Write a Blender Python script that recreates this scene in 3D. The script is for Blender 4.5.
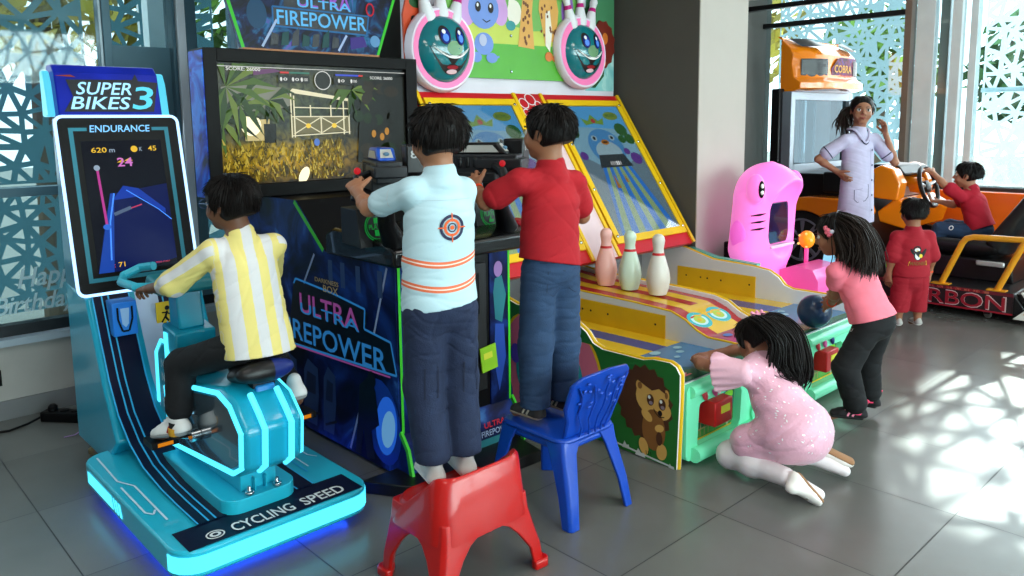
import bpy, bmesh, math, random
import numpy as np
from mathutils import Vector, Matrix
from mathutils.geometry import delaunay_2d_cdt
PI = math.pi
S = bpy.context.scene
C = S.collection
for o in list(bpy.data.objects): bpy.data.objects.remove(o)

# ------------------------------------------------------------------ camera
cam_d = bpy.data.cameras.new('camera'); cam = bpy.data.objects.new('camera', cam_d); C.objects.link(cam)
cam_d.sensor_width = 36.0; cam_d.sensor_fit = 'HORIZONTAL'
cam_d.lens = 785.24 / 1024 * 36
cam_d.shift_y = (226.71 - 288) / 1024
cam_d.clip_start = 0.05; cam_d.clip_end = 200
_r = Vector((0.68561751, 0.72787179, -0.01145812)); _u = Vector((-0.0876489, 0.09816575, 0.99130276)); _f = Vector((-0.72266611, 0.67865024, -0.13110132))
cam.matrix_world = Matrix(((_r.x, _u.x, -_f.x, 0), (_r.y, _u.y, -_f.y, 0), (_r.z, _u.z, -_f.z, 1.4286), (0, 0, 0, 1)))
S.camera = cam

# ------------------------------------------------------------------ view, sky, sun, lamps
S.view_settings.view_transform = 'Standard'; S.view_settings.look = 'None'
S.view_settings.gamma = 1.0; S.view_settings.use_curve_mapping = False
S.view_settings.exposure = 0.0
try:
    S.cycles.use_denoising = True; S.cycles.max_bounces = 8; S.cycles.transparent_max_bounces = 16
    S.cycles.sample_clamp_indirect = 6.0; S.cycles.caustics_reflective = False; S.cycles.caustics_refractive = False
except Exception: pass
W = bpy.data.worlds.new('sky'); S.world = W; W.use_nodes = True
_n = W.node_tree.nodes; _l = W.node_tree.links
_bg = _n['Background']; _bg.inputs[0].default_value = (0.80, 0.92, 1.0, 1); _bg.inputs[1].default_value = 5.0

def lamp(name, kind, loc, target, energy, color=(1, 1, 1), **kw):
    d = bpy.data.lights.new(name, kind); d.energy = energy; d.color = color
    for k, v in kw.items(): setattr(d, k, v)
    o = bpy.data.objects.new(name, d); C.objects.link(o); o.location = loc
    o.rotation_euler = (Vector(target) - Vector(loc)).to_track_quat('-Z', 'Y').to_euler()
    o['kind'] = 'helper'
    return o
# daylight through the glazed sides of the hall, and unseen ceiling lamps added as fill
lamp('far_window_light', 'AREA', (-1.6, 7.80, 1.9), (-1.6, 0, 1.0), 85, (0.90, 0.97, 1.0), shape='RECTANGLE', size=5.0, size_y=2.0)
lamp('side_window_light', 'AREA', (5.4, 3.4, 1.8), (-3.0, 3.2, 0.9), 1350, (1.0, 0.98, 0.95), shape='RECTANGLE', size=9.0, size_y=2.6)
lamp('left_window_light', 'AREA', (-4.40, 0.6, 1.7), (0, 0.6, 0.6), 26, (0.75, 0.9, 1.0), shape='RECTANGLE', size=3.2, size_y=2.0)
for i, (x, y, e) in enumerate(((-1.6, 0.2, 20), (-1.2, 2.6, 18), (-0.4, 4.9, 10), (1.6, 1.4, 34), (0.6, -1.4, 28))):
    lamp('ceiling_fill_%d' % i, 'AREA', (x, y, 2.96), (x, y, 0), e, (1.0, 0.95, 0.88), shape='RECTANGLE', size=1.2, size_y=0.6)
sun = lamp('sun', 'SPOT', (-2.50, 20.6, 7.9), (-0.90, 4.35, 0.0), 260000, (1.0, 0.97, 0.9), spot_size=math.radians(3.5), spot_blend=0.12, shadow_soft_size=0.10)

# ------------------------------------------------------------------ materials
def lin(c):
    if isinstance(c, str): c = tuple(int(c[i:i + 2], 16) for i in (0, 2, 4))
    return tuple(((v / 255) / 12.92 if v / 255 <= 0.04045 else ((v / 255 + 0.055) / 1.055) ** 2.4) for v in c)
_mc = {}
def M(name, col=(128, 128, 128), rough=0.5, metal=0.0, emit=None, es=1.0, var=0.06, vs=6.0, bump=0.0, bs=60.0, spec=0.35, coat=0.0, sheen=0.0, sss=0.0, alpha=None):
    """A node material: a base colour with faint noise, and optionally bump and emission."""
    if name in _mc: return _mc[name]
    m = bpy.data.materials.new(name); m.use_nodes = True; nt = m.node_tree; b = nt.nodes['Principled BSDF']
    c = lin(col)
    tc = nt.nodes.new('ShaderNodeTexCoord')
    if var:
        nz = nt.nodes.new('ShaderNodeTexNoise'); nz.inputs['Scale'].default_value = vs; nz.inputs['Detail'].default_value = 4
        nt.links.new(tc.outputs['Object'], nz.inputs['Vector'])
        mx = nt.nodes.new('ShaderNodeMix'); mx.data_type = 'RGBA'
        nt.links.new(nz.outputs['Fac'], mx.inputs['Factor'])
        mx.inputs[6].default_value = tuple(max(0, v * (1 - var * 2)) for v in c) + (1,)
        mx.inputs[7].default_value = tuple(min(1, v * (1 + var * 2)) for v in c) + (1,)
        nt.links.new(mx.outputs[2], b.inputs['Base Color'])
    else: b.inputs['Base Color'].default_value = c + (1,)
    b.inputs['Roughness'].default_value = rough; b.inputs['Metallic'].default_value = metal
    b.inputs['Specular IOR Level'].default_value = spec; b.inputs['Coat Weight'].default_value = coat
    if sheen: b.inputs['Sheen Weight'].default_value = sheen
    if sss:
        b.inputs['Subsurface Weight'].default_value = sss; b.inputs['Subsurface Radius'].default_value = (0.02, 0.008, 0.004); b.inputs['Subsurface Scale'].default_value = 0.5
    if emit is not None:
        b.inputs['Emission Color'].default_value = lin(emit) + (1,); b.inputs['Emission Strength'].default_value = es
    if bump:
        n2 = nt.nodes.new('ShaderNodeTexNoise'); n2.inputs['Scale'].default_value = bs; n2.inputs['Detail'].default_value = 3
        nt.links.new(tc.outputs['Object'], n2.inputs['Vector'])
        bp = nt.nodes.new('ShaderNodeBump'); bp.inputs['Strength'].default_value = bump; bp.inputs['Distance'].default_value = 0.004
        nt.links.new(n2.outputs['Fac'], bp.inputs['Height']); nt.links.new(bp.outputs['Normal'], b.inputs['Normal'])
    if alpha is not None: b.inputs['Alpha'].default_value = alpha
    _mc[name] = m
    return m
def E(name, col=None, es=1.0):   # a lit screen, lamp or backlit print
    return _mc[name] if name in _mc else M(name, tuple(v * 0.3 for v in col), 0.25, emit=col, es=es, var=0.03, spec=0.12)
def glass(name, tint=(235, 245, 245), refl=0.08):
    if name in _mc: return _mc[name]
    m = bpy.data.materials.new(name); m.use_nodes = True; nt = m.node_tree; nt.nodes.clear()
    o = nt.nodes.new('ShaderNodeOutputMaterial'); mx = nt.nodes.new('ShaderNodeMixShader')
    t = nt.nodes.new('ShaderNodeBsdfTransparent'); t.inputs[0].default_value = lin(tint) + (1,)
    g = nt.nodes.new('ShaderNodeBsdfGlossy'); g.inputs['Roughness'].default_value = 0.03
    lw = nt.nodes.new('ShaderNodeLayerWeight'); lw.inputs[0].default_value = 0.25
    ma = nt.nodes.new('ShaderNodeMath'); ma.operation = 'MULTIPLY_ADD'; ma.inputs[1].default_value = 0.5; ma.inputs[2].default_value = refl
    nt.links.new(lw.outputs['Fresnel'], ma.inputs[0]); nt.links.new(ma.outputs[0], mx.inputs[0])
    nt.links.new(t.outputs[0], mx.inputs[1]); nt.links.new(g.outputs[0], mx.inputs[2]); nt.links.new(mx.outputs[0], o.inputs[0])
    _mc[name] = m
    return m

# ------------------------------------------------------------------ mesh helpers
_tc = {}
def text_geo(s):
    """Flat glyph mesh of a word in the built-in font, unit cap height about 0.7."""
    if s in _tc: return _tc[s]
    cu = bpy.data.curves.new('word', 'FONT'); cu.body = s; cu.size = 1; cu.offset = 0.012; cu.resolution_u = 3
    ob = bpy.data.objects.new('word', cu); C.objects.link(ob)
    dg = bpy.context.evaluated_depsgraph_get(); me = bpy.data.meshes.new_from_object(ob.evaluated_get(dg))
    v = [tuple(p.co)[:2] for p in me.vertices]; f = [tuple(p.vertices) for p in me.polygons]
    bpy.data.objects.remove(ob); bpy.data.curves.remove(cu); bpy.data.meshes.remove(me)
    _tc[s] = (v, f)
    return _tc[s]
def V3(p): return Vector(p)
class MB:
    def __init__(s): s.v = []; s.f = []; s.mi = []; s.mats = []
    def m(s, mat):
        if mat not in s.mats: s.mats.append(mat)
        return s.mats.index(mat)
    def add(s, vs, fs, mat):
        b = len(s.v); s.v += [tuple(p) for p in vs]; k = s.m(mat)
        for f in fs: s.f.append(tuple(b + i for i in f)); s.mi.append(k)
        return s
    def poly(s, pts, mat): return s.add(pts, [tuple(range(len(pts)))], mat)
    def box(s, lo, hi, mat):
        (a, b, c), (d, e, g) = lo, hi
        return s.add([(a, b, c), (d, b, c), (d, e, c), (a, e, c), (a, b, g), (d, b, g), (d, e, g), (a, e, g)],
                     [(0, 3, 2, 1), (4, 5, 6, 7), (0, 1, 5, 4), (1, 2, 6, 5), (2, 3, 7, 6), (3, 0, 4, 7)], mat)
    def obox(s, c, ux, uy, uz, h, mat):     # oriented box: centre, three axes, half sizes
        c = V3(c); ux = V3(ux).normalized() * h[0]; uy = V3(uy).normalized() * h[1]; uz = V3(uz).normalized() * h[2]
        p = [c + ux * i + uy * j + uz * k for k in (-1, 1) for i, j in ((-1, -1), (1, -1), (1, 1), (-1, 1))]
        return s.add(p, [(0, 3, 2, 1), (4, 5, 6, 7), (0, 1, 5, 4), (1, 2, 6, 5), (2, 3, 7, 6), (3, 0, 4, 7)], mat)
    def prism(s, pts, ax, t0, t1, mat, cap=None, side=None):
        """2-D outline extruded along an axis: ax 'x' takes (y,z), 'y' takes (x,z), 'z' takes (x,y)."""
        fn = {'x': lambda a, b, t: (t, a, b), 'y': lambda a, b, t: (a, t, b), 'z': lambda a, b, t: (a, b, t)}[ax]
        n = len(pts); vs = [fn(a, b, t0) for a, b in pts] + [fn(a, b, t1) for a, b in pts]
        s.add(vs, [tuple(range(n))[::-1], tuple(range(n, 2 * n))], cap or mat)
        b = len(s.v) - 2 * n; k = s.m(side or mat)
        for i in range(n):
            j = (i + 1) % n; s.f.append((b + i, b + j, b + n + j, b + n + i)); s.mi.append(k)
        return s
    def tube(s, pts, r, mat, n=10, caps=True, flat=1.0, up=None, closed=False):
        P = [V3(p) for p in pts]; m = len(P); R = r if isinstance(r, (list, tuple)) else [r] * m
        T = []
        for i in range(m):
            a = P[i - 1] if (i or closed) else P[i]; b = P[(i + 1) % m] if (i < m - 1 or closed) else P[i]
            t = (b - a); T.append(t.normalized() if t.length > 1e-9 else V3((0, 0, 1)))
        ref = V3(up) if up else (V3((0, 0, 1)) if abs(T[0].z) < 0.9 else V3((1, 0, 0)))
        a = T[0].cross(ref).normalized(); vs = []
        for i in range(m):
            a = (a - T[i] * a.dot(T[i]));
            a = a.normalized() if a.length > 1e-6 else T[i].orthogonal().normalized()
            b = T[i].cross(a)
            for k in range(n):
                q = 2 * PI * k / n; vs.append(P[i] + (a * math.cos(q) + b * math.sin(q) * flat) * R[i])
        fs = []
        for i in range(m if closed else m - 1):
            j = (i + 1) % m
            for k in range(n):
                l = (k + 1) % n; fs.append((i * n + k, i * n + l, j * n + l, j * n + k))
        if caps and not closed: fs += [tuple(range(n))[::-1], tuple(range((m - 1) * n, m * n))]
        return s.add(vs, fs, mat)
    def lathe(s, prof, o, ax, mat, n=24, sc=(1, 1)):
        """Profile of (radius, height) turned about axis ax through o; sc squashes the round."""
        o = V3(o); ax = V3(ax).normalized(); u = ax.orthogonal().normalized()
        if abs(ax.z) > 0.99: u = V3((1, 0, 0))
        w = ax.cross(u); vs = []; fs = []; m = len(prof)
        for r, h in prof:
            for k in range(n):
                q = 2 * PI * k / n; vs.append(o + ax * h + u * (r * math.cos(q) * sc[0]) + w * (r * math.sin(q) * sc[1]))
        for i in range(m - 1):
            for k in range(n):
                l = (k + 1) % n; fs.append((i * n + k, i * n + l, (i + 1) * n + l, (i + 1) * n + k))
        fs += [tuple(range(n))[::-1], tuple(range((m - 1) * n, m * n))]
        return s.add(vs, fs, mat)
    def ell(s, c, r, mat, n=16, rot=None, zr=(-1, 1)):
        c = V3(c); vs = []; fs = []; m = max(6, n // 2); r = (r, r, r) if isinstance(r, (int, float)) else r
        for i in range(m + 1):
            ph = math.asin(zr[0]) + (math.asin(zr[1]) - math.asin(zr[0])) * i / m
            for k in range(n):
                q = 2 * PI * k / n; p = V3((math.cos(q) * math.cos(ph) * r[0], math.sin(q) * math.cos(ph) * r[1], math.sin(ph) * r[2]))
                vs.append(c + (rot @ p if rot else p))
        for i in range(m):
            for k in range(n):
                l = (k + 1) % n; fs.append((i * n + k, i * n + l, (i + 1) * n + l, (i + 1) * n + k))
        return s.add(vs, fs, mat)
    def build(s, name, parent=None, smooth=35, bevel=0, seg=2, merge=True):
        me = bpy.data.meshes.new(name); me.from_pydata([tuple(p) for p in s.v], [], s.f)
        for m in s.mats: me.materials.append(m)
        me.polygons.foreach_set('material_index', s.mi); me.update()
        bm = bmesh.new(); bm.from_mesh(me)
        if merge: bmesh.ops.remove_doubles(bm, verts=bm.verts, dist=1e-6)
        bmesh.ops.recalc_face_normals(bm, faces=bm.faces); bm.to_mesh(me); bm.free()
        if smooth:
            me.shade_smooth()
            me.set_sharp_from_angle(angle=math.radians(smooth))
        o = bpy.data.objects.new(name, me); C.objects.link(o)
        if parent: adopt(o, parent)
        if bevel:
            md = o.modifiers.new('bevel', 'BEVEL'); md.width = bevel; md.segments = seg; md.limit_method = 'ANGLE'; md.angle_limit = math.radians(40)
        return o
def world_loc(o):
    l = Vector(o.location)
    while o.parent: o = o.parent; l = l + o.location
    return l
def adopt(o, parent):       # parts are modelled in room coordinates; shift them under their thing
    o.parent = parent; w = world_loc(parent)
    if o.type == 'MESH' and len(o.data.vertices): o.data.transform(Matrix.Translation(-w))
    return o
def tag(o, label=None, cat=None, group=None, kind=None):
    if label: o['label'] = label
    if cat: o['category'] = cat
    if group: o['group'] = group
    if kind: o['kind'] = kind
    return o
def thing(name, loc, label, cat, group=None):
    o = bpy.data.objects.new(name, None); C.objects.link(o); o.location = loc; o.empty_display_size = 0.1
    return tag(o, label, cat, group)
def struct(mb, name, **kw): return tag(mb.build(name, **kw), kind='structure')

class Fr:
    """Flat artwork on a face: a frame (origin, u, v) whose shapes are laid into a mesh a hair off the face."""
    def __init__(s, mb, o, u, v, n=None):
        s.mb = mb; s.o = V3(o); s.u = V3(u).normalized(); s.v = V3(v).normalized()
        s.n = V3(n).normalized() if n else s.u.cross(s.v).normalized(); s.lv = 0.0008; s.c = 0
    def p(s, a, b, l=1): return s.o + s.u * a + s.v * b + s.n * (s.lv * l)
    def po(s, pts, mat, l=1):
        s.c = (s.c + 1) % 15; l = l + s.c * 0.05; s.mb.poly([s.p(a, b, l) for a, b in pts], mat); return s
    def re(s, x0, y0, x1, y1, mat, l=1): return s.po([(x0, y0), (x1, y0), (x1, y1), (x0, y1)], mat, l)
    def el(s, cx, cy, rx, ry, mat, l=1, rot=0, n=20, a0=0, a1=2 * PI):
        c, q = math.cos(rot), math.sin(rot); pts = []
        for i in range(n + (0 if a1 - a0 > 6.28 else 1)):
            t = a0 + (a1 - a0) * i / n; x, y = rx * math.cos(t), ry * math.sin(t); pts.append((cx + c * x - q * y, cy + q * x + c * y))
        return s.po(pts, mat, l)
    def ring(s, cx, cy, rx, ry, w, mat, l=1, n=28, a0=0, a1=2 * PI):
        for i in range(n):
            t0, t1 = a0 + (a1 - a0) * i / n, a0 + (a1 - a0) * (i + 1) / n
            s.po([(cx + rx * math.cos(t0), cy + ry * math.sin(t0)), (cx + rx * math.cos(t1), cy + ry * math.sin(t1)),
                  (cx + (rx - w) * math.cos(t1), cy + (ry - w) * math.sin(t1)), (cx + (rx - w) * math.cos(t0), cy + (ry - w) * math.sin(t0))], mat, l)
        return s
    def li(s, pts, w, mat, l=1):
        for (a, b), (c, d) in zip(pts, pts[1:]):
            L = math.hypot(c - a, d - b) or 1; nx, ny = -(d - b) / L * w / 2, (c - a) / L * w / 2
            s.po([(a + nx, b + ny), (c + nx, d + ny), (c - nx, d - ny), (a - nx, b - ny)], mat, l)
        return s
    def tx(s, t, x, y, w, h, mat, l=2, shear=0.0, grow=0.0, up=0.0):
        """Word fitted into a box w x h with its lower left at x, y; up raises the far end."""
        v, f = text_geo(t); xs = [p[0] for p in v]; ys = [p[1] for p in v]; x0, y0 = min(xs), min(ys); dx = (max(xs) - x0) or 1; dy = (max(ys) - y0) or 1
        pts = []
        for a, b in v:
            a = (a - x0) / dx; b = (b - y0) / dy
            pts.append(s.p(x + a * w + shear * b * h, y + b * h + up * a, l))
        s.mb.add(pts, f, mat); return s

# ------------------------------------------------------------------ soft bodies: distance fields meshed with surface nets
class SDF:
    """Blend of tapered limbs and lumps, meshed into one closed skin."""
    def __init__(s, res=0.005): s.P = []; s.res = res
    def cone(s, a, b, ra, rb=None, k=0.012, side=None, op=1):
        """Limb a->b; a radius may be (across, deep) with side the across direction."""
        s.P.append(('c', np.array(a, float), np.array(b, float), ra, ra if rb is None else rb, k, None if side is None else np.array(side, float), op)); return s
    def chain(s, pts, rs, k=0.012, side=None):
        for i in range(len(pts) - 1): s.cone(pts[i], pts[i + 1], rs[i], rs[i + 1], k, side)
        return s
    def ell(s, c, r, R=None, k=0.012, op=1):
        s.P.append(('e', np.array(c, float), np.array(r if not isinstance(r, (int, float)) else (r, r, r), float), None if R is None else np.array(R, float), k, op)); return s
    def cut(s, p, n):       # removes what lies on the n side of p, within reach rad
        s.P.append(('k', np.array(p, float), np.array(n, float) / np.linalg.norm(n))); return s
    def bounds(s, q):
        if q[0] == 'c':
            r = max(np.max(q[3]), np.max(q[4])); return np.minimum(q[1], q[2]) - r, np.maximum(q[1], q[2]) + r
        r = max(q[2]); return q[1] - r, q[1] + r
    @staticmethod
    def dist(q, P):
        if q[0] == 'c':
            _, a, b, ra, rb, k, side, op = q; d = b - a; L2 = d @ d + 1e-12
            t = np.clip(((P - a) @ d) / L2, 0, 1); w = P - a - t[..., None] * d
            if isinstance(ra, (tuple, list)) or isinstance(rb, (tuple, list)):
                ra = ra if isinstance(ra, (tuple, list)) else (ra, ra); rb = rb if isinstance(rb, (tuple, list)) else (rb, rb)
                dn = d / math.sqrt(L2); sd = side - dn * (side @ dn); sd = sd / np.linalg.norm(sd); dp = np.cross(dn, sd)
                r0 = ra[0] + (rb[0] - ra[0]) * t; r1 = ra[1] + (rb[1] - ra[1]) * t; rl = np.minimum(r0, r1)
                e = np.sqrt(((w @ sd) / r0) ** 2 + ((w @ dp) / r1) ** 2 + ((w @ dn) / rl) ** 2)
                return (e - 1) * rl
            return np.sqrt((w ** 2).sum(-1)) - (ra + (rb - ra) * t)
        _, c, r, R, k, op = q; w = P - c
        if R is not None: w = w @ R.T
        k0 = np.sqrt(((w / r) ** 2).sum(-1)); k1 = np.sqrt(((w / r ** 2) ** 2).sum(-1)) + 1e-9
        return k0 * (k0 - 1) / k1
    def mesh(s, noise=None):
        h = s.res; bs = [s.bounds(q) for q in s.P if q[0] != 'k' and q[-1] > 0]
        lo = np.min([b[0] for b in bs], 0) - 4 * h; hi = np.max([b[1] for b in bs], 0) + 4 * h
        n = np.ceil((hi - lo) / h).astype(int) + 1
        g = np.full(n, 0.08, np.float32)
        ax = [lo[i] + h * np.arange(n[i]) for i in range(3)]
        def sub(q):
            a, b = s.bounds(q); m = 0.035
            i0 = np.clip(np.floor((a - m - lo) / h).astype(int), 0, n); i1 = np.clip(np.ceil((b + m - lo) / h).astype(int) + 1, 0, n)
            return tuple(slice(x, y) for x, y in zip(i0, i1))
        def pts(sl): return np.stack(np.meshgrid(*[ax[i][sl[i]] for i in range(3)], indexing='ij'), -1)
        for q in s.P:
            if q[0] == 'k': continue
            sl = sub(q); v = g[sl]
            if v.size == 0: continue
            d = SDF.dist(q, pts(sl)); k = q[-3] if q[0] == 'c' else q[-2]
            if q[-1] > 0:
                hh = np.maximum(k - np.abs(v - d), 0) / k; g[sl] = np.minimum(v, d) - hh * hh * k * 0.25
            else:
                hh = np.maximum(k - np.abs(v + d), 0) / k; g[sl] = np.maximum(v, -d) + hh * hh * k * 0.25
        al = tuple(slice(0, x) for x in n)
        if noise or any(q[0] == 'k' for q in s.P):
            PP = pts(al)
            if noise: g += noise(PP).astype(np.float32)
            for q in s.P:
                if q[0] == 'k': g = np.maximum(g, ((PP - q[1]) @ q[2]).astype(np.float32))
        ins = g < 0
        cnt = sum(ins[a:n[0] - 1 + a, b:n[1] - 1 + b, c:n[2] - 1 + c].astype(np.int8) for a in (0, 1) for b in (0, 1) for c in (0, 1))
        act = (cnt > 0) & (cnt < 8); I = np.argwhere(act); idx = np.full(act.shape, -1, np.int64); idx[act] = np.arange(len(I))
        acc = np.zeros((len(I), 3)); num = np.zeros(len(I))
        for d in range(3):
            e1, e2 = [x for x in range(3) if x != d]
            for u in (0, 1):
                for w in (0, 1):
                    o = np.zeros(3, int); o[e1] = u; o[e2] = w; p = I + o; r = p.copy(); r[:, d] += 1
                    a = g[p[:, 0], p[:, 1], p[:, 2]]; b = g[r[:, 0], r[:, 1], r[:, 2]]; cr = (a < 0) != (b < 0)
                    t = np.where(cr, a / np.where(a == b, 1, a - b), 0); x = p.astype(float); x[:, d] += t
                    acc[cr] += x[cr]; num[cr] += 1
        vs = acc / num[:, None] * h + lo
        fs = []
        for d in range(3):
            e1, e2 = (d + 1) % 3, (d + 2) % 3
            A = [slice(1, n[i] - 1) for i in range(3)]; A[d] = slice(0, n[d] - 1); B = list(A); B[d] = slice(1, n[d])
            a = ins[tuple(A)]; b = ins[tuple(B)]; off = np.array([x.start for x in A])
            for flip, mask in ((0, a & ~b), (1, ~a & b)):
                q = np.argwhere(mask) + off
                if not len(q): continue
                def ii(u, w):
                    r = q.copy(); r[:, e1] -= u; r[:, e2] -= w; return idx[r[:, 0], r[:, 1], r[:, 2]]
                F = np.stack([ii(1, 1), ii(0, 1), ii(0, 0), ii(1, 0)], 1)
                if flip: F = F[:, ::-1]
                fs.append(F)
        return vs, np.concatenate(fs)
    def build(s, name, parent, mats, noise=None, pick=None, attrs=None):
        """mats: one material or a list; pick(face centres)->index; attrs: name -> f(verts)."""
        vs, fs = s.mesh(noise); me = bpy.data.meshes.new(name)
        me.vertices.add(len(vs)); me.vertices.foreach_set('co', vs.ravel())
        me.loops.add(fs.size); me.loops.foreach_set('vertex_index', fs.ravel().astype(np.int32))
        me.polygons.add(len(fs)); me.polygons.foreach_set('loop_start', np.arange(0, fs.size, 4, dtype=np.int32))
        me.update(calc_edges=True); me.validate()
        for m in (mats if isinstance(mats, (list, tuple)) else [mats]): me.materials.append(m)
        if pick is not None: me.polygons.foreach_set('material_index', np.asarray(pick(vs[fs].mean(1)), np.int32))
        for k, fn in (attrs or {}).items():
            at = me.attributes.new(k, 'FLOAT', 'POINT'); at.data.foreach_set('value', np.asarray(fn(vs), np.float32))
        me.shade_smooth()
        o = bpy.data.objects.new(name, me); C.objects.link(o)
        if parent: adopt(o, parent)
        return o
# ------------------------------------------------------------------ the hall
def floor_mat():
    m = bpy.data.materials.new('floor tiles'); m.use_nodes = True; nt = m.node_tree; b = nt.nodes['Principled BSDF']; L = nt.links.new
    tc = nt.nodes.new('ShaderNodeTexCoord'); sp = nt.nodes.new('ShaderNodeSeparateXYZ'); L(tc.outputs['Object'], sp.inputs[0])
    def mth(op, a, b_=None):
        n = nt.nodes.new('ShaderNodeMath'); n.operation = op
        for i, v in enumerate((a, b_)):
            if v is None: continue
            if isinstance(v, (int, float)): n.inputs[i].default_value = v
            else: L(v, n.inputs[i])
        return n.outputs[0]
    ds = []; ids = []
    for k, off in ((0, 0.865), (1, 0.0)):
        q = mth('DIVIDE', mth('ADD', sp.outputs[k], off + 60.0 * 1.0), 0.6)
        ids.append(mth('FLOOR', q)); fr = mth('FRACT', q)
        ds.append(mth('MINIMUM', fr, mth('SUBTRACT', 1.0, fr)))
    d = mth('MINIMUM', ds[0], ds[1]); g = mth('LESS_THAN', d, 0.0035)
    cb = nt.nodes.new('ShaderNodeCombineXYZ'); L(ids[0], cb.inputs[0]); L(ids[1], cb.inputs[1])
    wn = nt.nodes.new('ShaderNodeTexWhiteNoise'); L(cb.outputs[0], wn.inputs['Vector'])
    nz = nt.nodes.new('ShaderNodeTexNoise'); nz.inputs['Scale'].default_value = 3.0; nz.inputs['Detail'].default_value = 8; L(tc.outputs['Object'], nz.inputs['Vector'])
    f = mth('ADD', mth('MULTIPLY', wn.outputs['Value'], 0.25), mth('MULTIPLY', nz.outputs['Fac'], 0.75))
    mx = nt.nodes.new('ShaderNodeMix'); mx.data_type = 'RGBA'; L(f, mx.inputs['Factor'])
    mx.inputs[6].default_value = lin((88, 89, 87)) + (1,); mx.inputs[7].default_value = lin((110, 110, 106)) + (1,)
    m2 = nt.nodes.new('ShaderNodeMix'); m2.data_type = 'RGBA'; L(g, m2.inputs['Factor']); L(mx.outputs[2], m2.inputs[6]); m2.inputs[7].default_value = lin((34, 34, 34)) + (1,)
    L(m2.outputs[2], b.inputs['Base Color'])
    n3 = nt.nodes.new('ShaderNodeTexNoise'); n3.inputs['Scale'].default_value = 9; n3.inputs['Detail'].default_value = 5; L(tc.outputs['Object'], n3.inputs['Vector'])
    L(mth('ADD', mth('MULTIPLY', n3.outputs['Fac'], 0.05), mth('ADD', mth('MULTIPLY', g, 0.4), 0.23)), b.inputs['Roughness'])
    bp = nt.nodes.new('ShaderNodeBump'); bp.inputs['Strength'].default_value = 0.4; bp.inputs['Distance'].default_value = 0.002; bp.invert = True
    L(g, bp.inputs['Height']); L(bp.outputs['Normal'], b.inputs['Normal'])
    return m
WX, FY = -4.45, 7.95       # inner faces of the window wall and of the far wall
b = MB(); b.box((WX - 0.2, -3.0, -0.1), (4.6, FY + 0.2, 0.0), floor_mat()); struct(b, 'floor', smooth=0)
b = MB(); b.box((WX - 0.2, -3.0, 3.0), (4.6, FY + 0.2, 3.1), M('ceiling', (205, 203, 198), 0.9)); struct(b, 'ceiling', smooth=0)
wm = M('low wall paint', (172, 170, 164), 0.75); sk = M('skirting tile', (120, 122, 122), 0.5)
b = MB(); b.box((WX - 0.15, -3.0, 0.0), (WX, 2.62, 0.37), wm); b.box((WX - 0.15, 2.62, 0.0), (WX, FY + 0.15, 3.0), M('grey wall paint', (92, 90, 86), 0.8)); struct(b, 'wall_left', smooth=0)
b = MB(); b.box((WX, -3.0, 0.0), (WX + 0.012, 2.6, 0.095), sk); struct(b, 'baseboard_left', smooth=0)
al = M('window aluminium', (150, 165, 172), 0.35, 0.3); tealf = M('teal window frame', (78, 110, 122), 0.45, 0.1)
b = MB(); b.box((WX - 0.15, -3.0, 0.37), (WX + 0.035, 2.62, 0.405), M('sill aluminium', (170, 185, 195), 0.35)); b.box((WX - 0.1, -3.0, 0.405), (WX - 0.03, 2.62, 0.46), M('dark gasket', (24, 30, 34), 0.5)); struct(b, 'trim_1', smooth=0)

# grey pillar beside the bowling lanes: its near side dark painted, its hall side pale
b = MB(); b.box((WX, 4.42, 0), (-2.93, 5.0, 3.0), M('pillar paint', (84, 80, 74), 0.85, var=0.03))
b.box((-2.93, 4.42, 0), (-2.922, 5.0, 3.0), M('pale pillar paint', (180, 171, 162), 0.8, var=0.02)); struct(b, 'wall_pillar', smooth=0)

# ---- laser-cut sun screens of many triangles
def screen(mb, o, u, v, w, h, cell, mat, seed, rib=0.017, th=0, jit=0.36):
    rnd = random.Random(seed); o = V3(o); u = V3(u); v = V3(v); n = u.cross(v)
    pts = []; nx, ny = max(1, round(w / cell)), max(1, round(h / cell))
    for j in range(ny + 1):
        for i in range(nx + 1):
            x = i / nx * w; y = j / ny * h
            if 0 < j < ny: y += rnd.uniform(-jit, jit) * cell
            if 0 < i < nx: x += rnd.uniform(-jit, jit) * cell
            if 0 < i < nx and 0 < j < ny and rnd.random() < 0.16: continue
            pts.append(Vector((x, y)))
    r = delaunay_2d_cdt(pts, [], [], 0, 1e-5)
    vv, ff = r[0], r[2]
    V = []; F = []
    for t in ff:
        P = [vv[i] for i in t]; a, b_, c = [(P[(k + 1) % 3] - P[(k + 2) % 3]).length for k in range(3)]; per = a + b_ + c
        area = abs((P[1] - P[0]).cross(P[2] - P[0])) / 2
        if area < 1e-6: continue
        inr = 2 * area / per; ic = (P[0] * a + P[1] * b_ + P[2] * c) / per; k = max(0.0, 1 - rib * rnd.uniform(0.75, 1.25) / inr); s0 = len(V)
        if k < 0.12 or rnd.random() < 0.05: k = 0.0
        Q = [ic + (p - ic) * k for p in P]
        for z in ((0, th) if th else (0,)):
            for p in P + Q: q = o + u * p.x + v * p.y + n * z; V.append(q)
        for i in range(3):
            j = (i + 1) % 3
            F.append((s0 + i, s0 + j, s0 + 3 + j, s0 + 3 + i))
            if th: F += [(s0 + 6 + i, s0 + 9 + i, s0 + 9 + j, s0 + 6 + j), (s0 + 3 + i, s0 + 3 + j, s0 + 9 + j, s0 + 9 + i)]
    mb.add(V, F, mat)
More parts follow.
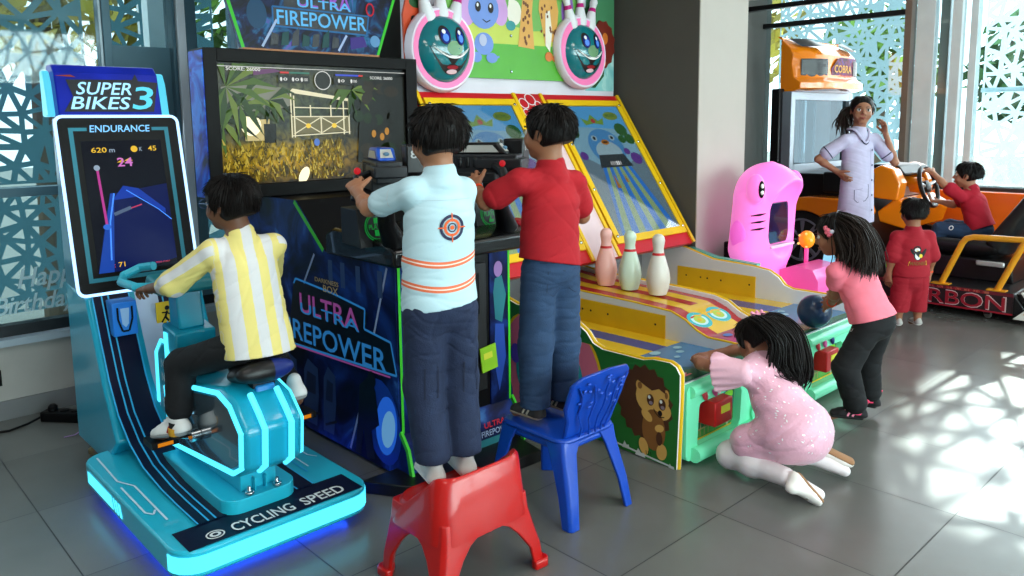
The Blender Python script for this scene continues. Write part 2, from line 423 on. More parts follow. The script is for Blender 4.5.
def thin_screen(name, col, tr):     # translucency added to the metal sheet so daylight behind brightens it
    m = M(name, col, 0.5); nt = m.node_tree; b = nt.nodes['Principled BSDF']; t = nt.nodes.new('ShaderNodeBsdfTranslucent'); t.inputs[0].default_value = lin(col) + (1,)
    mx = nt.nodes.new('ShaderNodeMixShader'); mx.inputs[0].default_value = tr; nt.links.new(b.outputs[0], mx.inputs[1]); nt.links.new(t.outputs[0], mx.inputs[2]); nt.links.new(mx.outputs[0], nt.nodes['Material Output'].inputs[0]); return m
scr = thin_screen('teal sun screen', (110, 158, 170), 0.42); scr2 = thin_screen('pale sun screen', (164, 190, 198), 0.6); scr3 = thin_screen('glare whitened sun screen', (220, 234, 238), 0.8)  # scr3 whitened: far window glare put into the screen colour
Yv, Zv, Xv = V3((0, 1, 0)), V3((0, 0, 1)), V3((1, 0, 0))
win = tag(MB().box((WX - 0.13, -3.0, 0.46), (WX - 0.05, -2.93, 3.0), tealf).build('window_1', smooth=0), kind='structure')
f = MB()
for y0, y1 in ((0.10, 0.18), (1.315, 1.355), (1.665, 1.685), (1.74, 1.80), (2.02, 2.12), (2.55, 2.62)): f.box((WX - 0.13, y0, 0.46), (WX - 0.02, y1, 3.0), tealf if y0 != 2.02 else M('blue grey mullion', (140, 165, 182), 0.4, 0.2))
f.box((WX - 0.10, 1.30, 0.46), (WX - 0.035, 1.315, 3.0), al); f.box((WX - 0.10, 1.69, 0.46), (WX - 0.005, 1.735, 3.0), M('white mullion', (225, 235, 240), 0.35))
f.box((WX - 0.13, -3.0, 1.095), (WX - 0.02, 1.32, 1.14), M('teal rail', (92, 126, 138), 0.4, 0.1)); f.build('window_frame', win, smooth=0, bevel=0.003)
f = MB(); f.box((WX - 0.11, 1.355, 0.46), (WX - 0.07, 1.665, 1.86), M('teal infill', (84, 118, 130), 0.45)); f.build('infill_panel', win, smooth=0)
f = MB(); f.box((WX - 0.085, -2.93, 0.46), (WX - 0.079, 2.56, 3.0), glass('dimming window glass', (190, 204, 206), 0.03)); f.build('glass_pane', win, smooth=0)  # tint added to dim the view, standing in for shaded outdoors
# etched lettering stuck to the pane
f = MB(); a = Fr(f, (WX - 0.07, 0.0, 0), Yv, Zv, Xv); et = M('frosted lettering', (196, 222, 228), 0.3)
a.tx('Happy', 0.83, 0.60, 0.30, 0.13, et, 1, 0.25, up=0.01); a.tx('Birthday', 0.72, 0.475, 0.36, 0.12, et, 1, 0.25, up=0.01); f.build('window_lettering', win, smooth=0)
f = MB()
for k, (y0, y1, z0, z1) in enumerate(((-2.9, 0.1, 0.46, 1.1), (0.18, 1.3, 0.46, 1.1), (-2.9, 0.1, 1.14, 3.0), (0.18, 1.3, 1.14, 3.0), (1.37, 1.615, 1.86, 3.0), (1.8, 2.02, 0.46, 3.0), (2.12, 2.56, 0.46, 3.0))):
    screen(f, (WX - 0.32, y0, z0), Yv, Zv, y1 - y0, z1 - z0, 0.10 if z0 > 1 else 0.09, scr, 11 + k, rib=0.0145)
f.build('sun_screen', win, smooth=0, merge=False)

# far glazed wall
b = MB(); b.box((WX, FY, 0), (4.6, FY + 0.15, 0.80), wm); struct(b, 'wall_far', smooth=0)
win = tag(MB().box((WX, FY - 0.03, 0.775), (4.6, FY + 0.15, 0.805), M('dark sill', (52, 52, 54), 0.5)).build('window_2', smooth=0), kind='structure')
f = MB(); wf = M('white window frame', (222, 228, 230), 0.4)
f.box((-2.985, FY - 0.03, 0.80), (-2.925, FY + 0.1, 3.0), M('brown post', (122, 104, 92), 0.5))
for x0, x1, d in ((-2.90, -2.74, 0.03), (-2.70, -2.62, 0.06), (-2.58, -2.50, 0.0), (-2.44, -2.38, 0.04)): f.box((x0, FY + d, 0.80), (x1, FY + 0.12 + d, 3.0), wf)
f.box((-4.45, FY - 0.03, 2.40), (-2.985, FY + 0.04, 2.45), M('black transom', (22, 22, 24), 0.4)); f.box((0.1, FY, 0.8), (0.2, FY + 0.12, 3.0), wf); f.box((-2.40, FY + 0.3, 1.66), (4.6, FY + 0.34, 1.70), scr3); f.build('window_frame', win, smooth=0, bevel=0.003)
f = MB(); f.box((WX, FY + 0.05, 0.80), (4.6, FY + 0.056, 3.0), glass('window glass')); f.build('glass_pane', win, smooth=0)
f = MB(); screen(f, (-4.45, FY + 0.35, 0.7), Xv, Zv, 1.50, 2.4, 0.105, scr2, 31, rib=0.0175); screen(f, (-2.40, FY + 0.35, 0.7), Xv, Zv, 4.5, 2.4, 0.125, scr3, 35, rib=0.0195); f.build('sun_screen', win, smooth=0, merge=False)
# glazed wall on the hall's open side, with the same screens, and the plain wall behind the camera
b = MB(); b.box((4.45, -3.0, 0), (4.6, FY, 0.5), wm); b.box((4.45, -3.0, 2.85), (4.6, FY, 3.0), wm); struct(b, 'wall_right', smooth=0)
win = tag(MB().box((4.42, -3.0, 0.48), (4.6, FY, 0.505), M('dark sill')).build('window_3', smooth=0), kind='structure')
f = MB()
for k in range(5): f.box((4.46, -3.0 + k * 2.7, 0.5), (4.54, -2.92 + k * 2.7, 2.85), wf)
f.build('window_frame', win, smooth=0)
f = MB(); f.box((4.49, -3.0, 0.5), (4.495, FY, 2.85), glass('window glass')); f.build('glass_pane', win, smooth=0)
f = MB(); screen(f, (4.75, -3.0, 0.45), Yv, Zv, 10.9, 2.45, 0.30, scr2, 77, rib=0.022); f.build('sun_screen', win, smooth=0, merge=False)
b = MB(); b.box((WX, -3.15, 0), (4.6, -3.0, 3.0), M('plain back wall', (150, 148, 144), 0.85)); struct(b, 'wall_near', smooth=0)
# ceiling-hung black and beige rails beside the pillar
b = MB(); b.box((-4.3, 6.3, 2.36), (-2.86, 6.36, 2.40), M('black transom')); b.box((-4.3, 6.24, 2.47), (-2.80, 6.42, 2.50), M('beige rail', (176, 166, 150), 0.5)); b.box((-2.86, 6.3, 2.36), (-2.82, 6.36, 3.0), M('beige rail')); b.box((-4.3, 6.2, 2.53), (-2.8, 6.5, 2.60), M('black transom')); struct(b, 'trim_2', smooth=0)

# outdoors: ground, pale column and low buildings, trees
b = MB(); b.box((-40, -20, -0.35), (-4.7, 40, -0.3), M('outdoor paving', (150, 150, 140), 0.9)); b.box((-4.7, 8.4, -0.35), (20, 40, -0.3), M('outdoor paving')); struct(b, 'ground', smooth=0)
b = MB(); b.box((-5.5, 1.83, -0.3), (-5.3, 1.975, 4.0), M('white render', (236, 238, 236), 0.8)); struct(b, 'column_outside', smooth=0)
def tree(x, y, h, r, col, seed, label):
    rnd = random.Random(seed); t = thing('tree', (x, y, -0.3), label, 'tree', 'trees outside the windows')
    b = MB(); b.tube([(x, y, -0.3), (x + 0.1, y, h * 0.4), (x - 0.05, y + 0.1, h * 0.75)], [0.13, 0.10, 0.05], M('bark', (92, 78, 62), 0.9, bump=0.5, bs=20)); b.build('trunk', t)
    mats = [M('leaf %s %d' % (col, i), tuple(min(255, int(c * q)) for c in lin2[col]), 0.6) for i, q in enumerate((0.75, 1.0, 1.25))]
    b = MB()
    for _ in range(900):
        d = V3((rnd.gauss(0, 1), rnd.gauss(0, 1), rnd.gauss(0, 1))).normalized() * r * (rnd.random() ** 0.4); d.z *= 0.9
        c = V3((x, y, h * 0.7)) + d; q = V3((rnd.gauss(0, 1), rnd.gauss(0, 1), rnd.gauss(0, 1))).normalized(); u = q.orthogonal().normalized(); w = q.cross(u); s_ = rnd.uniform(0.10, 0.2)
        b.poly([c + u * s_, c + w * s_ * 0.45, c - u * s_, c - w * s_ * 0.45], rnd.choice(mats))
    b.build('foliage', t, smooth=0, merge=False)
lin2 = {'green': (96, 132, 52), 'yellow': (176, 160, 70), 'dark': (60, 96, 58)}
tree(-8.0, 1.8, 4.2, 1.2, 'yellow', 1, 'yellowing tree seen through the screen above the cycling game')
tree(-9.8, 4.4, 5.2, 1.4, 'green', 2, 'green tree outside, behind the shooting game marquee')
tree(-7.6, 12.0, 4.4, 1.5, 'yellow', 3, 'yellow green tree outside, behind the orange racing marquee')
tree(-6.5, 16.0, 3.6, 1.3, 'green', 4, 'green tree outside, behind the woman in the lavender tunic')
tree(-4.2, 18.0, 3.4, 1.3, 'dark', 5, 'dark green tree outside, behind the child at the wheel')
# ------------------------------------------------------------------ cycling game
teal = M('teal lacquer', (16, 150, 180), 0.28, coat=0.4, var=0.03); teal2 = M('pale teal lacquer', (34, 178, 205), 0.3, coat=0.3, var=0.03)
navy = M('navy print', (8, 14, 42), 0.35, var=0.1, spec=0.2); navl = M('cyan print', (50, 170, 225), 0.4); black = M('black plastic', (9, 9, 11), 0.4, var=0.02, spec=0.14)
led = E('cyan led', (80, 220, 250), 1.7); ledw = E('white blue led', (165, 210, 255), 2.2); blue_glow = E('blue led', (20, 80, 255), 14.0)
chrome = M('chrome', (190, 195, 200), 0.18, 1.0); rubber = M('black rubber', (18, 18, 19), 0.7)
def rrect(x0, y0, x1, y1, r, n=5):
    pts = []
    for cx, cy, a in ((x1 - r, y0 + r, -PI / 2), (x1 - r, y1 - r, 0), (x0 + r, y1 - r, PI / 2), (x0 + r, y0 + r, PI)):
        pts += [(cx + r * math.cos(a + PI / 2 * i / n), cy + r * math.sin(a + PI / 2 * i / n)) for i in range(n + 1)]
    return pts
bk = thing('cycling_arcade_game', (-3.1, 1.11, 0), 'teal cycling arcade game with upright screen and ridden bike on a glowing platform', 'arcade game')
# lower cabinet: side outline (x, z) swept across y
b = MB(); b.prism([(-3.76, 0.07), (-3.35, 0.07), (-3.20, 0.20), (-3.33, 0.42), (-3.47, 0.74), (-3.76, 0.78)], 'y', 0.875, 1.345, teal); b.build('cabinet', bk, bevel=0.012)
# tall back that carries the screen and the marquee
tb, bb = (-3.63, 1.475), (-3.485, 0.745)    # screen plane, top and bottom (x, z)
b = MB(); b.prism([(-3.755, 0.76), (bb[0] - 0.03, bb[1]), (tb[0] - 0.03, tb[1]), (-3.755, 1.47)], 'y', 0.875, 1.345, M('dark teal lacquer', (24, 108, 136), 0.3, coat=0.3)); b.build('screen_housing', bk, bevel=0.01)
O = V3((bb[0], 0.855, bb[1])); vz = V3((tb[0] - bb[0], 0, tb[1] - bb[1])); vl = vz.length; vz.normalize(); uy = V3((0, 1, 0)); nx = uy.cross(vz).normalized()
BW = 0.49
def plate(mb, pts, o, u, v, n, t, mat):
    vs = [o + u * a + v * c for a, c in pts]; k = len(pts); mb.add(vs + [p + n * t for p in vs], [tuple(range(k))[::-1], tuple(range(k, 2 * k))] + [(i, (i + 1) % k, k + (i + 1) % k, k + i) for i in range(k)], mat)
b = MB(); plate(b, rrect(0, 0, BW, vl, 0.03), O - nx * 0.03, uy, vz, nx, 0.034, black)
a = Fr(b, O + nx * 0.004, uy, vz, nx); gd = M('teal bezel print', (22, 120, 140), 0.4)
for x in (0.045, BW - 0.062): a.re(x, 0.05, x + 0.017, vl - 0.05, gd)
a.re(0.045, 0.05, BW - 0.045, 0.067, gd); a.re(0.045, vl - 0.062, 0.115, vl - 0.048, gd); a.re(BW - 0.115, vl - 0.062, BW - 0.045, vl - 0.048, gd)
a.tx('ENDURANCE', 0.125, vl - 0.068, 0.24, 0.030, E('endurance lettering', (130, 200, 255), 1.3), 2, 0.1)
bz = b.build('bezel', bk, smooth=40)
b = MB(); pts = [O + uy * x + vz * y + nx * 0.004 for x, y in rrect(0, 0, BW, vl, 0.03)]; b.tube(pts, 0.0065, ledw, n=8, closed=True); b.build('led_edge', bz)
# lit screen
b = MB(); scrb = E('dark game screen', (4, 8, 24), 0.8); SO = O + uy * 0.085 + vz * 0.085 + nx * 0.006; sw, sh = BW - 0.17, vl - 0.19
plate(b, [(0, 0), (sw, 0), (sw, sh), (0, sh)], SO - nx * 0.004, uy, vz, nx, 0.004, scrb); a = Fr(b, SO, uy, vz, nx)
a.po([(0, 0), (0.18, 0), (sw, 0.03), (sw, 0.36), (0.10, 0.33), (0.06, 0.25)], E('night blue track', (8, 22, 84), 0.8)); a.po([(0.0, 0.0), (0.06, 0.0), (0.10, 0.33), (0.085, 0.33)], E('track edge blue', (24, 70, 170), 0.9), 2)
a.po([(0.09, 0.30), (0.14, 0.36), (0.20, 0.345), (0.30, 0.25), (0.30, 0.23), (0.2, 0.31)], E('road hump', (20, 60, 170), 0.9), 2)
a.li([(0.10, 0.33), (0.07, 0.21), (0.055, 0.05)], 0.006, E('lane line', (70, 140, 255), 1.2), 3); a.li([(0.15, 0.34), (0.27, 0.25), (sw, 0.2)], 0.004, E('lane line', (0, 0, 0)), 3)
a.li([(0.048, 0.43), (0.056, 0.20)], 0.010, E('magenta bar', (190, 60, 150), 0.9), 3); a.el(0.047, 0.44, 0.012, 0.012, E('pale icon', (150, 170, 190), 0.9), 3); a.el(0.056, 0.19, 0.016, 0.012, E('blue icon', (50, 110, 220), 0.9), 3)
a.li([(0.09, 0.24), (0.16, 0.265)], 0.014, E('grey craft', (90, 110, 140), 0.8), 3); a.li([(0.16, 0.262), (0.205, 0.275)], 0.005, E('red craft', (200, 60, 100), 0.9), 4)
ye = E('yellow digits', (225, 180, 50), 1.1)
a.tx('620', 0.035, sh - 0.050, 0.060, 0.022, ye); a.tx('m', 0.105, sh - 0.050, 0.022, 0.014, E('pale icon', (0, 0, 0))); a.el(0.205, sh - 0.038, 0.014, 0.014, ye); a.tx('K', 0.226, sh - 0.048, 0.012, 0.018, E('pale icon', (0, 0, 0))); a.tx('45', 0.262, sh - 0.048, 0.035, 0.022, ye)
a.tx('24', 0.13, sh - 0.112, 0.062, 0.038, E('purple digits', (200, 110, 190), 1.1)); a.tx('24', 0.13, sh - 0.094, 0.062, 0.019, ye, 1)
a.tx('COIN:', 0.012, 0.018, 0.055, 0.02, E('coin lettering', (210, 70, 90), 1.0)); a.tx('71', 0.080, 0.018, 0.026, 0.02, ye); a.tx('PRESS START', 0.23, 0.016, 0.06, 0.006, E('coin lettering', (0, 0, 0)))
b.build('screen', bz, smooth=0)
# marquee
b = MB(); mq = M('marquee print', (8, 22, 110), 0.3, emit=(14, 40, 190), es=0.35, var=0.4, vs=9, spec=0.15)
b.prism([(-3.77, 1.475), (-3.625, 1.475), (-3.66, 1.655), (-3.70, 1.69), (-3.77, 1.69)], 'y', 0.875, 1.285, mq)
MO = V3((-3.622, 0.875, 1.475)); mv = V3((-0.035, 0, 0.18)).normalized(); mn = uy.cross(mv); a = Fr(b, MO, uy, mv, mn)
a.po([(0.04, 0.155), (0.30, 0.160), (0.315, 0.185), (0.325, 0.155), (0.405, 0.150), (0.375, 0.02), (0.02, 0.02), (0.06, 0.085)], M('logo plate', (8, 10, 20), 0.4), 2)
lw_ = E('logo lettering', (165, 225, 255), 1.3); a.tx('SUPER', 0.070, 0.092, 0.220, 0.054, lw_, 4, 0.32); a.tx('BIKES', 0.045, 0.030, 0.225, 0.054, lw_, 4, 0.32); a.tx('3', 0.285, 0.030, 0.080, 0.100, E('logo digit', (90, 210, 240), 1.2), 4, 0.25)
a.po([(0.0, 0.17), (0.08, 0.165), (0.06, 0.175)], E('orange streak', (190, 90, 60), 0.5), 2)
m_ = b.build('marquee', bk, bevel=0.006)
wing = E('marquee side led', (90, 215, 245), 1.0)
for y0, y1 in ((0.845, 0.872), (1.288, 1.33)):
    b = MB(); b.prism([(-3.76, 1.475), (-3.66, 1.475), (-3.69, 1.62), (-3.715, 1.665), (-3.76, 1.665)], 'y', y0, y1, wing); b.build('side_light', m_, bevel=0.008)
# platform
b = MB(); b.prism(rrect(-3.34, 0.775, -2.315, 1.475, 0.09), 'z', 0.045, 0.135, teal2)
def track_pts():
    return [(-3.468, 0.742), (-3.40, 0.58), (-3.325, 0.42), (-3.24, 0.30), (-3.12, 0.215), (-2.98, 0.165), (-2.80, 0.143), (-2.65, 0.138), (-2.47, 0.1365)]
pl = b.build('platform', bk, bevel=0.008)
b = MB(); a = Fr(b, V3((-3.34, 0.775, 0.135)), (1, 0, 0), (0, 1, 0), (0, 0, 1))
sil = M('silver line print', (205, 225, 240), 0.3); dk = M('navy print')
a.re(0.865, 0.04, 1.012, 0.66, dk, 2)
def py_(x, z): return 0
for s_, t0 in ((0.035, 1), (0.105, 1)):
    a.li([(0.06, s_ + 0.01), (0.34, s_ + 0.002), (0.42, s_ + 0.035), (0.76, s_ + 0.03)] if s_ < 0.05 else [(0.40, 0.03), (0.66, 0.028), (0.69, 0.045), (0.66, 0.06)], 0.007, sil, 3)
for pts in ([(0.30, 0.66), (0.62, 0.655), (0.66, 0.675)], [(0.36, 0.61), (0.72, 0.605)], [(0.40, 0.585), (0.76, 0.58)]): a.li(pts, 0.006, sil if pts[0][1] > 0.6 else navl, 3)
# floor lettering reads towards the player's back: along +y on the front edge
a2 = Fr(b, V3((-2.335, 0.90, 0.1352)), (0, 1, 0), (-1, 0, 0), (0, 0, 1)); wl = M('white print', (222, 226, 226), 0.4)
a2.tx('CYCLING', 0.070, 0.008, 0.215, 0.060, wl, 4); a2.tx('SPEED', 0.318, 0.008, 0.160, 0.060, wl, 4); a2.ring(0.015, 0.038, 0.030, 0.027, 0.005, wl, 4); a2.el(0.015, 0.038, 0.018, 0.016, wl, 4); a2.el(0.015, 0.038, 0.009, 0.008, dk, 5)
b.build('platform_print', pl, smooth=0)
b = MB(); tp = track_pts(); yy = (0.90, 1.315)
def strip(y0, y1, mat, lift):
    vs = []
    for i, (x, z) in enumerate(tp):
        x0, z0 = tp[max(0, i - 1)]; x1, z1 = tp[min(len(tp) - 1, i + 1)]; d = Vector((x1 - x0, z1 - z0)).normalized(); nn = (-d.y, d.x)
        vs += [(x + nn[0] * lift, y0, z + nn[1] * lift), (x + nn[0] * lift, y1, z + nn[1] * lift)]
    b.add(vs, [(2 * i, 2 * i + 1, 2 * i + 3, 2 * i + 2) for i in range(len(tp) - 1)], mat)
strip(0.895, 1.32, navy, 0.003); vs = []
for x, z in tp: vs += [(x, 0.925, z), (x, 0.925, z - 0.12), (x, 1.295, z), (x, 1.295, z - 0.12)]
strip(1.06, 1.15, M('pale grey print', (170, 190, 215), 0.4), 0.004)
for y in (0.895, 0.93, 0.955, 1.035, 1.165, 1.22, 1.25, 1.313): strip(y, y + 0.006, navl, 0.005)
strip(1.04, 1.06, M('teal lacquer'), 0.0045)
b.build('curved_track', bk, smooth=40)
b = MB(); n_ = 10; cr = rrect(-3.34, 0.775, -2.315, 1.475, 0.09)
fr = [(x, y) for x, y in cr if x > -2.42]; fr.sort(key=lambda p: math.atan2(p[1] - 1.125, p[0] + 2.75))
o_ = [(-2.75 + (x + 2.75) * 1.004, 1.125 + (y - 1.125) * 1.006) for x, y in fr]; vs = [(x, y, 0.062) for x, y in o_] + [(x, y, 0.118) for x, y in o_]; k = len(o_)
b.add(vs, [(i, i + 1, k + i + 1, k + i) for i in range(k - 1)], led)
b.build('led_window', pl, smooth=40); b = MB()
for x0, x1, y in ((-3.24, -2.93, 0.7735), (-2.915, -2.90, 0.7735), (-2.89, -2.87, 0.7735), (-2.86, -2.835, 0.7735)): b.add([(x0, y, 0.065), (x1, y, 0.065), (x1 - 0.02, y, 0.112), (x0 - (0.02 if x1 > -2.92 else 0), y, 0.112)], [(0, 1, 2, 3)], led)
b.build('led_window', pl, smooth=40)
b = MB(); b.box((-3.28, 0.84, 0.030), (-2.42, 0.86, 0.044), blue_glow); b.box((-3.28, 1.40, 0.030), (-2.42, 1.42, 0.044), blue_glow); b.box((-2.46, 0.86, 0.030), (-2.44, 1.40, 0.044), blue_glow); b.build('underglow_strip', pl, smooth=0)
for x, y in ((-3.2, 0.83), (-2.46, 0.9), (-3.2, 1.42), (-2.46, 1.36)):
    b = MB(); b.lathe([(0.022, 0.0), (0.022, 0.012), (0.012, 0.014), (0.012, 0.046)], (x, y, 0), (0, 0, 1), rubber, 12); b.build('foot', bk)
for y in (0.92, 1.30):
    b = MB(); b.lathe([(0.026, 0.0), (0.026, 0.02), (0.014, 0.022), (0.014, 0.072)], (-3.70, y, 0), (0, 0, 1), M('brass foot', (170, 150, 110), 0.4, 0.8), 12); b.build('foot', bk)
# the bike
b = MB(); b.prism(rrect(-3.20, 0.985, -2.445, 1.25, 0.06), 'z', 0.135, 0.185, teal2); b.box((-2.86, 1.06, 0.185), (-2.50, 1.19, 0.32), teal2)
for y in (1.075, 1.175): b.lathe([(0.016, 0), (0.016, 0.012), (0.007, 0.013), (0.007, 0.03)], (-2.465, y, 0.185), (0, 0, 1), chrome, 8)
b.box((-2.50, 1.10, 0.185), (-2.475, 1.106, 0.23), teal2); b.box((-2.50, 1.14, 0.185), (-2.475, 1.146, 0.23), teal2)
b.build('bike_plinth', bk, bevel=0.006)
hexo = [(-3.06, 0.20), (-3.08, 0.44), (-3.02, 0.475), (-2.56, 0.545), (-2.46, 0.52), (-2.375, 0.44), (-2.39, 0.30), (-2.47, 0.255)]
hexi = [(-3.03, 0.225), (-3.045, 0.43), (-3.0, 0.448), (-2.57, 0.513), (-2.485, 0.49), (-2.415, 0.425), (-2.425, 0.318), (-2.48, 0.288)]
b = MB(); b.prism(hexo, 'y', 1.03, 1.24, teal); sh_ = b.build('bike_shell', bk, bevel=0.02, seg=3)
for y, s_ in ((1.028, -1), (1.242, 1)):
    b = MB(); b.prism(hexi, 'y', y, y + 0.004 * s_, M('smoked window', (58, 74, 84), 0.12, coat=0.6)); a = Fr(b, V3((0, y + 0.0045 * s_, 0)), (1, 0, 0), (0, 0, 1), (0, s_, 0))
    if s_ < 0: a.tx('SB', -2.83, 0.395, 0.05, 0.03, E('window lettering', (150, 220, 255), 0.8))
    b.build('side_window', sh_, smooth=0)
    b = MB(); b.tube([(x, y, z) for x, z in [(hexo[i][0] * 0.5 + hexi[i][0] * 0.5, hexo[i][1] * 0.5 + hexi[i][1] * 0.5) for i in range(len(hexo))]], 0.0095, led, n=8, closed=True); b.build('led_outline', sh_)
for y in (1.095, 1.19):
    b = MB(); b.tube([(-2.462, y, 0.535), (-2.405, y, 0.485), (-2.362, y, 0.44), (-2.375, y, 0.31), (-2.42, y, 0.28)], 0.011, led, n=8); b.build('led_strip', sh_)
b = MB(); b.prism([(-2.56, 0.46), (-2.47, 0.46), (-2.49, 0.545), (-2.59, 0.545)], 'y', 1.13, 1.20, M('blue teal lacquer', (40, 130, 200), 0.3)); b.build('seat_post', bk, bevel=0.006)
s = SDF(0.006); s.cone((-2.70, 1.165, 0.575), (-2.55, 1.165, 0.58), (0.045, 0.028), (0.095, 0.034), 0.02, (0, 1, 0)).cone((-2.55, 1.165, 0.58), (-2.485, 1.165, 0.595), (0.095, 0.034), (0.105, 0.04), 0.02, (0, 1, 0))
st = s.build('seat', bk, [M('black vinyl', (20, 20, 22), 0.38), M('blue vinyl', (22, 40, 110), 0.4)], pick=lambda c: ((c[:, 1] > 1.185) & (c[:, 0] > -2.56)).astype(int))
b = MB(); b.box((-2.60, 1.125, 0.535), (-2.50, 1.205, 0.565), M('seat clamp', (40, 42, 46), 0.4, 0.5)); b.build('seat_clamp', st)
b = MB(); b.prism([(-3.13, 0.44), (-3.02, 0.47), (-3.02, 0.64), (-3.16, 0.66)], 'y', 1.06, 1.22, teal); b.prism([(-3.02, 0.48), (-2.90, 0.50), (-2.90, 0.53), (-3.02, 0.56)], 'y', 1.08, 1.20, teal2); b.prism([(-3.155, 0.65), (-3.05, 0.645), (-3.07, 0.80), (-3.155, 0.80)], 'y', 1.09, 1.19, teal); b.build('bike_neck', bk, bevel=0.008)
b = MB(); b.box((-3.135, 1.056, 0.49), (-3.10, 1.06, 0.63), led); b.build('neck_led', bk, smooth=0)
b = MB(); b.prism([(-3.25, 0.20), (-3.09, 0.18), (-3.085, 0.53), (-3.12, 0.585), (-3.18, 0.585), (-3.24, 0.53)], 'y', 1.06, 1.22, teal)
a = Fr(b, V3((-3.25, 1.0595, 0.2)), (1, 0, 0), (0, 0, 1), (0, -1, 0))
for i in range(4): a.tx('N', 0.06, 0.11 + i * 0.055, 0.03, 0.036, wl)
fh = b.build('front_wheel_cover', bk, bevel=0.015)
b = MB(); b.tube([(-3.085, 1.06, 0.20), (-3.083, 1.06, 0.53), (-3.12, 1.06, 0.588), (-3.18, 1.06, 0.588), (-3.243, 1.06, 0.53), (-3.255, 1.06, 0.2)], 0.007, led, n=6); b.build('led_outline', fh)
b = MB()
b.prism([(-3.17, 0.80), (-2.98, 0.80), (-2.98, 0.85), (-3.12, 0.87)], 'y', 1.0, 1.28, M('handle cover', (30, 120, 130), 0.35)); b.build('handlebar_cover', bk, bevel=0.015)
for s_ in (-1, 1):
    b = MB(); yc = 1.14; b.tube([(-3.02, yc + s_ * 0.08, 0.84), (-3.0, yc + s_ * 0.17, 0.842), (-3.03, yc + s_ * 0.205, 0.842), (-3.16, yc + s_ * 0.215, 0.845), (-3.21, yc + s_ * 0.19, 0.86), (-3.20, yc + s_ * 0.13, 0.885), (-3.14, yc + s_ * 0.10, 0.895)], 0.0165, M('teal grip', (52, 176, 200), 0.4), n=10); b.build('handlebar', bk)
# pedals
cx, cz = -2.74, 0.335
for s_, ang in ((-1, PI * 0.97), (1, -0.03 * PI)):
    y = 1.135 + s_ * 0.125; ex, ez = cx + math.cos(ang) * 0.16, cz + math.sin(ang) * 0.16 + (0.0 if s_ < 0 else 0)
    if s_ < 0: ex, ez = -2.90, 0.287
    else: ex, ez = -2.58, 0.37
    b = MB(); b.tube([(cx, y, cz), (ex, y, ez)], [0.016, 0.012], chrome, 10); b.lathe([(0.022, -0.012), (0.022, 0.02)], (cx, y, cz), (0, s_, 0), chrome, 12); pc = b.build('crank', bk)
    b = MB(); b.tube([(ex, y - s_ * 0.01, ez), (ex, y + s_ * 0.03, ez)], 0.008, chrome, 8); b.box((ex - 0.045, min(y + s_ * 0.02, y + s_ * 0.115), ez - 0.012), (ex + 0.045, max(y + s_ * 0.02, y + s_ * 0.115), ez + 0.012), black)
    b.box((ex + 0.0455, min(y + s_ * 0.04, y + s_ * 0.095), ez - 0.007), (ex + 0.047, max(y + s_ * 0.04, y + s_ * 0.095), ez + 0.007), E('amber reflector', (255, 150, 20), 0.6)); b.build('pedal', pc, bevel=0.003)
# ticket box and warning plate hung on the track
b = MB(); b.prism([(-3.40, 0.59), (-3.36, 0.585), (-3.36, 0.725), (-3.44, 0.73)], 'y', 0.94, 1.035, M('blue ticket box', (36, 120, 215), 0.3, coat=0.3)); a = Fr(b, V3((-3.3595, 0.94, 0.585)), (0, 1, 0), (0, 0, 1), (1, 0, 0)); a.li([(0.02, 0.12), (0.02, 0.07), (0.035, 0.02), (0.06, 0.02), (0.075, 0.07), (0.075, 0.12)], 0.008, black); a.po([(0.03, 0.115), (0.065, 0.115), (0.06, 0.05), (0.048, 0.035), (0.035, 0.05)], M('pale ticket slot', (150, 185, 225), 0.3), 2); b.build('ticket_box', bk, bevel=0.004)
b = MB(); b.box((-3.41, 1.125, 0.585), (-3.405, 1.205, 0.69), M('yellow warning plate', (225, 190, 30), 0.4)); a = Fr(b, V3((-3.405, 1.125, 0.585)), (0, 1, 0), (0, 0, 1), (1, 0, 0)); a.el(0.045, 0.078, 0.010, 0.010, black); a.li([(0.045, 0.066), (0.036, 0.04), (0.05, 0.02)], 0.009, black); a.li([(0.036, 0.042), (0.02, 0.018)], 0.007, black); a.li([(0.022, 0.06), (0.042, 0.058), (0.062, 0.045)], 0.006, black); b.build('warning_plate', bk, smooth=0)

# socket strip, cables, ribbon and wall socket
t = thing('power_strip', (-4.22, 0.93, 0), 'black power strip with red switch on the floor below the window', 'power strip')
b = MB(); b.obox((-4.22, 0.93, 0.026), (0.75, 0.65, 0), (-0.65, 0.75, 0), (0, 0, 1), (0.11, 0.032, 0.025), black); b.build('strip_body', t, bevel=0.006)
for k in (-0.06, 0.0, 0.06):
    b = MB(); c = V3((-4.22, 0.93, 0.052)) + V3((0.75, 0.65, 0)) * k; b.lathe([(0.022, 0), (0.022, 0.02 if k < 0 else 0.004), (0.012, 0.03 if k < 0 else 0.005)], c, (0, 0, 1), black, 12); b.build('plug' if k < 0 else 'socket', t)
b = MB(); b.obox((-4.145, 0.995, 0.053), (0.75, 0.65, 0), (-0.65, 0.75, 0), (0, 0, 1), (0.01, 0.012, 0.004), M('red switch', (190, 40, 30), 0.4)); b.build('switch', t)
b = MB(); b.tube([(-4.29, 0.86, 0.03), (-4.28, 0.78, 0.008), (-4.25, 0.70, 0.006), (-4.28, 0.60, 0.006), (-4.38, 0.5, 0.006)], 0.006, black, 6); tag(b.build('power_cable'), 'thin black cable curling left along the floor from the power strip', 'cable')
b = MB(); b.tube([(-4.14, 1.0, 0.03), (-4.13, 1.12, 0.012), (-4.16, 1.25, 0.03), (-4.12, 1.4, 0.012), (-4.1, 1.7, 0.01)], 0.006, black, 6); tag(b.build('power_cable'), 'black cable running from the power strip behind the cycling game', 'cable')
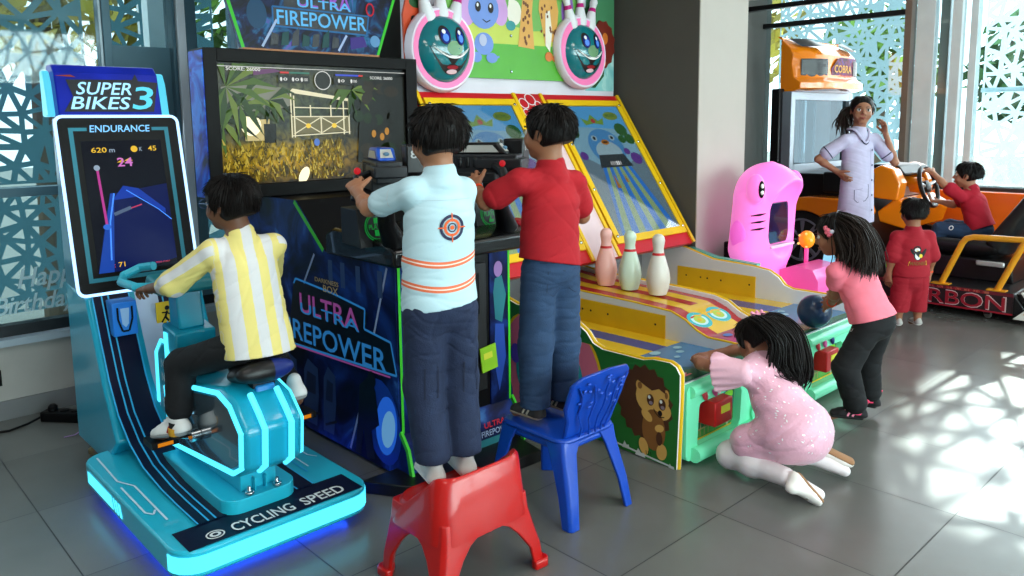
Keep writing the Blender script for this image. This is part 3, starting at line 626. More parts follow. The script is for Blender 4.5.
b = MB(); b.tube([(-3.98, 0.865, 0.004), (-3.97, 0.91, 0.006), (-4.0, 0.95, 0.012)], 0.005, M('purple ribbon', (150, 110, 165), 0.6), 6, flat=0.3); tag(b.build('ribbon'), 'scrap of purple ribbon on the floor behind the cycling game', 'ribbon')
b = MB(); b.box((WX, 0.64, 0.175), (WX + 0.012, 0.72, 0.255), black); b.box((WX + 0.012, 0.655, 0.19), (WX + 0.014, 0.705, 0.24), M('socket face', (34, 34, 36), 0.5)); tag(b.build('wall_socket', bevel=0.003), 'square black wall socket low under the window sill', 'socket')
# ------------------------------------------------------------------ shooting game
def print_mat(name, stops, scale=3.0, dist=1.0, emit=0.0, rough=0.35, kind='noise'):
    """Printed artwork: a noise pattern run through colour stops (procedural)."""
    if name in _mc: return _mc[name]
    m = bpy.data.materials.new(name); m.use_nodes = True; nt = m.node_tree; b = nt.nodes['Principled BSDF']; L = nt.links.new
    tc = nt.nodes.new('ShaderNodeTexCoord'); nz = nt.nodes.new('ShaderNodeTexNoise' if kind == 'noise' else 'ShaderNodeTexVoronoi')
    nz.inputs['Scale'].default_value = scale
    if kind == 'noise': nz.inputs['Detail'].default_value = 6; nz.inputs['Distortion'].default_value = dist
    L(tc.outputs['Object'], nz.inputs['Vector']); r = nt.nodes.new('ShaderNodeValToRGB'); L(nz.outputs['Fac' if kind == 'noise' else 'Distance'], r.inputs[0])
    e = r.color_ramp.elements
    while len(e) < len(stops): e.new(0.5)
    for q, (p, c) in zip(e, stops): q.position = p; q.color = lin(c) + (1,)
    L(r.outputs[0], b.inputs['Base Color']); b.inputs['Roughness'].default_value = rough; b.inputs['Specular IOR Level'].default_value = 0.15
    if emit:
        L(r.outputs[0], b.inputs['Emission Color']); b.inputs['Emission Strength'].default_value = emit
        if emit > 0.4:
            d_ = nt.nodes.new('ShaderNodeMix'); d_.data_type = 'RGBA'; d_.inputs['Factor'].default_value = 0.8; L(r.outputs[0], d_.inputs[6]); d_.inputs[7].default_value = (0.01, 0.01, 0.01, 1); L(d_.outputs[2], b.inputs['Base Color'])
    _mc[name] = m
    return m
art = print_mat('night city print', [(0.36, (5, 10, 30)), (0.5, (12, 24, 72)), (0.62, (26, 56, 128)), (0.75, (70, 130, 200))], 3.2, 1.5, 0.0, 0.35)
green = M('green edge trim', (60, 190, 40), 0.4); cyl = E('cyan lettering', (50, 140, 215), 0.42); pkl = E('magenta lettering', (180, 90, 175), 0.34); dkp = M('dark print', (6, 8, 22), 0.35)
gm = thing('shooting_arcade_game', (-3.1, 2.02, 0), 'black and blue shooting arcade game with a wide screen and two mounted guns', 'arcade game')
GY0, GY1 = 1.72, 2.33
prof = [(-3.85, 0.02), (-2.56, 0.02), (-2.50, 0.20), (-2.50, 0.88), (-3.03, 0.88), (-3.27, 1.09), (-3.85, 1.09)]
b = MB(); b.prism(prof, 'y', GY0 + 0.004, GY1 - 0.004, M('gun cabinet black', (10, 10, 13), 0.45, spec=0.2)); cab = b.build('cabinet', gm, bevel=0.004)
for s_, y in ((-1, GY0), (1, GY1)):
    b = MB(); b.prism(prof, 'y', y, y + 0.004 * -s_, art); a = Fr(b, V3((-3.85, y + 0.0005 * s_, 0)), (1, 0, 0), (0, 0, 1), (0, s_, 0)); X = lambda v: v + 3.85
    gl = M('grey line print', (150, 165, 200), 0.4)
    for p, q in (((-2.552, 0.869), (-2.661, 0.578)), ((-2.726, 0.372), (-2.875, 0.03)), ((-3.118, 0.86), (-3.226, 0.713))): a.li([(X(p[0]), p[1]), (X(q[0]), q[1])], 0.012, gl)
    a.po([(X(-3.40), 0.43), (X(-3.32), 0.715), (X(-2.98), 0.70), (X(-2.70), 0.665), (X(-2.72), 0.585), (X(-2.54), 0.565), (X(-2.50), 0.44), (X(-3.38), 0.405)], dkp, 1)
    a.li([(X(-3.32), 0.70), (X(-3.30), 0.725), (X(-2.98), 0.705), (X(-2.72), 0.675), (X(-2.73), 0.59), (X(-2.54), 0.57), (X(-2.505), 0.44), (X(-3.36), 0.405)], 0.010, cyl, 2)
    a.li([(X(-3.36), 0.398), (X(-2.55), 0.425)], 0.008, pkl, 2)
    a.tx('ULTRA', X(-3.27), 0.572, 0.50, 0.092, pkl, 3); a.tx('ULTRA', X(-3.265), 0.568, 0.50, 0.05, cyl, 4)
    a.tx('FIREPOWER', X(-3.47), 0.432, 0.90, 0.098, cyl, 3); a.tx('BOX', X(-3.05), 0.70, 0.125, 0.032, M('gold lettering', (190, 160, 110), 0.4), 3); a.tx('DARKNESS', X(-3.12), 0.738, 0.2, 0.02, M('gold lettering'), 3)
    # soldiers in silhouette and pale gun flashes
    bl = E('bright blue print', (40, 110, 235), 0.55); a.el(X(-2.62), 0.22, 0.13, 0.18, M('mid blue print', (20, 60, 160), 0.4), 1, 0.2); a.el(X(-2.575), 0.20, 0.045, 0.085, E('pale blue print', (120, 190, 245), 0.5), 3, -0.3); a.el(X(-2.59), 0.21, 0.075, 0.13, bl, 2, -0.2)
    a.po([(X(-2.83), 0.03), (X(-2.80), 0.2), (X(-2.78), 0.34), (X(-2.70), 0.40), (X(-2.66), 0.34), (X(-2.64), 0.20), (X(-2.70), 0.16), (X(-2.68), 0.04), (X(-2.74), 0.03), (X(-2.76), 0.15), (X(-2.79), 0.03)], dkp, 4); a.el(X(-2.685), 0.385, 0.03, 0.036, dkp, 5)
    for x, w in ((-3.5, 0.17), (-3.28, 0.15), (-3.1, 0.12)):
        a.po([(X(x), 0.05), (X(x + 0.02), 0.30), (X(x + 0.06), 0.36), (X(x + w), 0.33), (X(x + w), 0.2), (X(x + w - 0.03), 0.05)], M('steel blue print', (44, 66, 110), 0.4), 2); a.po([(X(x + 0.03), 0.20), (X(x + 0.05), 0.3), (X(x + w - 0.02), 0.29), (X(x + w - 0.03), 0.2)], M('dark steel print', (20, 32, 66), 0.4), 3); a.li([(X(x + 0.02), 0.08), (X(x + w), 0.12)], 0.012, dkp, 3)
    for x in (-3.0, -2.9, -2.78, -2.62): a.re(X(x), 0.74, X(x + 0.035), 0.85, M('steel blue print'), 2)
    a.li([(X(-3.28), 1.085), (X(-3.035), 0.885)], 0.022, green, 3)
    b.build('side_panel', cab, smooth=0)
# front: coin doors, art strips, lime tag, kick plate
b = MB(); b.box((-2.50, GY0 + 0.10, 0.28), (-2.488, GY1 - 0.15, 0.84), M('coin door black', (20, 20, 23), 0.45)); b.box((-2.488, GY0 + 0.13, 0.62), (-2.482, GY1 - 0.19, 0.80), black); b.lathe([(0.016, 0), (0.016, 0.006), (0.008, 0.007)], (-2.488, 2.11, 0.50), (1, 0, 0), chrome, 12); b.build('coin_door', cab, bevel=0.004)
for y0 in (GY0 + 0.006, GY1 - 0.125):
    b = MB(); b.box((-2.501, y0, 0.20), (-2.494, y0 + 0.115, 0.875), art); a = Fr(b, V3((-2.494, y0, 0.2)), (0, 1, 0), (0, 0, 1), (1, 0, 0))
    a.el(0.05, 0.60, 0.025, 0.035, M('violet helmet', (150, 110, 170), 0.4)); a.po([(0.02, 0.50), (0.03, 0.56), (0.07, 0.57), (0.095, 0.48), (0.07, 0.36), (0.03, 0.38)], M('teal armour', (30, 110, 120), 0.4)); a.po([(0.03, 0.36), (0.08, 0.35), (0.09, 0.2), (0.05, 0.05), (0.02, 0.2)], M('blue armour', (30, 70, 160), 0.4)); a.re(0.0 if y0 < 2 else 0.105, 0, 0.012 if y0 < 2 else 0.117, 0.675, green, 3); b.build('front_art_strip', cab, smooth=0)
b = MB(); b.obox((-2.478, 2.18, 0.42), (0, 1, 0.12), (1, 0, 0), (0, -0.12, 1), (0.045, 0.003, 0.055), M('lime card', (150, 205, 30), 0.5)); a = Fr(b, V3((-2.4745, 2.18, 0.42)), (0, 1, 0.12), (0, -0.12, 1), (1, 0, 0)); a.re(-0.03, 0.0, 0.02, 0.028, M('yellow note', (225, 225, 60), 0.5)); tag(b.build('tag_card', smooth=0), 'lime green card hanging on the black front of the shooting game', 'card')
b = MB(); b.prism([(-2.56, 0.02), (-2.43, 0.02), (-2.45, 0.14), (-2.50, 0.20)], 'y', GY0, GY1, art); a = Fr(b, V3((-2.435, GY0, 0.05)), (0, 1, 0), (-0.13, 0, 0.99)); a.tx('ULTRA', 0.40, 0.075, 0.12, 0.025, E('red lettering', (220, 60, 80), 0.5)); a.tx('FIREPOWER', 0.38, 0.04, 0.18, 0.026, M('grey line print')); a.re(0.2, -0.01, 0.55, 0.03, M('teal armour'))
for y in (GY0 - 0.004, GY1 - 0.008): b.prism([(-2.425, 0.01), (-2.41, 0.03), (-2.44, 0.15), (-2.49, 0.215), (-2.50, 0.20), (-2.455, 0.14), (-2.43, 0.02)], 'y', y, y + 0.012, green)
b.build('kick_panel', cab, smooth=0)
b = MB(); b.prism([(-2.53, 1.722), (-2.535, 1.55), (-2.38, 1.645), (-2.26, 1.75), (-2.24, 2.26), (-2.44, 2.30), (-2.53, 1.9)], 'z', 0.0, 0.05, M('base plate black', (10, 10, 12), 0.4)); b.box((-2.44, 1.66, 0.02), (-2.43, 1.67, 0.028), chrome); b.build('base_plate', gm, bevel=0.004)
# console on top
b = MB(); b.prism([(-2.97, 0.88), (-2.455, 0.88), (-2.455, 0.945), (-2.53, 0.975), (-2.90, 1.0), (-2.97, 0.97)], 'y', GY0 - 0.03, GY1 + 0.10, M('console black', (12, 12, 14), 0.25, coat=0.25)); cs = b.build('console', gm, bevel=0.012)
for y, s_ in ((1.74, -1), (2.34, 1)):
    b = MB(); b.prism([(-2.74, 0.96), (-2.60, 0.95), (-2.625, 1.10), (-2.74, 1.105)], 'y', y - 0.105, y + 0.065, M('player box', (26, 27, 29), 0.4)); a = Fr(b, V3((-2.7195, y + 0.05, 1.02)), (0, 1, 0), (-0.164, 0, 0.986), (0.986, 0, 0.164)); a.o = V3((-2.6115, y - 0.02, 1.027)); pg = E('player green', (30, 170, 70), 0.5)
    a.ring(0, 0, 0.058, 0.058, 0.004, pg); a.ring(0, 0, 0.050, 0.050, 0.003, pg); a.tx('1' if s_ < 0 else '2', -0.014, -0.036, 0.028, 0.072, pg, 2); a.re(-0.042, -0.012, 0.042, 0.014, M('player box'), 3); a.tx('PLAYER', -0.040, -0.009, 0.08, 0.02, pg, 4); b.build('player_box', cs, bevel=0.003)
    b = MB(); b.tube([(-2.52, y + 0.0, 0.965), (-2.50, y - 0.05, 1.05), (-2.46, y - 0.08, 1.18) if s_ < 0 else (-2.38, y - 0.20, 1.18)], [0.05, 0.035, 0.03], black, 14); b.build('gun_post', cs, bevel=0.008)
    b = MB(); b.lathe([(0.03, 0), (0.03, 0.015), (0.02, 0.025)], (-2.56, y + 0.10, 0.972), (0.3, 0, 1), E('red start button', (200, 30, 50), 0.3), 14); b.build('start_button', cs)
# wide screen
tv = -3.50
b = MB(); Y0, Y1, Z0, Z1 = 1.43, 2.592, 1.095, 1.775; bzm = M('matt black bezel', (10, 9, 9), 0.5, spec=0.12)
for y0, y1, z0, z1 in ((Y0, Y0 + 0.062, Z0, Z1), (Y1 - 0.07, Y1, Z0, Z1), (Y0 + 0.062, Y1 - 0.07, Z1 - 0.058, Z1), (Y0 + 0.062, Y1 - 0.07, Z0, Z0 + 0.062)): b.box((tv - 0.05, y0, z0), (tv, y1, z1), bzm)
b.box((tv - 0.16, Y0 + 0.004, Z0), (tv - 0.05, Y1 - 0.004, Z1), bzm); tvo = b.build('screen_housing', gm, smooth=0, bevel=0.003)
b = MB(); b.box((tv - 0.155, Y0 - 0.004, Z0 + 0.01), (tv - 0.004, Y0, Z1 - 0.01), print_mat('blue side print', [(0.35, (10, 20, 60)), (0.5, (20, 60, 190)), (0.65, (40, 130, 235))], 5, 2.0)); b.build('side_print', tvo, smooth=0)
SY0, SY1, SZ0, SZ1 = Y0 + 0.062, Y1 - 0.07, Z0 + 0.062, Z1 - 0.058
# the jungle picture on the screen
def scene_mat():
    m = bpy.data.materials.new('jungle game picture'); m.use_nodes = True; nt = m.node_tree; b = nt.nodes['Principled BSDF']; L = nt.links.new
    tc = nt.nodes.new('ShaderNodeTexCoord'); mp = nt.nodes.new('ShaderNodeMapping'); L(tc.outputs['Generated'], mp.inputs[0]); sp = nt.nodes.new('ShaderNodeSeparateXYZ'); L(mp.outputs[0], sp.inputs[0])
    nz = nt.nodes.new('ShaderNodeTexNoise'); nz.inputs['Scale'].default_value = 26; nz.inputs['Detail'].default_value = 8; nz.inputs['Distortion'].default_value = 0.8; L(tc.outputs['Object'], nz.inputs['Vector'])
    gz = nt.nodes.new('ShaderNodeValToRGB'); L(sp.outputs[2], gz.inputs[0]); e = gz.color_ramp.elements
    st = [(0.0, (60, 46, 10)), (0.14, (150, 120, 20)), (0.26, (168, 142, 34)), (0.36, (92, 84, 26)), (0.46, (48, 52, 24)), (0.60, (44, 58, 34)), (0.80, (70, 76, 60)), (1.0, (40, 44, 36))]
    while len(e) < len(st): e.new(0.5)
    for q, (p, c) in zip(e, st): q.position = p; q.color = lin(c) + (1,)
    gy = nt.nodes.new('ShaderNodeValToRGB'); L(sp.outputs[1], gy.inputs[0]); e = gy.color_ramp.elements
    st = [(0.0, (180, 180, 150)), (0.2, (255, 255, 230)), (0.45, (235, 230, 200)), (0.62, (170, 165, 140)), (0.8, (64, 60, 50)), (1.0, (40, 38, 36))]
    while len(e) < len(st): e.new(0.5)
    for q, (p, c) in zip(e, st): q.position = p; q.color = lin(c) + (1,)
    m1 = nt.nodes.new('ShaderNodeMix'); m1.data_type = 'RGBA'; m1.blend_type = 'MULTIPLY'; m1.inputs['Factor'].default_value = 1; L(gz.outputs[0], m1.inputs[6]); L(gy.outputs[0], m1.inputs[7])
    r2 = nt.nodes.new('ShaderNodeValToRGB'); L(nz.outputs['Fac'], r2.inputs[0]); r2.color_ramp.elements[0].position = 0.36; r2.color_ramp.elements[0].color = (0.12, 0.12, 0.10, 1); r2.color_ramp.elements[1].position = 0.66; r2.color_ramp.elements[1].color = (1.6, 1.55, 1.2, 1)
    m2 = nt.nodes.new('ShaderNodeMix'); m2.data_type = 'RGBA'; m2.blend_type = 'MULTIPLY'; m2.inputs['Factor'].default_value = 1; m2.clamp_result = False; L(m1.outputs[2], m2.inputs[6]); L(r2.outputs[0], m2.inputs[7])
    b.inputs['Base Color'].default_value = (0.006, 0.006, 0.006, 1); b.inputs['Roughness'].default_value = 0.2; b.inputs['Specular IOR Level'].default_value = 0.12; L(m2.outputs[2], b.inputs['Emission Color']); b.inputs['Emission Strength'].default_value = 1.15
    return m
b = MB(); b.box((tv - 0.03, SY0, SZ0), (tv - 0.025, SY1, SZ1), scene_mat()); scn = b.build('screen', tvo, smooth=0)
b = MB(); w_, h_ = SY1 - SY0, SZ1 - SZ0; a = Fr(b, V3((tv - 0.0245, SY0, SZ0)), (0, 1, 0), (0, 0, 1), (1, 0, 0))
def g(x, y): return (x * w_, y * h_)
Ew = E('pale timber glow', (236, 228, 190), 0.9); Es = E('screen sky', (140, 142, 126), 0.7); rnd = random.Random(5)
a.po([g(0.02, 0.62), g(0.24, 0.60), g(0.36, 0.66), g(0.33, 0.80), g(0.16, 0.84), g(0.02, 0.80)], Es, 1)
a.po([g(0.12, 0.36), g(0.24, 0.36), g(0.24, 0.54), g(0.12, 0.53)], E('hut glow', (216, 196, 130), 0.8), 2); a.el(*g(0.15, 0.49), 0.05, 0.05, E('sun flare', (255, 246, 200), 1.3), 3); a.re(*g(0.21, 0.34), *g(0.27, 0.50), E('dark crate', (24, 24, 18), 0.6), 4); a.po([g(0.35, 0.41), g(0.66, 0.43), g(0.66, 0.56), g(0.35, 0.56)], E('fence haze', (140, 132, 90), 0.55), 2)
for p in (((0.35, 0.38), (0.35, 0.78)), ((0.365, 0.38), (0.365, 0.74)), ((0.66, 0.40), (0.66, 0.72)), ((0.63, 0.40), (0.63, 0.70)), ((0.35, 0.395), (0.665, 0.42)), ((0.35, 0.56), (0.66, 0.56)), ((0.365, 0.64), (0.66, 0.63)), ((0.36, 0.41), (0.50, 0.55)), ((0.50, 0.42), (0.37, 0.55)), ((0.51, 0.42), (0.64, 0.55)), ((0.64, 0.43), (0.51, 0.55)), ((0.505, 0.41), (0.505, 0.56)), ((0.45, 0.56), (0.45, 0.66)), ((0.56, 0.56), (0.56, 0.66))): a.li([g(*q) for q in p], 0.007 if p[0][0] == p[1][0] else 0.005, Ew, 5)
a.po([g(0.34, 0.765), g(0.67, 0.695), g(0.67, 0.72), g(0.36, 0.80)], Ew, 6)
for q in ((0.435, 0.48), (0.575, 0.48)): a.el(*g(*q), 0.014, 0.012, E('yellow lamp', (240, 200, 60), 1.0), 7)
pm = [E('palm leaf %d' % i, c, 1.1) for i, c in enumerate(((34, 58, 16), (62, 90, 24), (20, 36, 12), (92, 112, 38)))]
for cx, cy, n_, ln in ((0.04, 0.80, 11, 0.26), (0.10, 0.66, 9, 0.20), (0.0, 0.55, 9, 0.22), (0.24, 0.70, 8, 0.14), (0.68, 0.80, 8, 0.16)):
    for i in range(n_):
        t = -2.6 + i * 0.42 + rnd.uniform(-.1, .1); x, y = g(cx, cy); ex, ey = x + math.cos(t) * ln, y + math.sin(t) * ln * 0.9; mx, my = (x + ex) / 2 + rnd.uniform(-.01, .01), (y + ey) / 2 + 0.03
        ex = min(max(ex, 0.003), w_); ey = min(max(ey, 0.003), h_ - 0.01); mx = min(max(mx, 0.003), w_); my = min(my, h_ - 0.01)
        a.po([(x, y), (mx + 0.016 * math.sin(t), my - 0.016 * math.cos(t)), (ex, ey), (mx - 0.016 * math.sin(t), my + 0.016 * math.cos(t))], rnd.choice(pm), 8)
ym = [E('grass clump %d' % i, c, 0.9) for i, c in enumerate(((150, 126, 22), (104, 88, 18), (190, 166, 60), (66, 58, 14)))]
for _ in range(520):
    x, y = rnd.uniform(0.015, 0.62), rnd.uniform(0.01, 0.33); px_, pz_ = g(x, y); r_ = rnd.uniform(0.003, 0.006); k_ = rnd.uniform(-0.012, 0.012); t_ = rnd.uniform(0.012, 0.03)
    a.po([(px_ - r_, pz_), (px_ + k_ - 0.001, pz_ + t_), (px_ + k_ + 0.001, pz_ + t_), (px_ + r_, pz_)], rnd.choice(ym), 9)
dm = E('dark jungle', (22, 22, 16), 0.7); a.po([g(0.70, 0.14), g(0.998, 0.10), g(0.998, 0.93), g(0.74, 0.90)], dm, 7)
for _ in range(40):
    x, y = rnd.uniform(0.70, 0.99), rnd.uniform(0.15, 0.88); a.el(*g(x, y), min(rnd.uniform(0.02, 0.05), (1 - x) * w_), 0.03, rnd.choice([dm, dm, pm[2], E('dark jungle brown', (44, 34, 20), 0.7)]), 8, n=9)
for x, y in ((0.80, 0.40), (0.85, 0.37), (0.88, 0.42)): a.el(*g(x, y), 0.014, 0.02, E('campfire', (190, 130, 40), 0.8), 10)
a.el(*g(0.40, 0.05), 0.025, 0.045, E('sun flare'), 10, -0.5); a.el(*g(0.475, 0.335), 0.016, 0.018, E('blue marker', (80, 120, 200), 0.9), 10)
hud = E('hud plate', (40, 40, 36), 0.6); wt = E('hud lettering', (220, 220, 215), 1.0)
a.re(*g(0.0, 0.965), *g(1, 0.97), wt, 10); a.re(*g(0.29, 0.845), *g(0.45, 0.91), hud, 10); a.re(*g(0.58, 0.84), *g(0.75, 0.90), hud, 10); a.el(*g(0.52, 0.875), 0.045, 0.045, hud, 10); a.ring(*g(0.52, 0.875), 0.046, 0.046, 0.004, wt, 11)
a.re(*g(0.30, 0.925), *g(0.345, 0.94), E('red bar', (210, 50, 50), 0.9), 11); a.re(*g(0.345, 0.925), *g(0.45, 0.94), E('teal bar', (60, 130, 110), 0.7), 11); a.re(*g(0.59, 0.92), *g(0.72, 0.935), E('blue bar', (60, 80, 210), 0.9), 11); a.re(*g(0.72, 0.92), *g(0.745, 0.935), E('red bar'), 11)
a.po([g(0.17, 0.90), g(0.31, 0.94), g(0.27, 0.96), g(0.17, 0.95)], E('violet banner', (120, 70, 120), 0.6), 9)
a.tx('SCORE: 26000', 0.045, h_ * 0.935, 0.165, 0.016, wt, 12); a.tx('SCORE: 26000', w_ - 0.22, h_ * 0.90, 0.14, 0.015, wt, 12)
for i, (t, x) in enumerate((('0', 0.325), ('0', 0.385), ('100', 0.43), ('0', 0.63), ('100', 0.70))): a.tx(t, x * w_ - 0.01, h_ * 0.865, 0.02, 0.014, wt, 12); a.el(x * w_ - 0.022, h_ * 0.877, 0.006, 0.01, wt, 12)
b.build('game_picture', scn, smooth=0, merge=False)
# marquee over the screen
b = MB(); mp_ = [(1.645, 1.79), (2.385, 1.79), (2.62, 2.42), (1.46, 2.42)]
b.prism(mp_, 'x', tv - 0.10, tv - 0.06, print_mat('space print', [(0.36, (3, 5, 16)), (0.52, (10, 24, 62)), (0.64, (20, 84, 124)), (0.76, (96, 50, 146))], 7, 2.5, 0.25)); a = Fr(b, V3((tv - 0.06, 0, 0)), (0, 1, 0), (0, 0, 1), (1, 0, 0))
a.po([(1.80, 1.90), (2.32, 1.89), (2.34, 1.98), (2.2, 2.0), (2.2, 2.1), (1.86, 2.1), (1.86, 1.99), (1.80, 1.985)], dkp); a.li([(1.80, 1.90), (2.32, 1.888), (2.335, 1.985), (1.80, 1.99), (1.80, 1.90)], 0.008, cyl, 2); a.tx('FIREPOWER', 1.82, 1.908, 0.50, 0.070, E('marquee cyan', (90, 180, 235), 1.0), 3); a.tx('ULTRA', 1.93, 1.998, 0.30, 0.085, E('marquee violet', (150, 90, 200), 0.9), 3); a.tx('ULTRA', 1.93, 1.998, 0.30, 0.04, E('marquee cyan'), 4)
a.ring(2.345, 2.02, 0.026, 0.034, 0.008, E('red ring', (200, 30, 50), 0.8), 3); a.li([(1.74, 1.80), (1.82, 1.93)], 0.012, M('grey line print'), 3); a.li([(2.15, 1.80), (2.20, 1.88)], 0.012, M('grey line print'), 3)
for k in range(7):
    x = 1.78 + k * 0.055; a.po([(x, 1.81), (x + 0.04, 1.815), (x + 0.045, 1.86 + 0.02 * (k % 3)), (x + 0.01, 1.87)], E('teal soldier', (30, 90, 90), 0.5) if k % 2 else dkp, 3)
a.po([(2.22, 1.81), (2.32, 1.83), (2.30, 1.88), (2.22, 1.87)], E('violet craft', (70, 50, 150), 0.6), 3); a.el(2.37, 1.86, 0.03, 0.03, E('pale blue print'), 3); a.el(1.72, 1.95, 0.05, 0.07, E('cyan planet', (40, 90, 130), 0.5), 2)
for p in ((mp_[0], mp_[3]), (mp_[1], mp_[2])): a.li(list(p), 0.016, E('green edge glow', (60, 200, 50), 0.8), 4)
b.box((tv - 0.10, 1.64, 1.775), (tv - 0.05, 2.39, 1.79), M('orange edge', (150, 90, 40), 0.4)); b.build('marquee', gm, smooth=0)

# ---- guns: body runs along local +x (muzzle), origin at the pivot on the post
gunm = M('gun charcoal', (30, 32, 36), 0.42); gunb = M('gun black', (14, 14, 16), 0.35); blue = M('gun blue', (30, 84, 190), 0.3, coat=0.3); silv = M('gun silver', (196, 196, 190), 0.35, 0.2)
def gun(loc, ang, label, frame, side):
    t = thing('light_gun', loc, label, 'toy gun', 'mounted guns of the shooting game'); R = Matrix.Rotation(ang, 3, 'Z'); o = V3(loc)
    def P(x, y, z): return o + R @ (V3((x, y, z)) * 1.08)
    ux, uy_, uz = R @ V3((1, 0, 0)), R @ V3((0, 1, 0)), V3((0, 0, 1))
    def bx(mb, x0, x1, y0, y1, z0, z1, mat): mb.obox(P((x0 + x1) / 2, (y0 + y1) / 2, (z0 + z1) / 2), ux, uy_, uz, ((x1 - x0) * 0.54, (y1 - y0) * 0.54, (z1 - z0) * 0.54), mat)
    b = MB()
    for x0, x1, y, z0, z1 in ((-0.10, 0.20, 0.045, 0.00, 0.075), (-0.12, 0.06, 0.055, 0.02, 0.06), (0.18, 0.30, 0.033, 0.015, 0.065), (-0.02, 0.16, 0.05, -0.03, 0.01)): bx(b, x0, x1, -y, y, z0, z1, gunm)
    for k in range(5): bx(b, 0.02 + k * 0.03, 0.037 + k * 0.03, -0.052, 0.052, 0.025, 0.065, gunb)
    bx(b, -0.04, 0.04, -0.02, 0.02, -0.09, -0.02, gunb); b.build('gun_body', t, bevel=0.006)
    b = MB(); b.tube([P(0.29, 0, 0.04), P(0.33, 0, 0.04)], 0.016, gunb, 12); b.tube([P(0.32, 0, 0.04), P(0.36, 0, 0.04)], 0.022, gunb, 12); b.build('barrel', t)
    b = MB(); q = [(-0.06, 0.075), (-0.02, 0.118), (0.12, 0.118), (0.17, 0.075)]; vs = []
    for y in (-0.032, 0.032): vs += [P(x, y, z) for x, z in q]
    b.add(vs, [(0, 1, 2, 3)[::-1], (4, 5, 6, 7)] + [(i, (i + 1) % 4, 4 + (i + 1) % 4, 4 + i) for i in range(4)], frame); cv = b.build('top_cover', t, bevel=0.008)
    b = MB()
    for y in (-0.0335, 0.0335): b.poly([P(x, y, z) for x, z in [(-0.03, 0.082), (-0.005, 0.108), (0.105, 0.108), (0.135, 0.082)]], silv)
    b.poly([P(x, y, z) for x, y, z in ((-0.052, -0.022, 0.0855), (-0.052, 0.022, 0.0855), (-0.0255, 0.018, 0.114), (-0.0255, -0.018, 0.114))], silv); b.ell(P(-0.042, 0, 0.098), (0.012, 0.012, 0.008), M('badge blue', (90, 130, 160), 0.3), 12); b.build('cover_insert', cv, smooth=0)
    b = MB(); bx(b, -0.10, -0.02, side * 0.055, side * 0.15, 0.03, 0.13, gunb)
    a = Fr(b, P(-0.1005, side * 0.1025, 0.095), -uy_, uz, -ux)
    for k in (-0.034, 0.006): a.tx('8', k, -0.012, 0.024, 0.03, E('pale digits', (200, 215, 215), 0.7))
    b.build('ammo_display', t, bevel=0.008)
    for s_ in (-1, 1):
        b = MB(); b.tube([P(-0.02, s_ * 0.05, 0.03), P(-0.06, s_ * 0.10, 0.02), P(-0.085, s_ * 0.115, -0.05)], [0.018, 0.019, 0.018], gunb, 10); hd = b.build('grip', t)
        b = MB(); b.ell(P(-0.062, s_ * 0.102, 0.045), 0.013, E('red thumb button', (230, 40, 50), 0.6), 12); b.build('thumb_button', hd)
gun((-2.45, 1.655, 1.215), PI - 0.42, 'mounted toy gun with a blue top, held by the boy in light blue', blue, -1)
gun((-2.36, 2.12, 1.225), PI + 0.55, 'mounted black toy gun with a silver top, held by the boy in the red tee', gunb, -1)
# ------------------------------------------------------------------ two-lane bowling game
white = M('white laminate', (222, 220, 222), 0.35, var=0.02); yel = M('yellow trim', (232, 184, 20), 0.4); red = M('red board', (190, 24, 34), 0.4)
ygold = M('yellow board', (226, 176, 24), 0.4); lblue = M('lane blue', (20, 72, 160), 0.25, coat=0.3); lyel = M('lane yellow', (240, 196, 44), 0.25, coat=0.3); dgreen = M('deep green print', (40, 112, 44), 0.4, var=0.12, vs=4)
mint = M('mint lit plastic', (112, 208, 168), 0.25, emit=(90, 220, 160), es=0.22, var=0.02)
bw = thing('bowling_arcade_game', (-2.9, 3.48, 0), 'two-lane children\'s bowling arcade game with green hedgehog side, tilted screens and animal header', 'arcade game')
wallp = [(-4.15, 0.04), (-1.79, 0.0), (-1.78, 0.30), (-1.78, 0.405), (-1.80, 0.435), (-1.83, 0.447), (-1.915, 0.443), (-1.965, 0.430), (-2.19, 0.430), (-2.245, 0.447), (-2.285, 0.49), (-2.345, 0.522), (-2.45, 0.535), (-2.74, 0.545), (-2.95, 0.60), (-4.15, 0.62)]
def trim(mb, prof, y0, y1, mat, r=0.007):
    y = (y0 + y1) / 2
    mb.tube([(x, y, z) for x, z in prof], r, mat, 8, flat=1.0)
# left side panel with its painted hedgehog
b = MB(); b.prism(wallp, 'y', 2.595, 2.63, white, cap=dgreen)
a = Fr(b, V3((-2.0, 2.5945, 0)), (1, 0, 0), (0, 0, 1), (0, -1, 0)); br1, br2, tan = M('hedgehog quills', (84, 48, 27), 0.5), M('hedgehog brown', (142, 90, 42), 0.5), M('hedgehog tan', (222, 168, 86), 0.5); ink = M('ink', (24, 14, 10), 0.5)
sp = []
for i in range(36):
    t = 2 * PI * i / 36; r_ = (0.185 if i % 2 else 0.165); cy_ = 0.245
    x = 0.045 + math.cos(t) * r_ * 0.80; z = cy_ + math.sin(t) * r_ * (0.92 if z_ else 1) if (z_ := True) else 0; sp.append((x, z))
a.po(sp, br1, 1)
a.el(0.085, 0.275, 0.085, 0.075, tan, 2); a.el(0.13, 0.235, 0.052, 0.042, tan, 2); a.el(0.022, 0.318, 0.022, 0.026, tan, 2); a.el(0.022, 0.318, 0.012, 0.015, br2, 3); a.el(0.158, 0.305, 0.014, 0.024, tan, 2); a.el(0.158, 0.305, 0.008, 0.014, br2, 3)
a.po([(0.01, 0.34), (0.05, 0.375), (0.10, 0.368), (0.15, 0.335), (0.155, 0.31), (0.12, 0.325), (0.085, 0.31), (0.045, 0.325)], br1, 3)
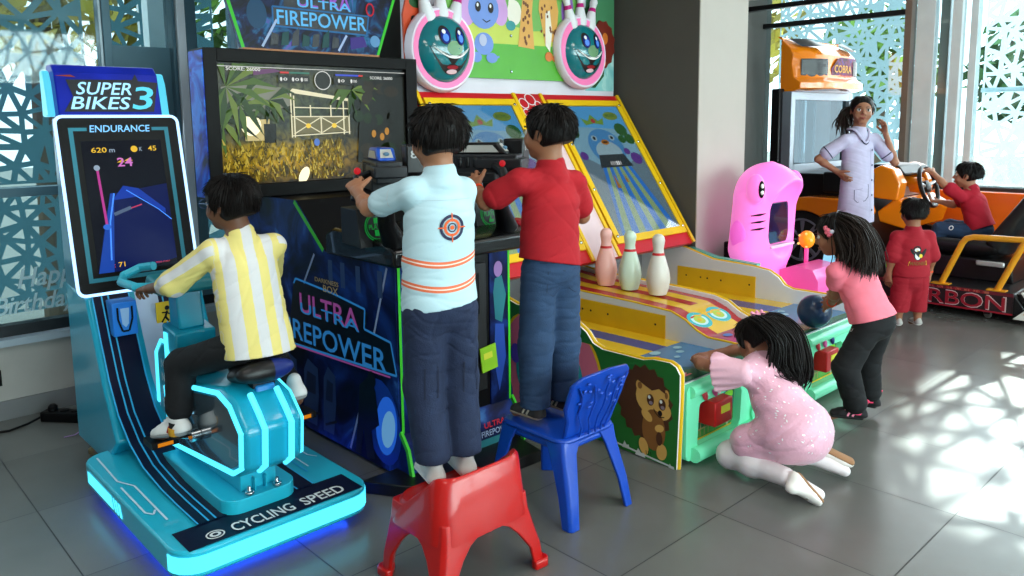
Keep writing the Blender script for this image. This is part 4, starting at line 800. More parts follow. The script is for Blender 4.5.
a.el(0.095, 0.14, 0.060, 0.090, br2, 2); a.el(0.045, 0.055, 0.024, 0.038, tan, 3, 0.3); a.el(0.138, 0.055, 0.026, 0.036, tan, 3, -0.2); a.el(0.06, 0.195, 0.032, 0.02, tan, 3, -0.6); a.el(0.125, 0.155, 0.024, 0.016, tan, 3, 0.4); a.el(0.125, 0.11, 0.016, 0.03, br1, 3)
wh = M('eye white', (235, 235, 230), 0.4)
for x, z in ((0.078, 0.268), (0.138, 0.262)): a.el(x, z, 0.018, 0.025, br1, 4); a.el(x + 0.003, z - 0.012, 0.010, 0.008, M('eye pale', (150, 130, 140), 0.4), 5); a.el(x - 0.005, z + 0.012, 0.007, 0.008, wh, 6)
a.el(0.128, 0.222, 0.011, 0.013, ink, 4); a.li([(0.095, 0.235), (0.105, 0.218), (0.125, 0.205), (0.15, 0.21)], 0.004, ink, 4)
for k in (-0.012, 0, 0.012): a.li([(0.07 + k, 0.005 + 0.035), (0.073 + k, 0.008 + 0.015)], 0.003, ink, 4)
wc = M('chipped paint', (205, 205, 200), 0.6)
for x, z, w in ((-0.07, 0.05, 0.04), (0.00, 0.037, 0.055), (0.17, 0.02, 0.035)): a.po([(x, z - 0.032), (x + w, z - 0.032), (x + w * 0.9, z - 0.012), (x + w * 0.6, z - 0.016), (x + w * 0.3, z)], wc, 4)
a.li([(-0.30, 0.04), (0.20, 0.006)], 0.008, wc, 3)
# the coloured wheel painted further back
for r_, m_ in ((0.34, yel), (0.325, M('rose print', (226, 110, 130), 0.4)), (0.22, M('teal print', (40, 150, 150), 0.4)), (0.15, M('lime print', (120, 180, 40), 0.4)), (0.07, M('violet print', (90, 70, 170), 0.4))):
    a.po([(-0.52 + math.cos(t * PI / 24) * r_, max(0.045, min(0.24 + math.sin(t * PI / 24) * r_, 0.50 if math.cos(t * PI / 24) * r_ < 0.16 else 0.44))) for t in range(48)], m_, 2 + [0.34, 0.325, 0.22, 0.15, 0.07].index(r_))
for x, z in ((-0.74, 0.30), (-0.35, 0.2)): a.el(x, z, 0.035, 0.05, M('violet print'), 8)
trim(b, wallp[1:], 2.595, 2.63, yel, 0.009); lp = b.build('side_panel', bw, smooth=30)
# castors
for x, y in ((-2.1, 2.68), (-1.95, 4.25), (-3.9, 2.7), (-3.9, 4.25)):
    b = MB(); b.lathe([(0.018, -0.009), (0.022, -0.005), (0.022, 0.005), (0.018, 0.009)], (x, y, 0.022), (0, 1, 0), rubber, 16); b.box((x - 0.012, y - 0.014, 0.02), (x + 0.012, y + 0.014, 0.06), chrome); b.build('castor', bw)
# lanes
LZ = 0.345
def lane(y0, y1, name):
    b = MB(); n = 5; pf = [(-3.6, 0.06), (-1.82, 0.06), (-1.80, 0.35), (-2.05, LZ), (-3.6, LZ - 0.01)]
    b.prism(pf, 'y', y0, y1, white); a = Fr(b, V3((-3.6, y0, LZ - 0.01)), (1, 0, 0.0064), (0, 1, 0), (0, 0, 1)); w = (y1 - y0) / n
    for k in range(n): a.re(0, k * w, 1.42, (k + 1) * w, lblue if k % 2 else lyel, 2)
    # scene at the player's end
    a2 = Fr(b, V3((-2.18, y0, LZ)), (1, 0, 0.015), (0, 1, 0), (0, 0, 1)); L_, W_ = 0.375, y1 - y0; sc = M('scene sky print', (70, 130, 180), 0.22, coat=0.3)
    a2.re(0, 0, L_, W_, sc, 3); a2.po([(0.10, 0), (L_, 0), (L_, W_ * 0.55), (0.30, W_ * 0.5), (0.2, W_ * 0.3)], M('scene teal print', (36, 100, 120), 0.25), 4); a2.po([(0.22, 0), (L_, 0), (L_, W_), (0.33, W_), (0.31, W_ * 0.5), (0.26, W_ * 0.25)], M('scene green print', (50, 110, 80), 0.25), 5)
    a2.po([(0.04, W_ * 0.35), (0.13, W_ * 0.22), (0.14, W_ * 0.42), (0.07, W_ * 0.50)], M('scene rose print', (190, 110, 140), 0.25), 5)
    for x, y, r_ in ((0.06, 0.12, 0.02), (0.03, 0.30, 0.025), (0.10, 0.40, 0.018), (0.05, 0.45, 0.02), (0.14, 0.32, 0.014)): a2.el(x, min(y, W_ - 0.04), r_, r_ * 1.3, M('scene pale print', (150, 200, 220), 0.25), 6, n=10)
    for k in range(7): t = k * PI / 6; a2.li([(0.33, 0.10), (0.33 - 0.05 * math.sin(t), 0.10 + 0.05 * math.cos(t))], 0.012, M('coral print', (200, 80, 100), 0.3), 7)
    return b.build('lane', bw, smooth=0)
lane(2.63, 3.18, 'a'); lane(3.64, 4.33, 'b')
# blue duck print on the near lane edge
b = MB(); a = Fr(b, V3((-2.62, 2.66, LZ - 0.003)), (1, 0, 0.006), (0, 1, 0), (0, 0, 1)); a.el(0.26, 0.10, 0.10, 0.055, M('duck blue', (40, 120, 200), 0.3), 4, 0.5); a.el(0.16, 0.085, 0.06, 0.05, M('duck cream', (235, 205, 150), 0.3), 5); a.el(0.10, 0.075, 0.035, 0.028, M('duck pale', (245, 225, 190), 0.3), 6)
a.o = V3((-2.62, 3.66, LZ - 0.003)); a.el(0.20, 0.06, 0.10, 0.05, M('duck blue'), 4, 0.5); a.el(0.11, 0.05, 0.04, 0.04, M('duck cream'), 5); b.build('lane_print', bw, smooth=0)
# island between the lanes, where the pins stand
dv = [(-3.2, 0.06), (-1.80, 0.0), (-1.785, 0.02), (-1.785, 0.375), (-1.80, 0.395), (-1.90, 0.398), (-2.03, 0.398), (-2.09, 0.42), (-2.16, 0.462), (-2.24, 0.49), (-2.45, 0.50), (-2.95, 0.508), (-3.2, 0.53)]
b = MB(); b.prism(dv, 'y', 3.18, 3.56, white); rp, yp, mp2 = M('island red', (176, 40, 44), 0.25, coat=0.3), M('island yellow', (228, 180, 40), 0.25, coat=0.3), M('island rose', (170, 60, 90), 0.25, coat=0.3)
top = dv[4:]
def band(y0, y1, i0, i1, mat, lv):
    for (x0, z0), (x1, z1) in zip(top[i0:i1], top[i0 + 1:i1 + 1]): b.poly([(x0, y0, z0 + lv), (x1, y0, z1 + lv), (x1, y1, z1 + lv), (x0, y1, z0 + lv)], mat)
band(3.19, 3.56, 0, 8, rp, 0.001)
band(3.27, 3.50, 2, 8, yp, 0.002); band(3.35, 3.42, 5, 8, rp, 0.003)
band(3.19, 3.56, 0, 2, mp2, 0.002)
sl = (V3((-2.24, 0, 0.49)) - V3((-2.03, 0, 0.398))).normalized(); a = Fr(b, V3((-2.135, 3.2, 0.447)), -sl, (0, 1, 0)); a.n = V3((0.4, 0, 0.9)).normalized()
for y in (0.07, 0.24): a.el(0, y, 0.062, 0.075, E('lamp pale', (200, 245, 245), 0.9), 5); a.ring(0, y, 0.062, 0.075, 0.02, E('lamp cyan', (70, 200, 210), 0.8), 6); a.el(0, y, 0.03, 0.036, E('lamp lime', (190, 220, 90), 0.8), 7); a.el(0, y, 0.012, 0.014, yp, 8)
a3 = Fr(b, V3((-2.0, 3.2, 0.4)), (1, 0, 0), (0, 1, 0), (0, 0, 1))
for x, y, m_ in ((0.02, 0.08, 'duck blue'), (0.05, 0.18, 'lime print'), (0.09, 0.10, 'island yellow'), (0.13, 0.26, 'duck cream'), (0.10, 0.3, 'violet print'), (0.16, 0.12, 'duck pale'), (0.04, 0.30, 'island yellow')): a3.el(x, y, 0.022, 0.03, _mc[m_], 3, n=10)
af = Fr(b, V3((-1.785, 3.2, 0.0)), (0, 1, 0), (0, 0, 1), (1, 0, 0)); af.re(0.0, 0.12, 0.35, 0.37, dgreen, 1); af.re(0.0, 0.33, 0.35, 0.37, mp2, 2)
for x, z, m_ in ((0.06, 0.30, 'duck blue'), (0.15, 0.29, 'lime print'), (0.22, 0.24, 'coral print'), (0.10, 0.22, 'scene pale print'), (0.28, 0.30, 'teal print'), (0.29, 0.20, 'duck cream'), (0.2, 0.16, 'lime print')): af.el(x, z, 0.03, 0.035, _mc[m_], 3, n=12)
trim(b, dv[2:], 3.18, 3.19, yel, 0.006); isl = b.build('pin_island', bw, smooth=30)
dv2 = [(x, z + (0.03 if x > -2.2 else 0.022)) for x, z in dv]; dv2[0] = dv[0]; dv2[1] = (-1.775, 0.0); dv2[2] = (-1.77, 0.02); dv2[3] = (-1.77, 0.37)
b = MB(); b.prism(dv2, 'y', 3.56, 3.60, white); trim(b, dv2[1:], 3.56, 3.60, yel, 0.008); b.build('island_wall', bw, smooth=30)
b = MB()
for y in (3.178,):
    b.box((-2.95, y - 0.004, LZ - 0.005), (-2.27, y, 0.465), ygold)
    for x in (-2.82, -2.76, -2.64, -2.33): b.lathe([(0.006, 0), (0.006, 0.001)], (x, y - 0.004, 0.41), (0, -1, 0), ink, 8)
b.build('yellow_board', isl, smooth=0)
b = MB(); rw = [(x, z) for x, z in wallp]; b.prism(rw, 'y', 4.33, 4.37, white); trim(b, rw[1:], 4.33, 4.37, yel, 0.008); a = Fr(b, V3((0, 4.35, 0)), (1, 0, 0), (0, 0, 1))
b.prism([(-3.0, 0.585), (-2.95, 0.60), (-2.74, 0.555), (-2.45, 0.545), (-2.45, 0.53), (-2.74, 0.54)], 'y', 4.372, 4.42, M('aqua print', (90, 190, 170), 0.3)); rwo = b.build('side_wall', bw, smooth=30)
b = MB(); b.box((-3.0, 4.325, LZ - 0.005), (-2.43, 4.33, 0.475), ygold)
for x in (-2.93, -2.82, -2.77, -2.67, -2.47): b.lathe([(0.006, 0), (0.006, 0.001)], (x, 4.325, 0.42), (0, -1, 0), ink, 8)
b.build('yellow_board', rwo, smooth=0)
# lit mint fronts
def front(y0, y1, hole):
    w = y1 - y0; X0 = -1.815
    out = rrect(y0, 0.02, y1, 0.345, 0.03, 4); n = len(out)
    inn = rrect(y0 + 0.065, 0.075, y0 + min(0.40, w - 0.1), 0.262, 0.03, 4)
    inn = [(y + 0.008 * math.sin(z * 60), z) for y, z in inn]
    b = MB(); vs = [(X0, y, z) for y, z in out] + [(-1.775, y, z) for y, z in out] + [(-1.763, y, z) for y, z in inn] + [(X0 + 0.01, y, z) for y, z in inn]
    fs = []
    for i in range(n):
        j = (i + 1) % n; fs += [(i, j, n + j, n + i), (n + i, n + j, 2 * n + j, 2 * n + i), (2 * n + i, 2 * n + j, 3 * n + j, 3 * n + i)]
    fs.append(tuple(range(n))); b.add(vs, fs, mint)
    b.tube([(-1.755, y0 + 0.03, 0.05), (-1.75, y1 - 0.03, 0.05)], 0.032, mint, 12); b.tube([(-1.772, y0 + 0.02, 0.32), (-1.772, y1 - 0.03, 0.32)], 0.026, mint, 12)
    fo = b.build('lit_front', bw, smooth=50)
    b = MB(); b.box((X0 + 0.008, y0 + 0.06, 0.07), (X0 + 0.014, y0 + 0.42, 0.27), M('meadow print', (40, 120, 70), 0.4)); a = Fr(b, V3((X0 + 0.014, y0 + 0.06, 0.07)), (0, 1, 0), (0, 0, 1), (1, 0, 0))
    a.re(0.02, 0.10, 0.34, 0.19, M('scene teal print'), 1); a.po([(0.02, 0.01), (0.02, 0.05), (0.34, 0.08), (0.34, 0.02)], M('meadow light', (80, 150, 60), 0.4), 2)
    for k in range(4): a.li([(0.05 + 0.03 * k, 0.02), (0.05 + 0.03 * k, 0.10)], 0.006, M('fence tan', (170, 140, 90), 0.4), 3)
    a.li([(0.04, 0.05), (0.16, 0.055)], 0.006, M('fence tan'), 4); a.li([(0.04, 0.085), (0.16, 0.09)], 0.006, M('fence tan'), 4); a.po([(0.27, 0.05), (0.29, 0.16), (0.31, 0.05), (0.29, 0.0)], M('knife grey', (170, 165, 150), 0.4), 4); a.el(0.07, 0.13, 0.03, 0.03, M('mush red', (170, 60, 50), 0.4), 3); a.el(0.30, 0.15, 0.035, 0.025, M('lime print'), 3)
    a.li([(0.015, 0.012), (0.345, 0.012), (0.35, 0.19)], 0.007, yel, 5); b.build('front_picture', fo, smooth=0)
    b = MB(); b.box((-1.80, y0 + 0.12, 0.155), (-1.715, y0 + 0.255, 0.262), M('red coin box', (190, 24, 26), 0.35)); cb_ = b.build('coin_box', fo, bevel=0.006)
    b = MB(); b.box((-1.715, y0 + 0.165, 0.205), (-1.7135, y0 + 0.232, 0.238), M('yellow note', (225, 225, 60), 0.5)); b.build('note', cb_, smooth=0)
    for k, (y, m_) in enumerate(((0.105, M('drop red', (190, 60, 70), 0.3)), (0.18, M('drop pink', (200, 90, 150), 0.3)), (0.265, M('drop navy', (30, 44, 110), 0.3)))):
        b = MB(); b.ell((-1.757, y0 + y, 0.292), (0.010, 0.016, 0.03), m_, 12, Matrix.Rotation(0.5, 3, 'X')); b.build('drop_badge', fo)
    if hole:
        b = MB(); b.lathe([(0.055, 0), (0.062, 0.012), (0.050, 0.02), (0.046, 0.0)], (-1.765, y1 - 0.09, 0.11), (1, 0, 0), mint, 20); b.box((-1.80, y1 - 0.17, 0.18), (-1.772, y1 - 0.02, 0.24), black); b.build('ball_hatch', fo)
    return fo
front(2.64, 3.28, True); front(3.66, 4.33, True)
b = MB(); b.ell((-1.765, 3.19, 0.11), 0.046, M('olive ball', (150, 150, 90), 0.25, coat=0.5), 20); a = Fr(b, V3((-1.7185, 3.205, 0.105)), (0, 1, 0), (0, 0, 1), (1, 0, 0)); a.el(0, 0, 0.006, 0.014, ink, 1); tag(b.build('ball'), 'small olive ball in the round hatch of the left bowling lane', 'ball')
# cabinet behind the screens
db, dt = (-2.92, 0.63), (-3.58, 1.60); b = MB()
b.prism([(-4.2, 0.05), (-3.3, 0.05), (-3.3, 0.55), (-2.98, 0.60), (-2.95, 0.62), (-3.60, 1.60), (-4.2, 1.60)], 'y', 2.64, 4.35, M('cabinet grey', (120, 118, 122), 0.4), cap=red); dcab = b.build('screen_cabinet', bw, smooth=0, bevel=0.004)
du = V3((0, 1, 0)); dvv = V3((dt[0] - db[0], 0, dt[1] - db[1])); DL = dvv.length; dvv.normalize(); dn = du.cross(dvv).normalized()
b = MB(); plate(b, [(0, 0), (1.75, 0), (1.75, DL), (0, DL)], V3((db[0], 2.625, db[1])) - dn * 0.02, du, dvv, dn, 0.03, red)
D0 = V3((db[0], 2.625, db[1])) + dn * 0.012; a = Fr(b, D0, du, dvv, dn)
a.po([(0.735, 0.0), (0.985, 0.0), (0.985, DL), (0.735, DL)], M('bubble panel rose', (224, 196, 200), 0.3), 1); a.po([(0.735, DL * 0.62), (0.985, DL * 0.70), (0.985, DL), (0.735, DL)], red, 2)
for x, y, r_ in ((0.80, 1.10, 0.04), (0.87, 1.13, 0.045), (0.92, 1.09, 0.03), (0.79, 1.03, 0.03), (0.85, 1.00, 0.045), (0.90, 0.94, 0.03), (0.80, 0.92, 0.035), (0.86, 0.87, 0.03)): a.ring(x, y, r_, r_, 0.007, white, 3, 18)
fr_ = b.build('screen_surround', dcab, smooth=0)
# penguin-free bird lane picture shown on both screens
def bowl_screen(x0, x1):
    y0, y1 = 0.075, DL - 0.05; b = MB()
    for q in ((x0, y0, x1, y0 + 0.045), (x0, y1 - 0.045, x1, y1), (x0, y0 + 0.045, x0 + 0.045, y1 - 0.045), (x1 - 0.045, y0 + 0.045, x1, y1 - 0.045)):
        plate(b, [(q[0], q[1]), (q[2], q[1]), (q[2], q[3]), (q[0], q[3])], D0, du, dvv, dn, 0.016, yel)
    for y in (0.12, 0.45, 0.78, 1.08):
        for x in (x0 + 0.022, x1 - 0.022): b.lathe([(0.010, 0), (0.010, 0.006), (0.006, 0.008)], D0 + du * x + dvv * y + dn * 0.016, dn, chrome, 10)
    f_ = b.build('screen_frame', dcab, smooth=0, bevel=0.004)
    a0, a1, c0, c1 = x0 + 0.045, x1 - 0.045, y0 + 0.045, y1 - 0.045; w, h = a1 - a0, c1 - c0
    b = MB(); plate(b, [(a0, c0), (a1, c0), (a1, c1), (a0, c1)], D0, du, dvv, dn, 0.004, E('screen blue', (60, 140, 215), 0.95)); a = Fr(b, D0 + du * a0 + dvv * c0 + dn * 0.0045, du, dvv, dn); P = lambda x, y: (x * w, y * h)
    a.po([P(0, 0.55), P(1, 0.55), P(1, 1), P(0, 1)], E('screen sky blue', (80, 165, 225), 0.95), 1); a.po([P(0, 0.50), P(1, 0.50), P(1, 0.80), P(0, 0.84)], E('screen pale blue', (130, 180, 205), 0.9), 2)
    cs_ = [E('stripe blue', (30, 120, 215), 1.0), E('stripe sage', (150, 180, 125), 0.9)]
    for k in range(9):
        t0, t1 = k / 9, (k + 1) / 9; a.po([P(t0, 0), P(t1, 0), P(0.5 + (t1 - 0.5) * 0.42, 0.52), P(0.5 + (t0 - 0.5) * 0.42, 0.52)], cs_[k % 2], 3)
    a.po([P(0, 0), P(0.06, 0), P(0.28, 0.52), P(0.0, 0.62)], E('screen slate', (120, 150, 170), 0.65), 4); a.po([P(1, 0), P(0.97, 0), P(0.72, 0.52), P(1.0, 0.60)], E('screen slate'), 4)
    bd, bl_, or_ = E('bird blue', (70, 150, 215), 0.75), E('bird pale', (170, 205, 220), 0.75), E('bird beak', (190, 120, 30), 0.8)
    a.el(0.5 * w, 0.66 * h, 0.27 * w, 0.15 * h, bd, 5); a.el(0.5 * w, 0.62 * h, 0.20 * w, 0.09 * h, bl_, 6); a.el(0.5 * w, 0.70 * h, 0.06 * w, 0.022 * h, or_, 8); a.el(0.5 * w, 0.70 * h, 0.045 * w, 0.008 * h, E('beak dark', (90, 50, 20), 0.5), 9)
    for x in (0.36, 0.64): a.el(x * w, 0.735 * h, 0.045 * w, 0.024 * h, bl_, 7); a.el(x * w, 0.735 * h, 0.022 * w, 0.014 * h, E('eye dark', (20, 20, 40), 0.3), 8)
    a.po([P(0.34, 0.84), P(0.30, 0.90), P(0.40, 0.875), P(0.48, 0.93), P(0.56, 0.875), P(0.66, 0.90), P(0.62, 0.84), P(0.48, 0.855)], E('crown lime', (120, 170, 60), 0.75), 7); a.el(0.48 * w, 0.875 * h, 0.035 * w, 0.018 * h, E('crown gem', (190, 40, 60), 0.8), 8)
    a.po([P(0.24, 0.50), P(0.76, 0.50), P(0.70, 0.60), P(0.30, 0.60)], E('rack dark', (50, 66, 76), 0.6), 9)
    for k in range(6): a.re((0.42 + 0.03 * k) * w, 0.515 * h, (0.435 + 0.03 * k) * w, 0.545 * h, E('white pin', (235, 235, 235), 0.8), 10)
    for cx, cy, m_, r_ in ((0.86, 0.80, 'leaf lit', 0.10), (0.93, 0.72, 'leaf lit', 0.08), (0.80, 0.72, 'leaf lit', 0.06), (0.10, 0.78, 'leaf lit', 0.07), (0.88, 0.56, 'violet lit', 0.09), (0.78, 0.62, 'violet lit', 0.05), (0.08, 0.60, 'violet lit', 0.06)): a.el(cx * w, cy * h, r_ * w, r_ * h * 0.55, E(m_, (40, 110, 50) if m_ == 'leaf lit' else (110, 60, 170), 0.65), 7, n=12)
    a.el(0.80 * w, 0.915 * h, 0.12 * w, 0.035 * h, E('badge lime', (130, 160, 60), 0.7), 8); a.tx('BOWL', 0.72 * w, 0.905 * h, 0.16 * w, 0.025 * h, E('badge letters', (60, 120, 60), 0.7), 10); a.el(0.12 * w, 0.92 * h, 0.10 * w, 0.03 * h, E('violet lit'), 8)
    a.po([P(0.34, 0.34), P(0.37, 0.45), P(0.40, 0.34)], E('bird beak'), 8); a.po([P(0.52, 0.38), P(0.54, 0.45), P(0.56, 0.38)], E('bird beak'), 8)
    b.build('screen', f_, smooth=0)
    b = MB(); plate(b, [(a0, c0), (a1, c0), (a1, c1), (a0, c1)], D0 + dn * 0.013, du, dvv, dn, 0.002, glass('screen cover', (250, 252, 252), 0.02)); b.build('screen_cover', f_, smooth=0)
    b = MB(); a = Fr(b, D0 + dn * 0.0005, du, dvv, dn)
    return f_
bowl_screen(0.03, 0.72); bowl_screen(1.005, 1.72)
for x in (0.005, 0.742, 0.978, 1.745):
    b = MB(); plate(b, [(x - 0.012, 0), (x + 0.012, 0), (x + 0.012, DL), (x - 0.012, DL)], D0, du, dvv, dn, 0.012, yel); b.build('yellow_edging', dcab, smooth=0)
# header with animals
HX = -3.60; b = MB(); b.box((HX - 0.05, 2.60, 1.60), (HX, 4.38, 2.36), M('header white', (214, 208, 216), 0.35)); hd_ = b.build('header', bw, smooth=0, bevel=0.004)
b = MB(); b.box((HX, 4.08, 1.64), (HX + 0.004, 4.375, 2.30), print_mat('shiny aqua print', [(0.35, (120, 190, 190)), (0.55, (150, 205, 200)), (0.7, (200, 230, 225))], 8, 1.0, 0, 0.2)); a = Fr(b, V3((HX + 0.004, 4.08, 1.60)), (0, 1, 0), (0, 0, 1), (1, 0, 0)); a.po([(0, 0.42), (0.295, 0.40), (0.295, 0.70), (0, 0.70)], M('header leaf', (70, 130, 90), 0.35)); b.build('side_picture', hd_, smooth=0)
b = MB(); b.box((HX + 0.004, 2.86, 1.695), (HX + 0.03, 3.98, 2.36), M('header green', (84, 166, 50), 0.35)); a = Fr(b, V3((HX + 0.03, 2.86, 1.695)), (0, 1, 0), (0, 0, 1), (1, 0, 0))
a.po([(0, 0.20), (1.12, 0.22), (1.12, 0.66), (0, 0.66)], M('header lime', (190, 200, 80), 0.35), 1); a.po([(0, 0.26), (0.3, 0.34), (0.7, 0.30), (1.12, 0.34), (1.12, 0.66), (0, 0.66)], M('header hill', (110, 170, 80), 0.35), 2)
eb, ep = M('elephant blue', (110, 140, 205), 0.4), M('elephant ear', (200, 150, 205), 0.4)
a.el(0.16, 0.40, 0.075, 0.11, ep, 4, -0.3); a.el(0.40, 0.42, 0.07, 0.11, ep, 4, 0.3); a.el(0.28, 0.20, 0.075, 0.065, eb, 4); a.el(0.28, 0.40, 0.12, 0.115, eb, 5); a.el(0.22, 0.12, 0.04, 0.03, eb, 6); a.el(0.34, 0.12, 0.045, 0.03, eb, 6); a.li([(0.36, 0.12), (0.40, 0.13)], 0.012, eb, 6); a.el(0.27, 0.22, 0.03, 0.035, M('elephant pale', (175, 180, 205), 0.4), 7)
for x in (0.235, 0.335): a.el(x, 0.41, 0.022, 0.03, ink, 7); a.el(x - 0.004, 0.42, 0.008, 0.011, wh, 8)
a.li([(0.27, 0.34), (0.30, 0.325), (0.33, 0.34)], 0.006, ink, 7)
gt, gs, ow = M('giraffe tan', (216, 160, 80), 0.4), M('spot brown', (110, 60, 30), 0.4), M('animal white', (230, 222, 205), 0.4)
a.po([(0.56, 0.20), (0.60, 0.50), (0.66, 0.60), (0.70, 0.60), (0.68, 0.40), (0.70, 0.19)], gt, 4)
rnd = random.Random(9)
for _ in range(16): t = rnd.random(); a.el(0.60 + 0.06 * rnd.random(), 0.22 + 0.34 * t, 0.010, 0.013, gs, 5, n=8)
a.el(0.53, 0.40, 0.06, 0.075, ow, 3); a.el(0.51, 0.45, 0.03, 0.04, ow, 4); a.el(0.50, 0.32, 0.04, 0.03, M('animal teal', (50, 140, 140), 0.4), 3)
a.po([(0.74, 0.44), (0.76, 0.60), (0.88, 0.60), (0.92, 0.44), (0.90, 0.26), (0.80, 0.22)], gt, 4); a.po([(0.80, 0.42), (0.84, 0.44), (0.86, 0.30), (0.84, 0.18), (0.80, 0.22)], ow, 5); a.el(0.83, 0.15, 0.035, 0.03, M('bear orange', (205, 110, 50), 0.4), 6); a.el(0.92, 0.20, 0.05, 0.06, M('bear orange'), 4); a.el(0.88, 0.14, 0.02, 0.02, M('bear orange'), 7)
for _ in range(26): a.el(0.76 + 0.14 * rnd.random(), 0.28 + 0.3 * rnd.random(), 0.008, 0.011, gs, 6, n=8)
vi = M('rabbit violet', (130, 90, 160), 0.4)
for x in (0.97, 1.04): a.el(x, 0.45, 0.022, 0.09, vi, 5)
a.el(1.01, 0.34, 0.06, 0.05, M('rabbit brown', (150, 100, 70), 0.4), 5)
for x, z in ((0.14, 0.05), (0.50, 0.045), (0.97, 0.03), (0.14, 0.24), (0.5, 0.26)): b.lathe([(0.009, 0), (0.009, 0.005), (0.005, 0.008)], (HX + 0.03, 2.86 + x, 1.695 + z), (1, 0, 0), chrome, 10)
b.build('animal_picture', hd_, smooth=0, merge=False)
def cutout(name, y, z, shapes, pts, mat):
    b = MB(); b.prism(pts, 'x', HX + 0.004, HX + 0.02, mat); a = Fr(b, V3((HX + 0.02, y, z)), (0, 1, 0), (0, 0, 1), (1, 0, 0))
    for s_ in shapes: a.el(*s_)
    b.build(name, hd_, smooth=0)
mane = [(4.24 + math.cos(t * PI / 12) * (0.13 if t % 2 else 0.115), 1.955 + math.sin(t * PI / 12) * (0.165 if t % 2 else 0.15)) for t in range(24)]
lo_ = M('lion orange', (205, 110, 40), 0.4)
cutout('lion_cutout', 4.24, 1.955, [(-0.055, -0.03, 0.07, 0.10, lo_, 1), (0.02, 0.04, 0.03, 0.04, lo_, 1), (-0.045, -0.01, 0.014, 0.02, ink, 2), (-0.05, 0.0, 0.005, 0.007, wh, 3), (-0.11, 0.08, 0.025, 0.03, lo_, 1), (-0.02, -0.125, 0.05, 0.03, lo_, 2)], mane, M('lion mane', (110, 30, 16), 0.5))
cutout('lion_body_cutout', 4.17, 1.76, [(0.02, 0.02, 0.02, 0.03, lo_, 1)], [(4.08, 1.67), (4.16, 1.66), (4.25, 1.74), (4.26, 1.85), (4.12, 1.85)], M('lion green', (30, 80, 40), 0.5))
cutout('tail_cutout', 4.10, 2.15, [(0.03, 0.07, 0.022, 0.028, M('lion mane'), 1)], [(4.07, 2.05), (4.16, 2.05), (4.17, 2.16), (4.13, 2.22), (4.06, 2.18)], M('lion green'))
cutout('fox_cutout', 2.66, 1.95, [(-0.02, 0.05, 0.02, 0.02, ink, 1, 0, 8), (0.01, -0.03, 0.016, 0.02, ink, 1, 0, 8), (-0.03, -0.1, 0.014, 0.016, ink, 1, 0, 8), (0.0, 0.14, 0.05, 0.03, M('lion green'), 1)], [(2.58, 1.74), (2.66, 1.80), (2.72, 1.95), (2.72, 2.15), (2.62, 2.20), (2.57, 2.02)], M('leopard orange', (200, 70, 30), 0.5))
